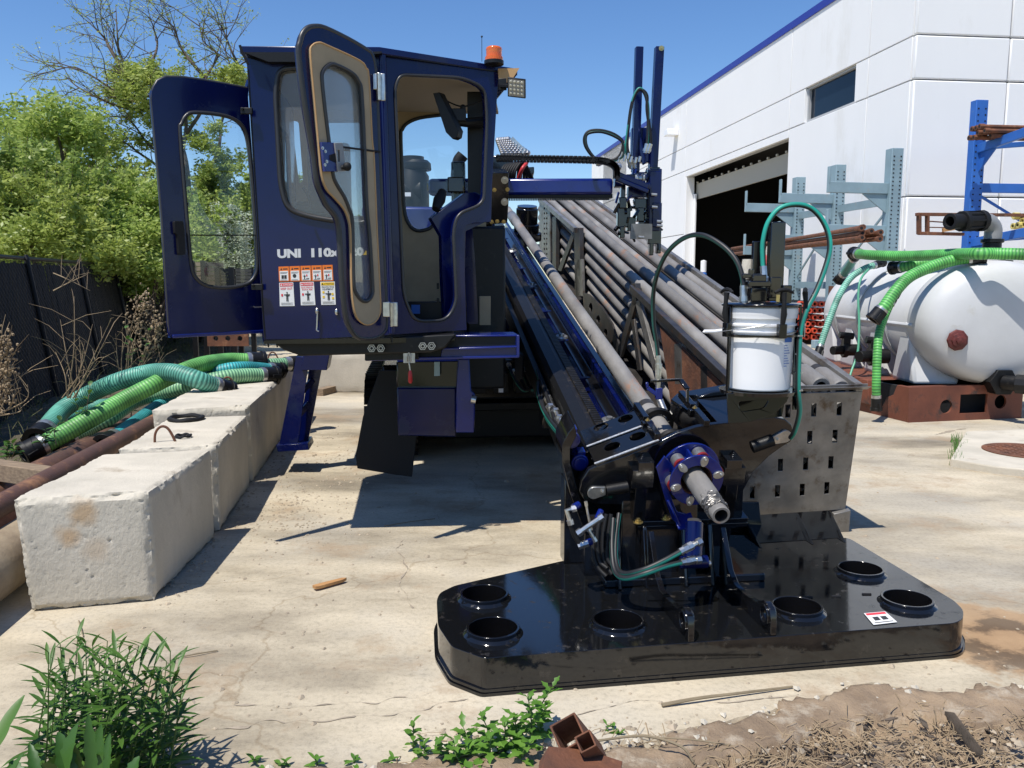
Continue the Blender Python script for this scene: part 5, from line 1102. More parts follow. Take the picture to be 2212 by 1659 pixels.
for s in (-1, 1):
    m = MB(); c = ctr+BH*-.01+AH*.235*s-NH*.04; m.box(c, (.055, .045, .05), (AH, BH, NH)); m.box(c+NH*.07-AH*.01*s, (.04, .05, .025), (AH, BH, NH)); m.box(c-NH*.14, (.03, .035, .1), (AH, BH, NH)); m.hexn(c+NH*.095, NH, .012, .012); m.build('jaw_block', M['black'], rig, bev=.006)
m = MB(); bl = [(1418, 1010), (1436, 985), (1448, 1000), (1445, 1060), (1462, 1105), (1486, 1112), (1498, 1130), (1462, 1130), (1452, 1122), (1436, 1075)]
Cd = B(bT+.41); m.prism([Cd(x, y) for x, y in bl], BH*.012); a_, b_ = Cd(1440, 1080), Cd(1460, 1126); m.prism([a_, b_, b_-BH*.05, a_-BH*.01], AH*.012); m.prism([Cd(1456, 1118), Cd(1492, 1106), Cd(1498, 1128)-BH*.06, Cd(1458, 1128)-BH*.06], -NH*.01); m.build('roller_bracket', M['blue_bright'], rig, bev=.002)
# keeper tabs on the clamp ends
for c, ang in ((C(1288, 1062), .15), (C(1689, 943), .35)):
    ux = AH*math.cos(ang)+NH*math.sin(ang); uy = NH*math.cos(ang)-AH*math.sin(ang); s = 1 if ang < .2 else -1
    pts = [c-BH*.006+ux*s*a+uy*b for a, b in [(-.045+.03*(1-math.cos(g)), .034*math.sin(g)) for g in [math.pi*(.5+k/10)*-1 for k in range(0, 11)]]+[(.035, .026), (.035, -.026)]]
    o = [(-.012+.034*math.cos(g), .034*math.sin(g)) for g in [math.pi*(.5+k/10) for k in range(11)]]+[(.045, -.022), (.048, .022)]
    m = MB(); m.prism([c-BH*.012+ux*s*a+uy*b for a, b in o], BH*.012); kt = m.build('keeper_plate', M['zinc'], rig, bev=.002)
    m = MB(); m.hexn(c-BH*.012+ux*s*.03, -BH, .010, .008); m.build('bolt', M['chrome'], kt)
    m = MB(); m.tube([c+ux*s*.05-BH*.004, c+ux*s*.16-BH*.002], .03, 16); m.build('pin_slot', M['satin'], kt)
# left end of the clamp: blue cylinders and curved guard
for x, y in ((1244, 972), (1262, 1022)):
    m = MB(); c = C(x, y)+BH*.16; m.cyl(c+BH*.1, c-BH*.06, .034, seg=20); m.cyl(c-BH*.03, c-BH*.05, .045, seg=20); m.box(c+NH*.035+AH*.01, (.02, .03, .02), (AH, BH, NH)); m.build('cylinder', M['blue_bright'], rig, bev=.003)
m = MB(); gp_ = [(1246, 928), (1232, 944), (1218, 972), (1219, 1010), (1234, 1072), (1243, 1090), (1262, 1140), (1279, 1192), (1262, 1120), (1246, 1085), (1240, 1068), (1228, 1010), (1229, 975), (1242, 950), (1254, 940)]
m.prism([C(x, y)+BH*.05 for x, y in [(1246, 928), (1232, 944), (1218, 972), (1219, 1010), (1234, 1072), (1279, 1192), (1290, 1192), (1262, 1100), (1250, 1065), (1236, 1010), (1236, 978), (1250, 950)]], BH*.2); m.build('edge_guard', M['black'], rig, bev=.003)
m = MB(); m.prism([C(x, y)+BH*.22 for x, y in [(1246, 935), (1222, 972), (1224, 1010), (1240, 1072), (1282, 1180), (1400, 1180), (1420, 1085), (1290, 1020)]], BH*.03); m.build('guard_backing', M['satin'], rig, bev=.003)
# bolted flange plates under the clamp
fc = (C(1372, 1150)+C(1608, 1124))/2; hw = (C(1608, 1124)-C(1372, 1150)).length/2; m = MB()
for k in range(2): m.box(fc+BH*.12+NH*(.022+.027*k), (hw, .16, .012), (AH, BH, NH))
m.box(fc+BH*.14-NH*.06+AH*.0, (hw*.8, .12, .08), (AH, BH, NH)); m.build('mount_flange', M['black'], rig, bev=.003)
for x, y in ((1378, 1128), (1437, 1120), (1568, 1108)):
    m = MB(); m.hexn(Pl(fc+NH*.062, NH)(x, y), NH, .017, .014); m.build('flange_bolt', M['gold'], rig)
# blue jack cylinder and its hoses
cy = at(1497, 1214, 3.78); cyt = at(1500, 1128, 3.86); m = MB(); m.tube([cy, cyt], .042, 24); m.tube([cyt-Z*.03, cyt+Z*.01], .03, 20); m.cyl(cy-HA*.06, cy+HA*.07, .03); m.box(cy+HB*.12+HA*.16+Z*.12, (.1, .03, .16), (HA, HB, Z)) if False else None; m.build('jack_cylinder', M['blue'], rig, bev=.003)  # darker navy chosen to paint in the shadow on the cylinder
m = MB(); m.cyl(cyt-Z*.02, cyt+Z*.012, .033, seg=20); m.cyl(cy+HA*.06-Z*.01, cy+HA*.085-Z*.01, .014); m.build('rod', M['chrome'], rig)
def hydh(pts, r=.011, fit=(1, 1), name='hydraulic_hose', mt='hyd', parent=None):
    P = spl(pts, 8); m = MB(); m.tube(P, r, 10); o = m.build(name, M[mt], parent or rig, smooth=80)
    for k, (a, b, c_) in enumerate(((P[0], P[1], P[3]), (P[-1], P[-2], P[-4]))):
        if fit[k]:
            d = (a-c_).normalized(); m = MB(); m.tube([a-d*.03, a+d*.015, a+d*.016, a+d*.04, a+d*.041, a+d*.055], [r*1.35, r*1.35, r*1.7, r*1.7, r*1.2, r*1.2], 8); m.build('fitting', M['chrome'], o, smooth=30)
    return o
hydh([at(1480, 1186, 3.7), at(1430, 1213, 3.66), at(1385, 1232, 3.66), at(1345, 1238, 3.72), at(1331, 1215, 3.8), at(1330, 1165, 3.9), at(1337, 1110, 4.0)], .0125, (1, 0), mt='hyd3')
hydh([at(1482, 1212, 3.7), at(1440, 1222, 3.66), at(1395, 1238, 3.64), at(1350, 1249, 3.68), at(1328, 1232, 3.76), at(1322, 1180, 3.86), at(1325, 1120, 3.95)], .0125, (1, 0), mt='hyd3')
for pts in ([(1298, 1115), (1290, 1160), (1295, 1210), (1312, 1228)], [(1310, 1110), (1302, 1165), (1306, 1215), (1322, 1240)], [(1320, 1110), (1314, 1160), (1312, 1205), (1330, 1230)], [(1285, 1150), (1282, 1190), (1292, 1225), (1310, 1245)]):
    hydh([at(x, y, 3.98-.03*i) for i, (x, y) in enumerate(pts)], .011, (0, 0), mt='hosebk')
def fitting(pts, r=.012):
    m = MB(); P = [at(x, y, Yd) for x, y, Yd in pts]; m.tube(P, r, 10)
    for p in (P[0], P[-1]): 
        d = (P[1]-P[0]) if p is P[0] else (P[-1]-P[-2]); d.normalize(); m.tube([p-d*.012, p+d*.012], r*1.5, 6)
    m.build('hydraulic_fitting', M['chrome'], rig, smooth=30)
fitting([(1510, 1171, 3.72), (1500, 1176, 3.71), (1482, 1185, 3.7)], .013); fitting([(1508, 1209, 3.72), (1484, 1212, 3.7)], .013)
fitting([(1240, 1098, 3.9), (1224, 1102, 3.9), (1232, 1128, 3.9)]); fitting([(1299, 1118, 3.85), (1272, 1136, 3.85), (1252, 1150, 3.85)], .013); fitting([(1266, 1088, 3.9), (1270, 1110, 3.9), (1276, 1140, 3.9)], .006); fitting([(1254, 1178, 3.9), (1266, 1174, 3.9)]); fitting([(1270, 1142, 3.87), (1284, 1165, 3.87)], .008)
hydh([at(1232, 1132, 3.9), at(1240, 1155, 3.9), at(1252, 1176, 3.9)], .012, (0, 0), mt='hosebk'); m = MB(); m.cyl(at(1240, 1096, 3.9), at(1250, 1090, 3.92), .018); m.cyl(at(1266, 1174, 3.9), at(1276, 1170, 3.92), .018); m.cyl(at(1290, 1122, 3.86), at(1298, 1104, 3.9), .016); m.build('port_block', M['blue_bright'], rig)
# ---- bucket holder on the clamp
BY = 3.62; bk = at(1638, 838, BY)
m = MB(); m.lathe(bk, Z, [(-.012, .0), (-.012, .15), (-.02, .165), (-.004, .17), (-.004, 0)], 40); m.build('bucket_tray', M['black'], rig)
m = MB(); hp = [at(x, y, BY-.1) for x, y in ((1570, 850), (1708, 846), (1700, 868), (1672, 895), (1620, 912), (1574, 915))]
m.prism(hp, (0, .012, 0), [[at(x, y, BY-.1) for x, y in rnd([(1594, 868), (1662, 862), (1650, 882), (1600, 890)], 8)]]); m.prism([at(x, y, BY+.08) for x, y in ((1570, 850), (1700, 846), (1690, 900), (1574, 915))], (0, .012, 0)); m.build('holder_gusset', M['black'], rig, bev=.002)
# ---- mast
PM = Pl(PT, NH)(1400, 874); bM = bof(PM); Bm = B(bM); ML = 7.6
def run(name, px, b0, b1, mt, bev=.004, parent=None):
    m = MB(); m.prism([Bm(x, y)+BH*b0 for x, y in px], BH*(b1-b0)); return m.build(name, M[mt], parent or rig, bev=bev)
b00 = bC+.35-bM
run('mast_left_beam', [(1252, 962), (1262, 950), (1290, 946), (1290, 1050), (1262, 1056)], b00, ML, 'satin')
run('mast_left_flange', [(1236, 1000), (1252, 996), (1252, 1056), (1236, 1060)], b00+.2, ML, 'satin')
run('mast_floor', [(1292, 1000), (1400, 994), (1400, 1006), (1292, 1012)], b00, ML, 'blue')
run('mast_right_rail', [(1380, 942), (1392, 938), (1394, 990), (1381, 993)], b00+.1, ML, 'blue')
run('mast_inner_wall', [(1352, 975), (1380, 968), (1380, 990), (1352, 996)], b00+.1, ML, 'black')
run('mast_far_beam', [(1400, 975), (1430, 973), (1430, 1040), (1400, 1044)], b00+.2, ML, 'black')
run('mast_underside', [(1262, 1058), (1430, 1046), (1425, 1075), (1275, 1090)], b00+.2, ML, 'satin')
# toothed rack
m = MB(); m.prism([Bm(x, y)+BH*b00 for x, y in ((1291, 952), (1322, 950), (1322, 985), (1291, 988))], BH*(ML-b00)); ta_, tb_ = Bm(1302, 951), Bm(1322, 950); k = b00
while k < ML:
    a, b = ta_+BH*k, tb_+BH*k; m.prism([a, a+BH*.026, a+BH*.019+NH*.016, a+BH*.008+NH*.016], b-a); k += .036
m.build('rack_gear', mat('greased_rack', (.018, .016, .014), .38, metal=.3, var=.4, vs=20, dirt=(.09, .07, .05), dscale=20, dth=.62), rig, bev=0)
for k in range(8):
    s = .35+k*.92; m = MB(); a, b = Bm(1322, 975)+BH*s, Bm(1382, 970)+BH*s; m.prism([a, b, b+BH*.03, a+BH*.03], -NH*.1); m.prism([a-NH*.02, b-NH*.02, b+BH*.3-NH*.02, a+BH*.3-NH*.02], -NH*.01); cb = m.build('mast_cross_plate', M['blue'], rig, bev=.004)
    if k % 2 == 0:
        c = (a+b)/2+BH*.1; m = MB(); m.lathe(c, NH, [(-.01, .06), (.0, .06), (.012, .05), (.012, .025), (.03, .02), (.03, 0)], 24); m.build('latch_cap', M['zinc'], cb)
# supports under the mast
for s, w_ in ((1.3, .2), (4.2, .26)):
    c = (Bm(1262, 1060)+Bm(1430, 1050))/2+BH*s; m = MB(); m.box(Vector((c.x, c.y, c.z/2)), (w_, .16, c.z/2), (HA, HB, Z)) if s > 4 else m.box(c-NH*.06, (.32, .1, .06), (AH, BH, NH)); m.build('mast_support', M['black'], rig, bev=.01)
# hoses and valve body along the left of the mast
hydh([at(1163, 826, 6.3), at(1163, 850, 6.1), at(1172, 880, 5.8), at(1186, 905, 5.5), at(1205, 930, 5.2), at(1228, 960, 4.9)], .016, (0, 0), mt='hyd3'); hydh([at(1160, 800, 6.4), at(1170, 840, 6.2), at(1172, 870, 5.9), at(1182, 905, 5.6), at(1212, 945, 5.1)], .014, (0, 0)); hydh([at(1168, 820, 6.2), at(1190, 880, 5.7), at(1200, 910, 5.4), at(1228, 950, 5.0)], .014, (0, 0), mt='hosebk')
for a_, b_ in (((1184, 862, 5.9), (1194, 886, 5.7)), ((1200, 890, 5.6), (1208, 912, 5.5)), ((1208, 905, 5.4), (1216, 935, 5.2)), ((1188, 880, 5.7), (1198, 905, 5.6))): fitting([a_, b_], .022)
for i in range(6): hydh([at(1100+12*i, 780+rng.uniform(0, 30), 7.6), at(1110+12*i, 815, 7.4), at(1130+10*i, 830+rng.uniform(-20, 30), 7.2), at(1150+8*i, 800+rng.uniform(-10, 40), 7.3)], .014, (1, 0), mt=('hyd', 'hosebk')[i % 2])
# ---- carriage and rotary drive at the mast top
ps = lambda s: PT+BH*s
cg = ps(8.72); m = MB(); Cf = Pl(cg, BH); Cg = Pl(at(1080, 420, 7.9), BH)
m.prism([Cg(x, y) for x, y in ((1050, 372), (1099, 372), (1099, 436), (1096, 482), (1050, 486))], BH*.3); m.box(Cg(1062, 500)+BH*.12, (.13, .1, .05), (AH, BH, NH)); m.box(Cg(1030, 470)+BH*.2, (.16, .1, .2), (AH, BH, NH)); m.build('drive_carriage', M['black'], rig, bev=.01)
for x, y in ((1090, 389), (1090, 436)):
    m = MB(); m.lathe(Cg(x, y), -BH, [(0, .034), (.014, .034), (.014, .02), (.034, .018), (.034, 0)], 20); m.build('hub', M['chrome'], rig)
for x, y in ((1068, 410), (1096, 409), (1062, 479), (1074, 478), (1088, 479), (1052, 494), (1070, 494), (1086, 494)):
    m = MB(); m.hexn(Cg(x, y)-BH*.005, -BH, .013, .012); m.build('bolt', M['gold'], rig)
m = MB(); c = Cf(1136, 470)-BH*.1; m.lathe(c-NH*.3, NH, [(0, 0), (0, .22), (.1, .22), (.11, .18), (.22, .18), (.23, .155), (.44, .155), (.45, .14), (.48, .14), (.48, 0)], 28); m.build('drive_motor', M['black'], rig)
m = MB(); c = Cf(1130, 494)-BH*.1; m.box(c-NH*.12, (.16, .12, .1), (AH, BH, NH)); m.build('motor_bracket', M['blue'], rig, bev=.01)
# ---- pipe loader beam, chain, posts and gripper
LY = 8.0; L_ = lambda x, y, d=0: at(x, y, LY+d)
m = MB(); a, b = L_(1090, 405), L_(1322, 404); m.bar(a, b, .15, .15); m.build('loader_beam', M['blue_bright'], rig, bev=.025)
m = MB(); m.bar(L_(1097, 424), L_(1322, 424), .09, .035); m.build('loader_rail', M['satin'], rig); m = MB(); a, b = L_(1097, 431), L_(1318, 430)
for k in range(60): c = a+(b-a)*(k/60); m.box(c, (.006, .03, .009))
m.build('rail_teeth', M['darksteel'], rig)
m = MB(); m.bar(L_(926, 405, -1.2), L_(1060, 404, -1.2), .13, .13); m.build('loader_beam_left', M['blue_bright'], rig, bev=.03); m = MB(); m.cyl(L_(923, 403, -1.2), L_(928, 403, -1.2), .035, seg=16); m.build('end_plug', M['gold'], rig)
m = MB(); m.box(L_(991, 396, -1.2), (.055, .08, .16)); m.box(L_(985, 400, -1.3), (.065, .04, .06)); m.build('beam_clamp', M['black'], rig, bev=.01)
# energy chain
P = spl([L_(1072, 342, -.3), L_(1130, 343, -.3), L_(1200, 344, -.3), L_(1280, 346, -.3), L_(1312, 350, -.3), L_(1330, 362, -.3), L_(1332, 385, -.3)], 9); ch = MB(); ln = MB()
for i in range(len(P)-1):
    d = P[i+1]-P[i]; up = d.cross(Vector((0, 1, 0))).normalized(); ch.bar(P[i]+d*.04, P[i+1]-d*.04, .075, .06, up=up); c = (P[i]+P[i+1])/2; ln.lathe(c-Vector((0, .04, 0)), (0, -1, 0), [(0, .024), (.008, .024), (.008, .014), (.003, .012), (.003, 0)], 12)
ec = ch.build('energy_chain', M['satin'], rig, bev=.006); ln.build('link_pins', M['rubber'], ec)
# posts
for (x0, y0, x1, y1, w_) in ((1380.5, 102, 1372, 372, .07), (1424, 102, 1410, 366, .078)):
    m = MB(); a, b = L_(x0, y0), L_(x1, y1); m.bar(a, b, w_, w_, up=HB); po = m.build('loader_post', M['blue'], rig, bev=.006)
m = MB(); m.hexn(L_(1427, 107)-Vector((0, .042, 0)), (0, -1, 0), .016, .011); m.build('bolt', M['gold'], rig)
m = MB()
for (x0, y0, x1, y1, dy) in ((1395, 366, 1428, 470, 0), (1398, 372, 1424, 500, -.05), (1363, 372, 1396, 398, .05), (1345, 380, 1398, 392, -.1), (1326, 377, 1352, 404, .05), (1362, 398, 1404, 412, -.12), (1352, 404, 1398, 428, -.02), (1404, 440, 1426, 492, -.08)):
    a, b = L_(x0, y0), L_(x1, y1); c = (a+b)/2; m.box(c+Vector((0, dy*.7, 0)), (abs(b.x-a.x)/2*.86, .06, abs(a.z-b.z)/2))
m.bar(L_(1330, 376, -.15), L_(1400, 404, -.15), .08, .05); m.bar(L_(1330, 386, -.2), L_(1400, 414, -.2), .05, .04); m.build('gripper_head', M['blue'], rig, bev=.008)
m = MB()
for (x0, y0, x1, y1, dy) in ((1400, 362, 1426, 368, 0), (1396, 495, 1428, 528, -.02), (1400, 525, 1410, 552, -.02), (1416, 525, 1426, 548, -.02), (1334, 428, 1352, 452, -.05), (1330, 450, 1362, 492, -.02), (1336, 490, 1348, 515, -.04), (1352, 470, 1372, 500, -.03), (1366, 430, 1396, 452, -.03), (1372, 450, 1390, 480, -.05), (1376, 480, 1398, 510, -.04), (1340, 398, 1350, 440, 0), (1390, 430, 1402, 500, .02)):
    a, b = L_(x0, y0), L_(x1, y1); c = (a+b)/2; m.box(c+Vector((0, dy, 0)), (abs(b.x-a.x)/2*.85, .05, abs(a.z-b.z)/2))
m.build('gripper_jaws', M['black'], rig, bev=.008)
m = MB(); m2 = MB(); rng.seed(77)
for i in range(46):
    x, y = rng.choice(((rng.uniform(1332, 1365), rng.uniform(425, 510)), (rng.uniform(1366, 1404), rng.uniform(372, 525)), (rng.uniform(1398, 1428), rng.uniform(366, 545)))); q_ = m2 if y < 440 and rng.random() < .5 else m
    c = L_(x, y, rng.uniform(-.09, .06))
    if i % 3:
        RM = Matrix.Rotation(rng.uniform(-.6, .6), 3, 'Y') @ Matrix.Rotation(rng.uniform(-.5, .5), 3, 'X'); q_.box(c, (rng.uniform(.005, .018), rng.uniform(.01, .03), rng.uniform(.02, .06)), (RM @ RT, RM @ Vector((0, 1, 0)), RM @ Z))
    else: a_ = Vector((rng.gauss(0, 1), rng.gauss(0, 1), rng.gauss(0, 1))).normalized()*rng.uniform(.02, .05); q_.cyl(c-a_, c+a_, rng.uniform(.006, .02), seg=10)
m.build('gripper_linkage', M['black'], rig, bev=.003); m2.build('gripper_brackets', M['blue_bright'], rig, bev=.003)
m = MB(); c = L_(1381, 386, -.12); m.lathe(c+Vector((.045, 0, 0)), (-1, 0, 0), [(0, 0), (0, .05), (.015, .05), (.026, .03), (.05, .03), (.062, .05), (.09, .05), (.09, 0)], 24)
for x, y in ((1413, 447), (1424, 478), (1424, 487), (1412, 420), (1384, 512)): m.cyl(L_(x-5, y, -.14), L_(x+7, y+1, -.14), .014)
m.build('pulley', M['zinc'], rig)
m = MB(); m.box(L_(1385, 500, -.1), (.1, .02, .07)); m.build('grip_pad', M['steel'], rig)
for w in (0, 7):
    hydh([L_(1360+w, 352, -.15), L_(1353+w*.3, 320, -.15), L_(1358, 270, -.15), L_(1366, 220, -.15), L_(1380, 192+w*.3, -.15), L_(1394+w*.4, 205, -.15), L_(1400-w*.3, 240, -.15), L_(1399+w, 300, -.15), L_(1396+w, 318, -.15)], .015, (1, 1), mt=('hyd', 'hosebk')[w > 0])
    hydh([L_(1330, 356+w*.4, -.2), L_(1290, 345, -.2), L_(1268+w*.3, 322, -.2), L_(1262+w*.4, 300, -.2), L_(1272, 284+w*.5, -.2), L_(1300, 282+w*.4, -.2), L_(1330, 292+w*.5, -.2), L_(1346, 310, -.2), L_(1335+w, 340, -.2), L_(1300, 352, -.2)], .014, (1, 1), mt=('hosebk', 'hyd')[w > 0])
m = MB()
for x, y in ((1340, 340), (1348, 348), (1356, 343), (1335, 350), (1362, 350), (1372, 352), (1380, 350)): m.cyl(L_(x, y, -.2), L_(x+3, y-12, -.2), .014, seg=8)
m.build('fitting_cluster', M['chrome'], rig)
m = MB(); m.box(L_(1382, 315, .05), (.085, .05, .16)); m.bar(L_(1376, 270, 0), L_(1392, 355, -.1), .02, .05); m.build('valve_block', M['blue'], rig, bev=.01)
# chrome guard, black hoses above the beam
m = MB(); m2 = MB()
for k in range(8):
    a, b = L_(1076+k*1.5, 303+k*4, .6), L_(1098+k*6, 301+k*4.2, .6); m.tube([a, b], .02, 8)
    for j in range(7): q_ = a+(b-a)*(j/6); m.sph(q_, .03, seg=8)
m.bar(L_(1104, 300, .6), L_(1134, 330, .6), .05, .05); m.build('exhaust_guard', M['chrome'], rig)
m = MB(); m.prism([L_(x, y, .5) for x, y in ((1128, 362), (1154, 360), (1154, 374), (1130, 382))], (0, .4, 0)); m.box(L_(1085, 365, .5), (.1, .15, .11)); m.build('junction_box', M['black'], rig, bev=.01)
for i in range(7): hydh([L_(1078+6*i, 400, .3), L_(1082+5*i, 372, .25), L_(1094+6*i, 356-i, .3), L_(1112+6*i, 362+i*3, .35), L_(1110+7*i, 395, .4)], .013, (0, 0), mt='hosebk')
hydh([L_(1120, 385, .25), L_(1128, 365, .2), L_(1138, 352, .25)], .018, (0, 0), mt='redhose') if 'redhose' in M else None
# ---- machine body, engine cover, intake, crawler tracks
def bx(name, x0, x1, y0, y1, z0, z1, mt, bev=.02, parent=None):
    m = MB(); m.box(HA*((x0+x1)/2)+HB*((y0+y1)/2)+Z*((z0+z1)/2), ((x1-x0)/2, (y1-y0)/2, (z1-z0)/2), (HA, HB, Z)); return m.build(name, M[mt], parent or rig, bev=bev)
def hx(p): return p.dot(HA), p.dot(HB)
# engine deck seen through the cab window
ex, ey = hx(at(905, 446, 8.2)); ez = at(905, 446, 8.2).z
bx('engine_cover', ex-.55, ex+.75, ey, ey+3.0, 1.0, ez, 'blue_bright', .03)
c = at(892, 405, 8.9); m = MB(); m.lathe(Vector((c.x, c.y, ez-.05)), Z, [(0, 0), (0, .17), (.42, .17), (.5, .12), (.62, .12)], 32); m.cyl(c+Vector((-.3, 0, -.05)), c+Vector((.1, 0, -.05)), .17, seg=28); ai = m.build('air_cleaner', M['satin'], rig, bev=.01)
m = MB(); c = at(900, 366, 8.9); m.lathe(c, Z, [(-.01, .11), (-.01, .15), (.0, .155), (.06, .15), (.09, .12), (.11, 0)], 28); m.build('rain_cap', M['satin'], ai)
m = MB(); c = at(877, 420, 8.7); m.box(c, (.05, .01, .02)); m.build('tag', M['wsign'], ai)
m = MB(); m.tube(spl([at(1000, 335, 9.8), at(990, 350, 9.8), at(986, 385, 9.8)], 6), .07, 12); m.build('intake_duct', M['rubber'], rig)
x0, _ = hx(at(1012, 600, 6.2)); x1, _ = hx(at(1066, 600, 6.2)); _, yb = hx(at(1040, 600, 6.3))
bx('machine_body', x0, x1+.12, yb+.15, yb+3.5, .85, at(1040, 488, 6.4).z, 'satin', .02)
m = MB(); m.prism([at(x, y, 6.0) for x, y in rnd([(998, 486), (1020, 488), (1026, 560), (1033, 700), (1010, 700), (1004, 600)], 6)], HB*.05); m.build('side_door', M['blue'], rig, bev=.006)
m = MB(); m.prism([at(x, y, 6.1) for x, y in ((1036, 640), (1060, 640), (1060, 702), (1036, 702))], HB*.05); m.build('inner_panel', M['tan'], rig)
# chassis and tracks
def track(xc, y0, y1, wd, hgt, nm='crawler_track'):
    t = MB(); n = 60; r = hgt/2; L = y1-y0-2*r; per = 2*L+2*math.pi*r; pads = int(per/.17)
    base = HA*xc+HB*y0
    def pt(s):
        s %= per
        if s < L: return r+s, 0, (1, 0), (0, -1)
        s -= L
        if s < math.pi*r: a = s/r; return r+L+r*math.sin(a), r-r*math.cos(a), (math.cos(a), math.sin(a)), (math.sin(a), -math.cos(a))
        s -= math.pi*r
        if s < L: return r+L-s, 2*r, (-1, 0), (0, 1)
        a = (s-L)/r; return r-r*math.sin(a), r+r*math.cos(a), (-math.cos(a), -math.sin(a)), (-math.sin(a), math.cos(a))
    for k in range(pads):
        y, z, tn, nn = pt(k*per/pads); c = base+HB*y+Z*z; T = HB*tn[0]+Z*tn[1]; Nn = HB*nn[0]+Z*nn[1]
        t.box(c-Nn*.015, (wd/2, .075, .012), (HA, T, Nn)); t.box(c+Nn*.004, (wd/2, .012, .02), (HA, T, Nn))
    o = t.build(nm, M['satin'], rig)
    m = MB(); m.box(base+HB*(y1-y0)/2+Z*r, (wd*.35, (y1-y0)/2-r*.6, r*.6), (HA, HB, Z)); m.cyl(base+HB*r+Z*r-HA*wd*.3, base+HB*r+Z*r+HA*wd*.3, r*.8, seg=28); m.build('track_frame', M['black'], o, bev=.01)
tx, ty = hx(G(845, 1010)); track(tx, ty+.25, ty+3.9, .5, .78); track(tx+2.0, ty+.6, ty+4.2, .5, .78)
P6 = [G(772, 1012), G(885, 1032)]; m = MB(); Yf = P6[0].y
m.prism([at(x, y, 6.55+(y-1030)*-.0002) for x, y in ((820, 800), (858, 800), (905, 900), (890, 1030), (855, 1026), (772, 1012), (768, 985), (784, 900))], HB*.02); m.build('mud_flap', M['rubber'], rig, bev=.003)
bx('sun_block_plate', tx-.75, tx+1.0, ty-.1, ty+1.8, 1.08, 1.2, 'satin', .01); bx('gap_shade_plate', tx+.25, tx+1.8, ty+.55, ty+3.2, .42, .5, 'satin', .01); bx('lower_frame', tx+.3, tx+1.75, ty+.7, ty+.95, .12, .5, 'satin', .02); bx('chassis_beam', tx-.1, tx+2.2, ty+.9, ty+3.4, .45, .85, 'black', .02)  # deck and belly plates are added to keep sunlight out under the cab
bx('chassis_rear', tx+.2, tx+1.9, ty+3.2, ty+5.5, .3, 1.2, 'satin', .02)
bx('front_cross_member', tx+.6, tx+1.9, ty+.45, ty+.8, .55, .95, 'black', .02)
for k in range(5): bx('chassis_step', tx+.75+.22*k, tx+.9+.22*k, ty+.35, ty+.46, .62, .82, 'satin', .01)
m = MB(); m.box(at(1082, 842, 7.0), (.02, .02, .02)); m.build('warning_tag', M['wsign'], rig)
m = MB()
for k in range(9): m.cyl(at(1124, 770+k*5, 6.9), at(1120, 773+k*5, 6.85), .035, seg=10)
m.build('coiled_cable', M['hosebk'], rig)
# blue box, column and cradle under the cab
c0_, c1_ = at(858, 786, 6.0), at(1025, 944, 6.0)
m = MB(); m.prism([at(x, y, 6.0) for x, y in ((857, 838), (985, 838), (985, 944), (860, 941))], HB*.5); m.build('tool_box', M['blue'], rig, bev=.01)
m = MB(); m.prism([at(x, y, 6.05) for x, y in ((856, 782), (1000, 780), (1000, 838), (857, 838))], HB*.45); m.build('slide_block', M['black'], rig, bev=.01)
m = MB(); m.prism([at(x, y, 5.9) for x, y in ((990, 775), (1014, 775), (1018, 845), (1026, 852), (1026, 890), (1024, 935), (985, 935), (986, 850))], HB*.3); m.build('slide_column', M['blue_bright'], rig, bev=.008)
m = MB(); m.cyl(at(1018, 862, 5.85), at(1028, 864, 5.85), .03); m.build('grease_port', M['chrome'], rig); m = MB(); m.prism([at(x, y, 5.98) for x, y in ((938, 782), (950, 782), (950, 812), (938, 812))], HB*.02); m.build('bracket', M['rackgrey'], rig)
# support leg left of the cab
q = lambda x, y, Yd: at(x, y, Yd)
m = MB(); m.prism([q(x, y, 7.2) for x, y in ((640, 770), (668, 770), (642, 970), (602, 966))], HB*.03); m.prism([q(x, y, 7.35) for x, y in ((672, 770), (700, 768), (664, 962), (640, 966))], HB*.03)
for y in (800, 850, 900): m.bar(q(650-(y-770)*.12, y+10, 7.25), q(688-(y-770)*.15, y-30, 7.35), .03, .05)
m.prism([q(x, y, 7.15) for x, y in ((655, 766), (712, 766), (706, 800), (650, 800))], HB*.3); m.build('support_leg', M['blue'], rig, bev=.006)
m = MB(); m.prism([q(x, y, 7.15) for x, y in ((596, 962), (664, 958), (668, 972), (600, 976))], HB*.35); m.build('leg_foot', M['blue'], rig, bev=.005)
# ---- pipe box
bB = bof(G(1830, 1146)); Bb = B(bB)
bx_root = thing('pipe_box', 'raw steel pipe magazine with slotted front plate beside the drilling mast', 'pipe box', G(1700, 1150))
ols = [(1560, 1118), (1826, 1100), (1863, 846), (1556, 855)]
def z7(x, y): return (1570+.29*x, 819+.29*y)
sl7 = [(455, 238), (648, 230), (838, 222), (618, 433), (806, 425), (428, 445), (400, 640), (587, 630), (775, 620), (190, 845), (378, 835), (562, 825), (745, 812)]
holes = []
for x, y in sl7:
    X, Y_ = z7(x, y); c = Bb(X, Y_); sh = -.13; holes.append([c+AH*(a+sh*b)+NH*b for a, b in ((-.017, -.045), (.017, -.045), (.017, .045), (-.017, .045))])
m = MB(); m.prism([Bb(x, y) for x, y in ols], BH*.012, holes); m.build('slotted_front_plate', M['steel'], bx_root, bev=.001)
tl, tr = Bb(1545, 851), Bb(1873, 841); m = MB(); d = tr-tl; m.prism([tl+NH*.0, tr, tr+NH*.035-BH*.045, tl+NH*.035-BH*.045], BH*.006); m.prism([tl, tr, tr+BH*.01, tl+BH*.01], NH*.036); m.build('top_rim', M['steel'], bx_root)
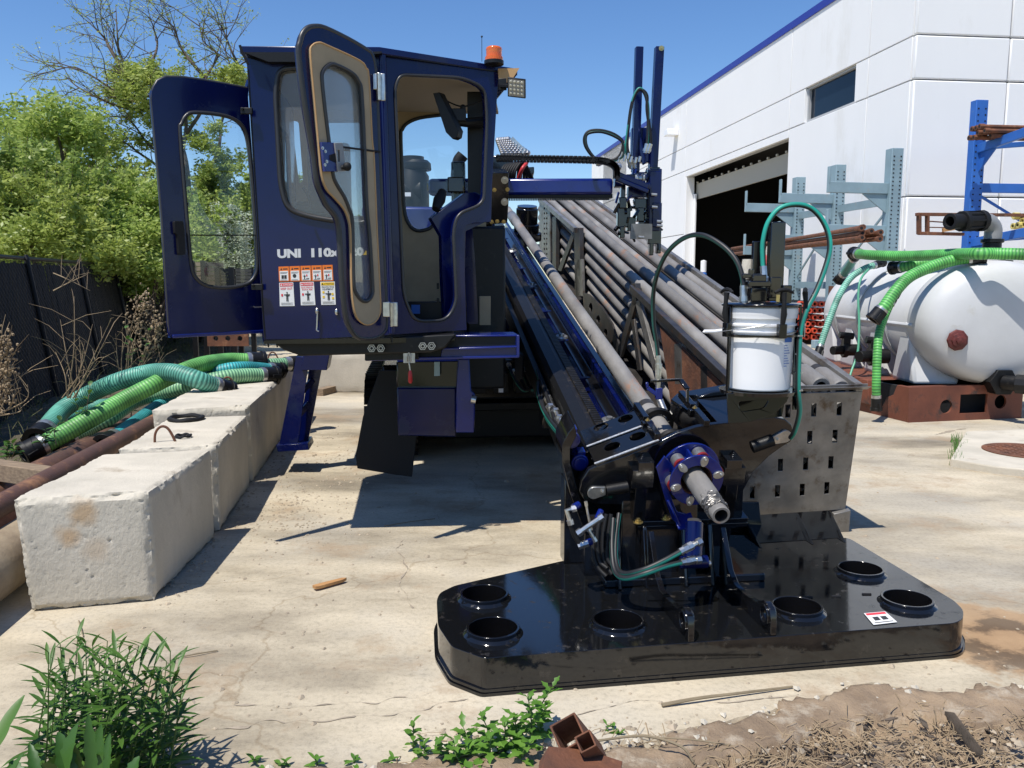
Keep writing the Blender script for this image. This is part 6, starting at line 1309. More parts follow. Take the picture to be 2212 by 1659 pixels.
m = MB(); m.prism([Bb(x, y)-BH*.03 for x, y in ((1797, 1106), (1833, 1098), (1829, 1150), (1795, 1155))], BH*.2); m.build('foot', M['steel'], bx_root, bev=.003)
BL = 9.3
m = MB(); rt, rb = Bb(1863, 848), Bb(1826, 1100); m.prism([rt+BH*.02, rb+BH*.02, rb+BH*BL, rt+BH*BL], AH*.01); lf, lb_ = Bb(1560, 1118), Bb(1826, 1100); m.prism([lf+BH*.02, lb_+BH*.02, lb_+BH*BL, lf+BH*BL], -NH*.01); m.build('side_and_floor', M['darksteel'], bx_root)
m = MB(); c = Bb(1857, 838); m.bar(c, c+BH*BL, .05, .05); m.build('right_top_rail', M['steel'], bx_root, bev=.003)
WL = Pl(Bb(1608, 850), AH)
def onw(pts, th=.03, mt='darksteel', nm='brace', bev=.002, holes=()):
    m = MB(); m.prism([WL(x, y) for x, y in pts], AH*th, [[WL(x, y) for x, y in h] for h in holes]); return m.build(nm, M[mt], bx_root, bev=bev)
def strip(x0, y0, x1, y1, w_): 
    d = Vector((x1-x0, y1-y0)).normalized(); n_ = Vector((-d.y, d.x))*w_/2; return [(x0+n_.x, y0+n_.y), (x1+n_.x, y1+n_.y), (x1-n_.x, y1-n_.y), (x0-n_.x, y0-n_.y)]
a = WL(1366, 622); f = WL(1606, 852); m = MB(); m.bar(a, f, .055, .06, up=NH); m.build('left_top_rail', M['darksteel'], bx_root, bev=.004)
a = WL(1166, 430); f = WL(1243, 497); m = MB(); m.bar(a, f, .055, .07, up=NH); m.build('left_rear_rail', M['steel'], bx_root, bev=.004)
onw(strip(1246, 492, 1248, 640, 12), .05, nm='post'); onw(strip(1249, 560, 1251, 640, 16), .03, 'steel', 'post_plate', holes=[[(1249+3*math.cos(k), 590+7*math.sin(k)) for k in range(0, 6)]])
onw(strip(1238, 506, 1208, 585, 8)); onw(strip(1197, 468, 1197, 582, 8), .05, nm='post'); onw(strip(1368, 612, 1370, 660, 9), .05, nm='post')
onw(strip(1370, 650, 1336, 770, 10)); onw(strip(1376, 650, 1416, 800, 10), .03, 'steel'); onw(strip(1366, 690, 1380, 800, 7), .02)
onw(strip(1464, 742, 1466, 830, 16), .04, 'steel', 'post'); onw(strip(1520, 790, 1522, 880, 14), .04, nm='post')
dots = [[(x+1.6*math.cos(k), y+3*math.sin(k)) for k in range(6)] for x in (1176, 1181) for y in range(450, 560, 11)]
onw([(1165, 432), (1188, 445), (1188, 565), (1165, 545)], .02, 'steel', 'perforated_post', 0, dots)
ov = lambda cx, cy, rx, ry: [(cx+rx*math.cos(k*.5236), cy+ry*math.sin(k*.5236)) for k in range(12)]
onw([(1258, 632), (1272, 636), (1300, 664), (1322, 700), (1336, 742), (1338, 772), (1322, 765), (1306, 742), (1284, 706), (1262, 676)], .02, 'darksteel', 'curved_plate', .001, [ov(1276, 664, 4, 10), ov(1292, 690, 4, 9), ov(1308, 718, 4, 8), ov(1322, 744, 3, 7)])
onw([(1340, 560), (1345, 600), (1352, 690), (1348, 740), (1342, 700)], .0, 'steel') if False else None
onw([(1425, 706), (1600, 865), (1612, 1000), (1570, 1000), (1450, 880)], .01, 'rust', 'rusty_side_panel')
onw([(1262, 690), (1330, 775), (1430, 915), (1440, 960), (1300, 790)], .012, 'darksteel', 'lower_side_panel')
m = MB(); ta_, tb_, bb_, ba_ = at(1606, 1116, 5.05), at(1792, 1104, 5.2), G(1812, 1162, ZP+.002), G(1630, 1174, ZP+.002); nn_ = (tb_-ta_).cross(ba_-ta_).normalized(); m.prism([ta_, tb_, bb_, ba_], HB*.02); m.build('tray_support', M['black'], rig, bev=.003)
m = MB(); m.prism([at(x, y, 4.95) for x, y in ((1556, 1085), (1640, 1085), (1650, 1175), (1540, 1185))], HB*.03); m.build('shadow_fill_plate', M['black'], rig, bev=.003)  # added black sheet standing in for the shadow between flange and tray
for u in (0, .6, .98): m = MB(); a_, b_ = ta_+(tb_-ta_)*u, ba_+(bb_-ba_)*u; m.prism([a_-HB*.02, b_-HB*.08, b_+HB*.02, a_+HB*.02], HA*.012); m.build('tray_rib', M['black'], rig, bev=.002)
# pipes in the box
src = None; cnt = 0
for j in range(6):
    for i in range(5):
        if j >= 2 and i > 2 and j < 5 and False: continue
        c = Bb(1645+47*i, 850)-NH*(.1385*j)+BH*(.05+rng.uniform(-.02, .05))+AH*rng.uniform(-.004, .004)+NH*(.0 if j else (-.02, .018, -.03, .012, -.012)[i])
        lab = 'grey drill pipe in the pipe box, %s layer down, %s from the left' % (('top', 'second', 'third', 'fourth', 'fifth', 'lowest')[j], ('first', 'second', 'third', 'fourth', 'fifth')[i])
        if src is None:
            src = thing('drill_pipe', lab, 'drill pipe', c, 'drill pipes stacked in the pipe box')
            m = MB(); m.lathe(c, BH, [(0, .036), (0, .058), (.01, .066), (.26, .066), (.31, .050), (4.5, .050), (8.7, .050), (8.75, .065), (9.2, .065)], 28); m.build('body', M['pipe'], src)
            m = MB(); m.pipe(c+BH*.3, c+BH*.36, .0545, .045, 28); m.build('dark_band', M['joint'], src)
            m = MB(); m.pipe(c+BH*.001, c+BH*.4, .0355, .034, 20); m.lathe(c, BH, [(.4, .034), (.4, 0)], 12); m.build('bore', M['hole'], src)
        else: dup(src, c, (0, 0, 0), label=lab)
# ================= BUCKET =================
bu = thing('grease_bucket', 'white plastic bucket strapped in a black holder above the clamp', 'bucket', bk)
BR = .151; m = MB(); m.lathe(bk, Z, [(0, 0), (0, .128), (.006, .134), (.2, .140), (.245, .1415), (.248, .1485), (.254, .150), (.256, .142), (.275, .1425), (.278, .1515), (.285, .152), (.287, .144), (.308, .1445), (.31, .153), (.326, .154), (.333, .156), (.352, .155), (.358, .148), (.358, 0)], 64); m.build('bucket_body', M['white'], bu, smooth=30)
m = MB(); m.tube([bk+Vector((.154*math.cos(a), .154*math.sin(a), .25+.02*math.sin(a+1)-.0)) for a in [math.pi*1.0+.1+k*math.pi/20 for k in range(21)]], .0022, 6); m.build('wire_handle', M['zinc'], bu)
hp_ = at(1544, 716, BY-.06); m = MB(); m.tube([hp_+Vector((-.045, 0, -.003)), hp_+Vector((-.045, 0, 0)), hp_, hp_+Vector((.03, 0, .004))], .008, 10); m.build('hand_grip', M['white'], bu); m = MB(); m.tube([at(1555, 716, BY-.06), at(1572, 700, BY-.05), at(1590, 690, BY-.1)], .0012, 6); m.tube([at(1558, 716, BY-.06), at(1620, 708, BY-.15), at(1665, 700, BY-.15)], .0012, 6); m.build('grip_wire', M['zinc'], bu)
# label on the bucket
def oncyl(a, z, r=.1425): return bk+Vector((r*math.cos(a), r*math.sin(a), z))
m = MB(); aa = [math.radians(-62+k*3) for k in range(8)]
for k in range(7): m.add([oncyl(aa[k], .21), oncyl(aa[k+1], .21), oncyl(aa[k+1], .235), oncyl(aa[k], .235)], [(0, 1, 2, 3)])
lb = m.build('blue_label', M['rackblue'], bu, fix=False); m = MB()
for r_ in range(9):
    z = .195-.011*r_; n_ = 3+((r_*5) % 4)
    for k in range(n_): m.add([oncyl(aa[0]+.045*k, z), oncyl(aa[0]+.045*k+.03, z), oncyl(aa[0]+.045*k+.03, z+.004), oncyl(aa[0]+.045*k, z+.004)], [(0, 1, 2, 3)])
m.build('printed_lines', M['rackblue'], bu, fix=False)
# frame with straps round the bucket (part of the rig)
for ang in (-158, -20, 60, 120):
    a = math.radians(ang); p = bk+Vector((.163*math.cos(a), .163*math.sin(a), 0)); m = MB(); m.box(p+Z*.17, (.008, .006, .19), (Vector((-math.sin(a), math.cos(a), 0)), Vector((math.cos(a), math.sin(a), 0)), Z)); m.build('holder_upright', M['black'], rig, bev=.002)
m = MB(); m.pipe(bk+Z*.232, bk+Z*.242, .162, .156, 48); m.build('holder_hoop', M['black'], rig)
m = MB(); m.lathe(bk+Z*.36, Z, [(0, .0), (0, .168), (.008, .170), (.014, .16), (.018, .0)], 48); lid = m.build('pump_lid', M['black'], rig, bev=.002)
m = MB(); c = bk+Z*.38+Vector((-.02, 0, 0)); m.box(c+Z*.03, (.035, .03, .03)); m.box(c+Z*.075+Vector((0, 0, 0)), (.05, .035, .012)); m.box(c+Z*.1, (.03, .03, .015)); m.box(c+Z*.06+Vector((.07, .0, 0)), (.025, .03, .045)); m.box(c+Z*.11+Vector((-.02, 0, .0)), (.05, .012, .01)); m.cyl(c+Vector((-.03, 0, .1)), c+Vector((-.03, 0, .14)), .012); m.box(c+Vector((.08, .02, .17)), (.032, .025, .17)); m.box(bk+Vector((.1, -.02, .41)), (.02, .015, .04)); m.build('grease_pump', M['black'], rig, bev=.004)
for (lx, ly, ang, top_) in ((1570, 700, 200, 600), (1657, 705, 283, 606), (1704, 700, 335, 600)):
    a = math.radians(ang); o_ = Vector((math.cos(a), math.sin(a), 0)); p = bk+o_*.172; tn = Vector((-o_.y, o_.x, 0))
    m = MB(); m.box(p+Z*.26, (.018, .012, .03), (tn, o_, Z)); t_ = m.build('latch_block', M['black'], rig, bev=.002)
    m = MB(); m.tube([p+Z*.29+o_*.004, p+Z*.33+o_*.012, p+Z*.38+o_*.01, p+Z*.42+o_*.006], [.010, .013, .009, .012], 10); m.build('latch_strap', M['rubber'], t_)
    m = MB(); m.tube([p+Z*.42+o_*.006-tn*.042, p+Z*.43+o_*.006-tn*.02, p+Z*.432+o_*.006, p+Z*.43+o_*.006+tn*.02, p+Z*.42+o_*.006+tn*.042], [.006, .008, .01, .008, .006], 8); m.build('latch_handle', M['rubber'], t_)
# large hoses at the bucket
hydh([at(1606, 632, 3.62), at(1604, 600, 3.63), at(1590, 562, 3.66), at(1560, 530, 3.72), at(1518, 508, 3.82), at(1478, 514, 3.95), at(1442, 545, 4.1), at(1420, 592, 4.22), at(1411, 640, 4.3), at(1412, 700, 4.33), at(1419, 745, 4.35), at(1422, 780, 4.35)], .0115, (1, 1), mt='hyd2')
hydh([at(1650, 590, 3.62), at(1648, 555, 3.63), at(1649, 520, 3.63), at(1660, 480, 3.63), at(1685, 450, 3.63), at(1722, 442, 3.63), at(1755, 452, 3.63), at(1780, 482, 3.62), at(1792, 520, 3.61), at(1788, 560, 3.6), at(1765, 625, 3.57), at(1742, 670, 3.54), at(1730, 710, 3.53), at(1726, 760, 3.52), at(1724, 840, 3.52), at(1727, 890, 3.55), at(1717, 930, 3.6), at(1708, 945, 3.66)], .0115, (1, 0), mt='hyd3')
for y in (725, 765, 805, 843): m = MB(); m.lathe(at(1726, y, 3.525), Z, [(-.003, .0), (-.003, .016), (.003, .016), (.003, 0)], 10); m.build('cable_tie', M['zinc'], rig)
m = MB(); m.bar(at(1718, 655, 3.6), at(1716, 885, 3.56), .014, .014); m.build('hose_post', M['black'], rig)
m = MB(); m.cyl(at(1606, 634, 3.62), at(1608, 655, 3.62), .012); m.cyl(at(1608, 655, 3.62), at(1622, 655, 3.62), .009); m.cyl(at(1650, 592, 3.62), at(1651, 625, 3.62), .009); m.cyl(at(1650, 598, 3.62), at(1651, 612, 3.62), .013); m.build('elbow_fitting', M['chrome'], rig)
m = MB(); m.cyl(bk+Vector((.045, -.08, .38)), bk+Vector((.045, -.08, .41)), .008, seg=10); m.build('grease_nipple', M['gold'], rig)
# gloves on the rear bracket
m = MB(); p = at(1640, 560, 3.7)
m.box(at(1634, 585, 3.75), (.022, .015, .13)); m.build('rear_post', M['black'], rig, bev=.003)
def glove(lab, c, s, mt, droop):
    t = thing('work_glove', lab, 'glove', c); m = MB()
    m.tube([c, c+Vector((.0, 0, -.05))*s, c+Vector((.003, 0, -.09))*s], [.028*s, .034*s, .036*s], 10)
    for k in range(4): b = c+Vector((-.024+.016*k, -.004, -.085))*s; m.tube([b, b+Vector((-.003+.003*k, -.006, -.035))*s, b+Vector((-.006+.004*k, 0, -.07-.008*(k % 2)))*s], [.011*s, .0105*s, .007*s], 7)
    b = c+Vector((.03, -.01, -.04))*s; m.tube([b, b+Vector((.02, -.01, -.03))*s, b+Vector((.022, -.012, -.055))*s], [.012*s, .011*s, .007*s], 7); m.build('fabric', mt, t, smooth=60); return t
glove('long grey cotton work glove hanging left of the black post', at(1617, 560, 3.8), .95, M['glove'], 1)
glove('crumpled pale work glove hanging from the rack arm end', at(1663, 532, 3.85), .55, M['glove'], 1)
m = MB(); p = at(1654, 565, 3.85); m.tube([p+Vector((0, 0, .03)), p, p+Vector((.005, 0, -.05))], [.008, .02, .012], 8); tag(m.build('rag', M['pink'], org=p), 'small pink rag behind the teal striped hose', 'rag')
# ================= CAB (parts of the rig) =================
CA = at(570, 736, 5.08); CB = at(838, 723, 5.14); CB.z = CA.z
LP = vpl(CA, CB); q30 = CB+Vector((math.cos(R_(30)), math.sin(R_(30)), 0))*.86; RP_ = vpl(CB, q30)
def pz(pl, pts): return [pl(x, y) for x, y in pts]
def panel_(name, pl, outer, holes, mt, th=.05, bev=.006, parent=None, off=0):
    p = pl.off(off); m = MB(); m.prism(pz(p, outer), -pl.n*th, [pz(p, h) for h in holes]); return m.build(name, M[mt], parent or rig, bev=bev)
def seal(name, pl, pts, r, off=.004, mt='seal', parent=None, closed=True, flat=1.0):
    P = pz(pl.off(off), pts); 
    if closed: P = P+[P[0], P[1]]
    m = MB(); m.tube(P, r, 8, not closed); return m.build(name, M[mt], parent or rig, smooth=80, fix=False)
def pane(name, pl, pts, off, mt='glass', parent=None):
    p = pl.off(off); m = MB(); m.prism(pz(p, pts), -pl.n*.004); return m.build(name, M[mt], parent or rig)
# left front panel with its window
lpo = rnd([(532, 119), (584, 119), (645, 119), (826, 117), (845, 723), (570, 737)], 1.5, 1)
lwin = rnd([(595, 200), (602, 150), (640, 146), (770, 150), (790, 170), (806, 470), (785, 482), (729, 478), (668, 468), (620, 452), (606, 400)], 26, 6)
lp_ = panel_('front_left_panel', LP, lpo, [lwin], 'blue'); seal('window_seal', LP, lwin, .016, parent=lp_); pane('windscreen', LP, lwin, -.02, 'screenglass', parent=lp_)
seam = MB(); seam.tube([LP.off(.002)(536, 150), LP.off(.002)(572, 730)], .004, 6, False); seam.build('edge_bead', M['satin'], lp_)
# right front panel with door opening
rpo = [(826, 117), (1077, 151), (1063, 400), (1061, 479), (1024, 481), (1008, 486), (1000, 500), (1003, 560), (1008, 713), (845, 723)]
ropen = rnd([(853, 190), (864, 161), (1000, 168), (1048, 190), (1052, 260), (1045, 440), (988, 462), (979, 500), (986, 655), (965, 692), (895, 694), (872, 640)], 22, 6)
rp_ = panel_('front_right_panel', RP_, rpo, [ropen], 'blue'); seal('door_opening_seal', RP_, ropen, .010, mt='seal', parent=rp_)
m = MB(); c0, c1 = RP_.off(.01)(826, 120), RP_.off(.01)(846, 720); m.tube([c0, c1], .022, 12); m.build('corner_post', M['blue'], rig)
# ---- open front door
H0 = at(835, 400, 5.06); F0 = at(668, 400, 4.60); DP = vpl(H0, F0)
do = [(645, 116), (648, 92), (653, 74), (665, 61), (682, 57.5), (702, 61), (750, 84), (791, 108), (803, 120), (809, 145), (812, 180), (817, 310), (820, 369), (831, 619), (834, 697), (826, 719), (806, 730), (779, 730), (765, 722), (751, 697), (743, 661), (737, 591), (734, 522), (731, 486), (723, 464), (706, 444), (693, 416), (684, 391), (678, 340), (672, 305), (658, 222)]
ti = [(671, 118), (675, 98), (690, 92), (707, 98), (776, 130), (791, 147), (797, 167), (804, 300), (808, 341), (815, 508), (822, 647), (820, 680), (806, 698), (787, 700), (770, 683), (762, 647), (759, 591), (758, 508), (754, 475), (743, 450), (723, 427), (706, 408), (695, 375), (688, 306), (680, 220)]
dw = [(695, 172), (697, 155), (707, 143), (722, 139), (759, 157), (774, 175), (781, 202), (787, 320), (792, 444), (798, 508), (804, 605), (804, 636), (793, 650), (779, 647), (766, 627), (763, 591), (761, 480), (754, 452), (743, 425), (726, 397), (718, 372), (710, 303), (702, 240)]
def smooth_loop(pts, k=3):
    P = [Vector((x, y, 0)) for x, y in pts]; n = len(P); o = []
    for i in range(n):
        p0, p1, p2, p3 = P[i-1], P[i], P[(i+1) % n], P[(i+2) % n]
        for j in range(k):
            t = j/k; v = .5*((2*p1)+(p2-p0)*t+(2*p0-5*p1+4*p2-p3)*t*t+(3*p1-p0-3*p2+p3)*t**3); o.append((v.x, v.y))
    return o
do, ti, dw = smooth_loop(do), smooth_loop(ti), smooth_loop(dw)
door = panel_('front_door', DP, do, [dw], 'blue', .035)
seal('door_seal', DP, do, .016, -.012, parent=door); panel_('door_lining', DP, ti, [dw], 'tan', .018, .004, door, off=.018); seal('lining_piping', DP, ti, .005, .018, 'tan_edge', door); seal('window_seal', DP, dw, .012, .018, parent=door); pane('window_pane', DP, dw, -.01, 'doorglass', door)
D2 = DP.off(.03); m = MB(); m.prism(pz(D2, [(690, 308), (719, 309), (726, 371), (697, 371)]), DP.n*.02); m.build('lock_plate', M['blue_bright'], door, bev=.002)
m = MB(); m.prism(pz(DP.off(.04), [(718, 309), (735.5, 309), (742, 370), (725, 371)]), DP.n*.02, [pz(DP.off(.04), [(722, 325), (729, 325), (730, 350), (725, 350)])]); m.build('lock_case', M['fender'], door, bev=.002)
m = MB(); k0 = DP.off(.06)(738, 362); k1 = DP.off(.085)(750, 360); m.tube([k0, k1], .011, 12); m.sph(k1, .024, seg=18); m.build('knob', M['rubber'], door)
m = MB(); m.prism(pz(DP.off(.052), [(712, 335), (727, 330), (728, 352), (712, 345)]), DP.n*.004); m.build('keyhole', M['hole'], door)
m = MB()
for x, y in ((697, 320), (703, 327), (706, 349), (702, 356)): m.hexn(DP.off(.05)(x, y), DP.n, .006, .004)
m.build('screws', M['chrome'], door)
m = MB(); m.tube([DP.off(.03)(735, 317), at(821, 328, 5.0)], .006, 8); m.build('stay_bar', M['satin'], rig)
for (x0, y0, x1, y1) in ((803, 157, 825, 217), (833, 653, 850, 705)):
    a, b = at((x0+x1)/2+4, y0, 4.98), at((x0+x1)/2+5, y1, 4.99); m = MB(); m.tube([a, b], .013, 12); m.box((a+b)/2+Vector((.012, .02, 0)), (.022, .01, (a-b).length/2)); m.box((a+b)/2+Vector((-.03, .015, .03)), (.025, .012, .045)); m.build('hinge', M['chrome'], rig, bev=.004)
# ---- open left door
HL = at(545, 450, 5.14); FL = HL-Vector((math.cos(R_(45)), math.sin(R_(45)), 0))*.6; SP = vpl(HL, FL)
so_ = smooth_loop([(328, 215), (331, 192), (340, 176), (358, 167), (395, 168), (440, 174), (533, 191), (536, 210), (571, 700), (571, 717), (560, 719), (385, 729), (371, 725), (365, 700), (352, 480), (340, 340)], 2)
sw = smooth_loop([(389, 289), (392, 268), (402, 250), (420, 243), (475, 248), (510, 260), (530, 283), (540, 330), (550, 450), (556, 560), (551, 595), (532, 614), (492, 621), (450, 618), (425, 602), (413, 570), (402, 450)], 3)
sd = panel_('side_door', SP, so_, [sw], 'blue', .035); seal('door_seal', SP, so_[:14]+so_[-20:], .010, -.0, parent=sd, closed=False) if False else None
seal('door_edge_seal', SP, [(533, 191), (440, 174), (395, 168), (358, 167), (340, 176), (331, 192), (328, 215), (340, 340), (352, 480), (365, 700), (370, 722)], .011, -.012, parent=sd, closed=False)
seal('window_seal', SP, sw, .011, .002, parent=sd); pane('window_pane', SP, sw, -.012, parent=sd)
m = MB(); m.tube([SP.off(.006)(414, 508), SP.off(.006)(552, 508)], .004, 6); m.build('window_rail', M['satin'], sd)
m = MB(); m.prism(pz(SP.off(.002), rnd([(372, 478), (391, 478), (394, 500), (396, 550), (382, 550), (379, 506), (374, 505)], 3, 3)), SP.n*.03); m.build('handle', M['rubber'], sd, bev=.004)
m = MB(); m.prism(pz(SP.off(.0), [(371, 723), (571, 712), (571, 719), (372, 730)]), SP.n*.014); m.build('bottom_lip', M['blue_bright'], sd, bev=.003)
for x, y in ((533, 240), (556, 620)):
    c = at(x, y, 5.04); m = MB(); m.box(c, (.035, .012, .018)); m.cyl(c+Vector((-.02, -.012, .01)), c+Vector((-.02, -.024, .01)), .008); m.build('hinge', M['satin'], rig, bev=.003)
m = MB(); m.tube([SP.off(.0)(548, 662), SP.off(.03)(550, 664), SP.off(.03)(568, 663)], .004, 6); m.build('pull_wire', M['chrome'], sd)
# ---- cab body behind the panels
zb = CA.z+.03; zt = LP(700, 119).z; Dp = 1.45
aL = CA+Vector((0, 0, 0)); bk0 = aL+HB*Dp
EX = (RP_(1064, 500)); EX.z = zb; bkR = EX+HB*(Dp-.42)
def wall_(name, p, q_, z0, z1_, mt, th, nrm, holes=(), parent=None, bev=.004):
    o = [Vector((p.x, p.y, z0)), Vector((q_.x, q_.y, z0)), Vector((q_.x, q_.y, z1_)), Vector((p.x, p.y, z1_))]; m = MB(); m.prism(o, nrm*th, holes); return m.build(name, M[mt], parent or rig, bev=bev)
LSW = Pl(aL, HA)
inner = -LP.n
sh_ = [aL+HB*a+Z*b for a, b in rnd([(.22, .62), (1.2, .62), (1.2, 1.42), (.22, 1.42)], .1, 4)]
wl_ = wall_('side_wall', aL+HB*.06, bk0, zb, zt, 'blue', .03, HA, [[Vector((p.x, p.y, p.z)) for p in sh_]])
m = MB(); m.prism([p+HA*.01 for p in sh_], HA*.004); m.build('side_window', M['glass'], rig)
wall_('side_lining', aL+HB*.08, bk0, zb, zb+.6, 'tan', .01, HA, parent=None)
# back wall with window
BWP = vpl(bk0, bk0+HA*1.0); bwn = BWP.n
bw = smooth_loop([(866, 300), (869, 280), (880, 266), (906, 255), (949, 249), (1000, 243), (1030, 240), (1045, 250), (1048, 300), (1040, 430), (985, 450), (950, 470), (932, 490), (921, 496), (900, 498), (882, 482), (872, 440)], 3)
lw2 = rnd([(700, 262), (842, 262), (848, 470), (700, 470)], 16, 4); lw3 = rnd([(612, 260), (645, 260), (655, 395), (612, 395)], 10, 4)
bo_ = [Vector((bk0.x, bk0.y, zb)), Vector(((bk0+HA*1.5).x, (bk0+HA*1.5).y, zb)), Vector(((bk0+HA*1.5).x, (bk0+HA*1.5).y, zt)), Vector((bk0.x, bk0.y, zt))]
m = MB(); m.prism(bo_, -bwn*.03, [pz(BWP, bw), pz(BWP, lw2), pz(BWP, lw3)]); bwp = m.build('back_wall', M['tan'], rig)
seal('window_seal', BWP, bw, .014, .004, parent=bwp); pane('rear_window', BWP, bw, -.01, parent=bwp); pane('rear_window', BWP, lw2, -.01, parent=bwp); seal('window_seal', BWP, lw2, .012, .004, parent=bwp); pane('rear_window', BWP, lw3, -.01, parent=bwp)
# floor, ceiling, roof
flp = [aL, CB, Vector((EX.x, EX.y, zb)), bk0+HA*1.6, bk0]
m = MB(); m.prism([Vector((p.x, p.y, zb-.02)) for p in flp], (0, 0, -.03)); m.build('cab_floor', M['black'], rig)
m = MB(); ce = [p-LP.n*.052 if i < 1 else p for i, p in enumerate(flp)]; m.prism([Vector((p.x, p.y, zt-.012))+HB*(.06 if i < 3 else 0) for i, p in enumerate(flp)], (0, 0, -.02)); m.build('headliner', mat('headliner_cloth', (.5, .42, .31), .85), rig)
rf = [G(517, 97, zt+.05), G(822, 99, zt+.05), G(1118, 146, zt+.05)]
rr_ = [Vector((EX.x+.22, EX.y+.3, zt+.05)), bk0+HA*1.52+HB*.1, bk0-HA*.08+HB*.1]
m = MB(); m.prism([Vector((p.x, p.y, zt+.004)) for p in rf+rr_[1:]], (0, 0, .04)); m.build('roof', M['blue'], rig, bev=.006)
m = MB(); ra = [Vector((p.x, p.y, zt+.002)) for p in rf[:2]]; v0 = [ra[0], ra[0]*.55+ra[1]*.45, ra[1]]
m.prism([ra[0], ra[1], LP.off(.002)(826, 121), LP.off(.002)(645, 139), LP.off(.002)(584, 139), LP.off(.002)(533, 124)], (0, 0, .001)); m.prism([LP(533, 119), LP(826, 117), LP(826, 121), LP(645, 139), LP(584, 139)], LP.n*.06); m.build('visor', M['satin'], rig)
ra = [Vector((p.x, p.y, zt+.002)) for p in rf[1:]]; m = MB(); m.prism([ra[0]-Z*.001, ra[1]-Z*.001, RP_.off(.003)(1079, 155), RP_.off(.003)(827, 122)], (0, 0, .002)); m.build('visor_right', M['satin'], rig)
m = MB(); m.prism([at(x, y, 5.5) for x, y in ((1076, 148), (1122, 147), (1106, 172), (1078, 184))], HB*.02); m.build('reflection_piece', M['tan_edge'], rig)  # tan colour stands for a copper reflection under the roof edge
m = MB(); a = at(518, 98, 4.75); m.tube([a, a+Vector((.01, 0, -.03)), a+Vector((.04, .01, -.1))], .008, 6); m.build('gutter_end', M['rubber'], rig)
m = MB(); m.prism([G(918, 116, zt+.06)+HB*.5, G(965, 122, zt+.06)+HB*.5, G(965, 122, zt+.06)+HB*.9, G(918, 116, zt+.06)+HB*.9], (0, 0, .09)); m.build('roof_unit', M['white'], rig, bev=.03)
m = MB(); c = at(1041, 133, 5.6); m.tube([c, c+Vector((0, 0, .155))], .002, 5); m.sph(c+Vector((0, 0, .155)), .007, seg=8); m.build('antenna', M['satin'], rig)
c = at(1067, 136, 5.45); m = MB(); m.lathe(c, Z, [(-.01, 0), (-.01, .062), (.012, .062), (.012, 0)], 28); bc = m.build('beacon', M['satin'], rig)
m = MB(); m.lathe(c+Z*.012, Z, [(0, 0), (0, .058), (.022, .057), (.024, .05), (.06, .05), (.068, .052), (.078, .05), (.084, .042), (.086, 0)], 28); m.build('amber_lens', M['orange'], bc, smooth=50)
m = MB(); m.lathe(c+Z*.014, Z, [(0, 0), (0, .03), (.05, .03), (.05, 0)], 14); m.build('lamp_core', mat('lamp_core', (.9, .35, .05), .3), bc)
# work lamp
wc = at(1116, 190, 5.25); wax = Vector((-.05, -1, -.28)).normalized(); wu = wax.cross(Z).normalized()*-1; wv2 = wu.cross(wax).normalized(); wv2 = wv2 if wv2.z > 0 else -wv2
wu = (wu+wv2*-.12).normalized(); m = MB(); m.box(wc-wax*.02, (.055, .035, .055), (wu, wax, wv2)); 
for k in range(7): m.box(wc-wax*.065+wu*(-.045+.015*k), (.003, .02, .05), (wu, wax, wv2))
wl2 = m.build('work_lamp', M['satin'], rig, bev=.008); m = MB(); m.box(wc+wax*.016, (.048, .002, .048), (wu, wax, wv2)); m.build('lens', mat('lamp_lens', (.32, .3, .27), .15), wl2)
m = MB()
for i in range(4):
    for j in range(4): m.lathe(wc+wax*.018+wu*(-.034+.0225*i)+wv2*(-.034+.0225*j), wax, [(0, .009), (.004, .006), (.005, 0)], 10)
m.build('led_cells', mat('led_cell', (.55, .52, .42), .2, metal=.3), wl2)
m = MB(); m.bar(at(1082, 186, 5.35), at(1102, 186, 5.3), .03, .02); m.bar(at(1085, 170, 5.36), at(1086, 195, 5.36), .02, .05); m.build('lamp_mount', M['satin'], rig, bev=.003)
# ---- interior
m = MB(); cp_ = RP_.off(-.10); m.prism(pz(cp_, [(931, 471), (967, 444), (1004, 417), (1026, 415), (1050, 425), (1048, 480), (1006, 500), (1003, 703), (962, 700), (956, 600), (954, 510)]), -RP_.n*.05); m.build('console', M['blue'], rig, bev=.004)
m = MB(); m.tube([at(956, 414, 5.55), at(949, 432, 5.5), at(941, 452, 5.45)], [.028, .04, .026], 12); m.build('joystick', M['rubber'], rig)
mo = [at(x, y, 5.5) for x, y in ((935, 201), (949, 199), (990, 281), (987, 296), (978, 301), (963, 286))]; m = MB(); m.prism(mo, (.03, .05, 0)); m.build('monitor', M['satin'], rig, bev=.003)
m = MB(); m.box(at(990, 250, 5.6), (.05, .04, .04)); m.tube([at(985, 262, 5.6), at(1010, 265, 5.62), at(1045, 262, 5.65)], .03, 10); m.sph(at(1000, 232, 5.6), .02, seg=10); m.build('monitor_mount', M['satin'], rig, bev=.004)
m = MB(); p0, p1 = at(1028, 200, 5.75), at(1028, 430, 5.75); m.box((p0+p1)/2, (.055, .03, (p0-p1).length/2)); m.build('inner_post', M['satin'], rig)
m = MB(); c = at(1000, 215, 5.6); m.tube(spl([at(1048, 215, 5.6), at(1000, 230, 5.6), at(960, 215, 5.6), at(955, 205, 5.6)], 6), .005, 6); m.build('cable', M['hosebk'], rig)
m = MB(); c = at(912, 672, 5.7); m.box(c, (.15, .1, .065)); m.build('floor_box', M['satin'], rig, bev=.005)
m = MB(); c = at(898, 668, 5.58); m.box(c, (.028, .003, .03)); m.build('box_label', M['rackblue'], rig)
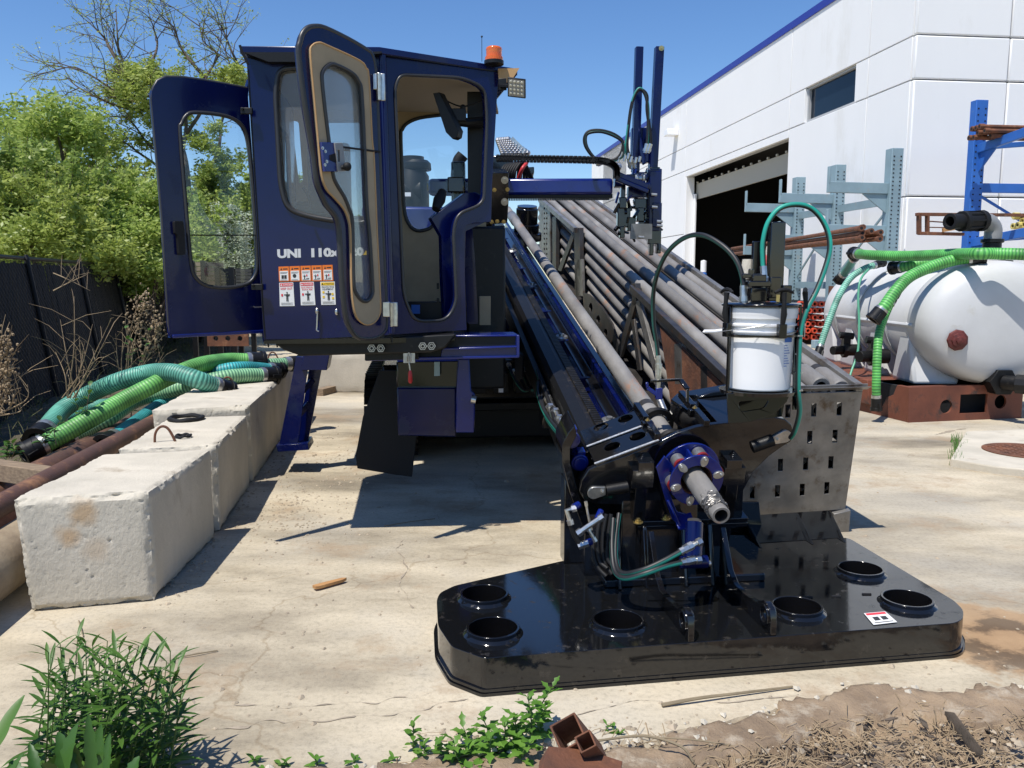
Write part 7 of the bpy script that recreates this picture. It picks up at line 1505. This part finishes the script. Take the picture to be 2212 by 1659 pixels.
m = MB(); c = at(700, 455, 5.75); m.box(c+Vector((0, 0, -.0)), (.17, .16, .05)); m.box(c+Vector((0, .2, .2)), (.15, .04, .28)); m.box(c+Vector((0, 0, -.3)), (.1, .1, .25)); m.build('seat', M['rubber'], rig, bev=.03)
m = MB(); m.tube([at(655, 405, 5.35), at(668, 425, 5.35), at(672, 450, 5.4)], .012, 8); m.build('wiper_motor', M['satin'], rig)
for x, y, w_ in ((938, 618, 2), (960, 607, 3), (957, 655, 3), (938, 650, 2)):
    m = MB(); m.box(at(x+8, y, 5.6), (.008, .006, .02)); m.build('clip', M['satin'], rig)
# ---- lettering and stickers on the front left panel
T1 = LP.off(.0015)
def fit_text(txt, a, b, hpx, mt, parent, bold=0, pl=T1, off=0.0, name='lettering'):
    """a, b: pixel positions of the left and right end of the baseline; hpx: capital height in pixels"""
    pl = pl.off(off); p, q = pl(*a), pl(*b); h = (pl(a[0], a[1]-hpx)-p).length; ux = (q-p).normalized(); uy = Z
    _, w_ = text_mb(txt, p, ux, uy, h, 1, bold=bold); m, _ = text_mb(txt, p, ux, uy, h, (q-p).length/w_, bold=bold)
    k = len(m.v); f = list(m.f); m.v += [v-pl.n*.0006 for v in m.v]; m.uv += [(0, 0)]*k
    return m.build(name, M[mt], parent, fix=False, smooth=20)
fit_text('UNI', (599, 556.5), (650, 555), 17, 'silver', lp_, .055)
fit_text('110x', (668, 554.5), (735, 552.5), 17, 'silver', lp_, .055)
fit_text('120', (741, 552), (786, 550.8), 16, 'silver', lp_, .055)
m = MB(); m.prism(pz(T1.off(.0005), [(784, 551), (795, 535), (806, 534.6), (806, 550)]), LP.n*.0006); m.build('yellow_mark', M['ysign'], lp_)
D3 = lambda x, y: (512+.2778*x, 341.4+.2778*y)
def quad(m, P, n, off, th=.0008): m.prism([p+n*off for p in P], n*th)
def cellq(q, u0, u1, v0, v1): return [lerp4(q, a, b) for a, b in ((u0, v0), (u1, v0), (u1, v1), (u0, v1))]
def figure(m, q, u, v, s, n, off):
    """a small pictogram person"""
    f = lambda a, b: lerp4(q, u+a*s, v+b*s)
    cc = [f(.5+.12*math.cos(k*.785), .88+.10*math.sin(k*.785)) for k in range(8)]; m.prism([p+n*off for p in cc], n*.0005)
    for r in (((.32, .45), (.68, .45), (.68, .74), (.32, .74)), ((.33, 0), (.47, 0), (.48, .43), (.34, .43)), ((.54, 0), (.68, 0), (.66, .43), (.52, .43)), ((.0, .62), (.3, .62), (.3, .72), (.0, .72)), ((.7, .5), (.95, .62), (.92, .74), (.7, .72))):
        m.prism([f(a, b)+n*off for a, b in r], n*.0005)
n = LP.n
oq = [T1(*D3(320, 845)), T1(*D3(745, 830)), T1(*D3(752, 955)), T1(*D3(325, 960))]
for i in range(5):
    cq = cellq(oq, i/5+.006, (i+1)/5-.006, 0, 1); m = MB(); quad(m, cq, n, 0); st_ = m.build('warning_sticker', M['osign'], rig)
    qq = [cq[3], cq[2], cq[1], cq[0]]; m = MB(); quad(m, cellq(qq, .09, .91, .06, .7), n, .001); m.build('white_field', M['wsign'], st_)
    qd = cq[::-1]
    m = MB()
    tri = [lerp4(qq, .16, .76), lerp4(qq, .36, .76), lerp4(qq, .26, .92)]; m.prism([p+n*.001 for p in tri], n*.0005); quad(m, cellq(qq, .42, .86, .80, .87), n, .001, .0005)
    for k in range(2): quad(m, cellq(qq, .15, .85-.1*(k % 2), .60-.07*k, .62-.07*k), n, .002, .0005)
    quad(m, cellq(qq, .15, .75, .10, .12), n, .002, .0005)
    if i == 0: quad(m, cellq(qq, .25, .48, .18, .42), n, .002, .0005); quad(m, cellq(qq, .52, .75, .18, .42), n, .002, .0005)
    elif i == 1: m.prism([lerp4(qq, .45+.18*math.cos(k*.5), .36+.13*math.sin(k*.5))+n*.002 for k in range(12)], n*.0005)
    else: figure(m, qq, .2, .14, .3, n, .002); quad(m, cellq(qq, .5, .8, .16, .2), n, .002, .0005)
    m.build('print', M['ink'], st_)
    if i > 1: m = MB(); m.prism([lerp4(qq, .58+.1*math.cos(k*1.257)*(1 if k % 2 else .6), .38+.08*math.sin(k*1.257))+n*.0028 for k in range(5)], n*.0005); m.build('red_star', M['rsign'], st_)
for i, (c4, hm, head, l1, l2, tm) in enumerate((([(328, 970), (437, 967), (448, 1150), (333, 1152)], 'rsign', 'DANGER', 'KEEP OUT', '', 'rsign'), ([(488, 965), (597, 962), (610, 1143), (497, 1145)], 'rsign', 'DANGER', 'ELECTRICAL', 'SHOCK RISK', 'rsign'), ([(647, 962), (760, 960), (768, 1140), (655, 1142)], 'ysign', 'ATTENTION', 'PROTECTIVE', 'EQUIPMENT', 'ink'))):
    cq = [T1(*D3(*p)) for p in c4]; m = MB(); quad(m, cq, n, 0); sg = m.build('safety_sign', M['wsign'], rig); 
    m = MB(); quad(m, cellq(cq, .05, .95, .84, .97), n, .001); m.build('header', M[hm], sg)
    def txt_in(t, v0, v1, mt, u0=.1, u1=.9, off=.002):
        if not t: return
        a, b = lerp4(cq, u0, v0)+n*off, lerp4(cq, u1, v0)+n*off; h = (lerp4(cq, u0, v1)-lerp4(cq, u0, v0)).length; ux = (b-a).normalized()
        _, w_ = text_mb(t, a, ux, Z, h, 1, bold=.012); mm, _ = text_mb(t, a, ux, Z, h, (b-a).length/w_, bold=.012); mm.build('lettering', M[mt], sg, fix=False)
    txt_in(head, .87, .94, 'wsign' if hm == 'rsign' else 'ink', .26, .92)
    m = MB(); m.prism([lerp4(cq, a, b)+n*.002 for a, b in ((.08, .87), (.22, .87), (.15, .95))], n*.0005); m.build('triangle', M['wsign'] if hm == 'rsign' else M['ink'], sg)
    if l2: txt_in(l1, .735, .80, tm, .08, .92); txt_in(l2, .645, .71, tm, .12, .88)
    else: txt_in(l1, .70, .79, tm, .08, .92)
    m = MB(); figure(m, cq, .32, .2, .42, n, .002)
    for k in range(3): quad(m, cellq(cq, .1, .9-.15*(k % 2), .06+.035*k, .07+.035*k), n, .002, .0005)
    m.build('pictogram', M['ink'], sg)
    m = MB()
    if i == 2:
        for u, v in ((.12, .5), (.74, .42), (.12, .3), (.76, .24)): quad(m, cellq(cq, u, u+.14, v, v+.09), n, .002, .0005)
        m.build('yellow_icons', M['ysign'], sg)
    else: quad(m, cellq(cq, .12, .24, .42, .52), n, .002, .0005); m.build('red_icon', M['rsign'], sg)
# grab hook and lock on the panel
m = MB(); m.sph(LP.off(.012)(685, 672), .013, (1, 1, 1.6)); m.tube([LP.off(.02)(686, 676), LP.off(.02)(685, 700), LP.off(.02)(684, 713), LP.off(.02)(689, 716)], .0055, 8); m.build('door_hook', M['chrome'], rig)
m = MB(); m.sph(LP.off(.008)(727, 674), .012, (1, .7, 1.7)); m.build('panel_lock', M['chrome'], rig)
# ---- beam and channel under the cab
m = MB(); m.prism([at(x, y, 5.2) for x, y in ((592, 741), (985, 722), (962, 752), (930, 762), (650, 769), (612, 756))], HB*.9); m.build('cab_base', M['satin'], rig, bev=.01)
m = MB(); Yc = 5.35
m.prism([at(x, y, Yc) for x, y in ((985, 724), (1121, 723), (1121, 727), (985, 728))], HB*.3); m.prism([at(x, y, Yc-.05) for x, y in ((958, 752), (1121, 747), (1121, 751), (958, 757))], HB*.07)
m.prism([at(x, y, Yc-.05) for x, y in ((1116, 724), (1122, 724), (1122, 772), (1116, 772))], HB*.07); m.prism([at(x, y, Yc) for x, y in ((955, 753), (1118, 748), (1118, 772), (950, 776))], HB*.02); m.prism([at(x, y, Yc-.05) for x, y in ((790, 774), (1121, 768), (1121, 773), (790, 780))], HB*.07); m.build('slide_channel', M['blue_bright'], rig, bev=.004)
m = MB(); m.prism([at(x, y, Yc+.02) for x, y in ((790, 726), (1118, 725), (1118, 772), (790, 776))], HB*.02); m.build('shaded_web', M['satin'], rig)  # web coloured black to paint in the shadow on the blue channel
m = MB(); m.prism([at(x, y, Yc-.06) for x, y in ((788, 753), (955, 753), (985, 728), (900, 728), (905, 776), (788, 779))], HB*.015); m.build('channel_plate', M['satin'], rig, bev=.003)
for x, y in ((803, 752), (822.6, 752), (913, 747.5), (932, 747)):
    m = MB(); c = at(x, y, 5.17); m.prism([c+HA*.026*math.cos(k*math.pi/3)+Z*.026*math.sin(k*math.pi/3) for k in range(6)], -HB*.014); nb_ = m.build('nut', M['satin'], rig, bev=.002); m = MB(); m.pipe(c-HB*.008, c-HB*.018, .026, .021, 6); m.pipe(c-HB*.014, c-HB*.02, .014, .009, 16); m.build('bright_edge', M['zinc'], nb_)
m = MB(); c = at(884, 771, 5.22); m.box(c, (.037, .006, .038)); m.tube([c+Vector((-.012, -.01, -.03)), c+Vector((-.008, -.015, .02)), c+Vector((.0, -.015, .03)), c+Vector((.008, -.015, .02)), c+Vector((.012, -.01, -.03))], .004, 6); m.cyl(c+Vector((0, -.012, .01)), c+Vector((0, -.012, -.05)), .005); m.build('toggle_latch', M['zinc'], rig, bev=.002)
m = MB(); a = at(886, 800, 5.2); m.tube([a, a+Vector((0, 0, -.02)), a+Vector((.0, 0, -.07)), a+Vector((0, 0, -.082))], [.007, .013, .014, .008], 12); m.build('red_handle', M['red'], rig); m = MB(); m.tube([at(884, 786, 5.2), a], .005, 8); m.build('latch_rod', M['chrome'], rig)
for x in (578, 597, 806, 846):
    m = MB(); p = at(x, 738 if x < 700 else 728, 5.14); m.bar(p, p-Z*.035+HA*.005, .012, .008); m.build('panel_stud', M['satin'], rig)
# ================= clean up helper properties =================
for o in bpy.data.objects:
    if '_o' in o: del o['_o']
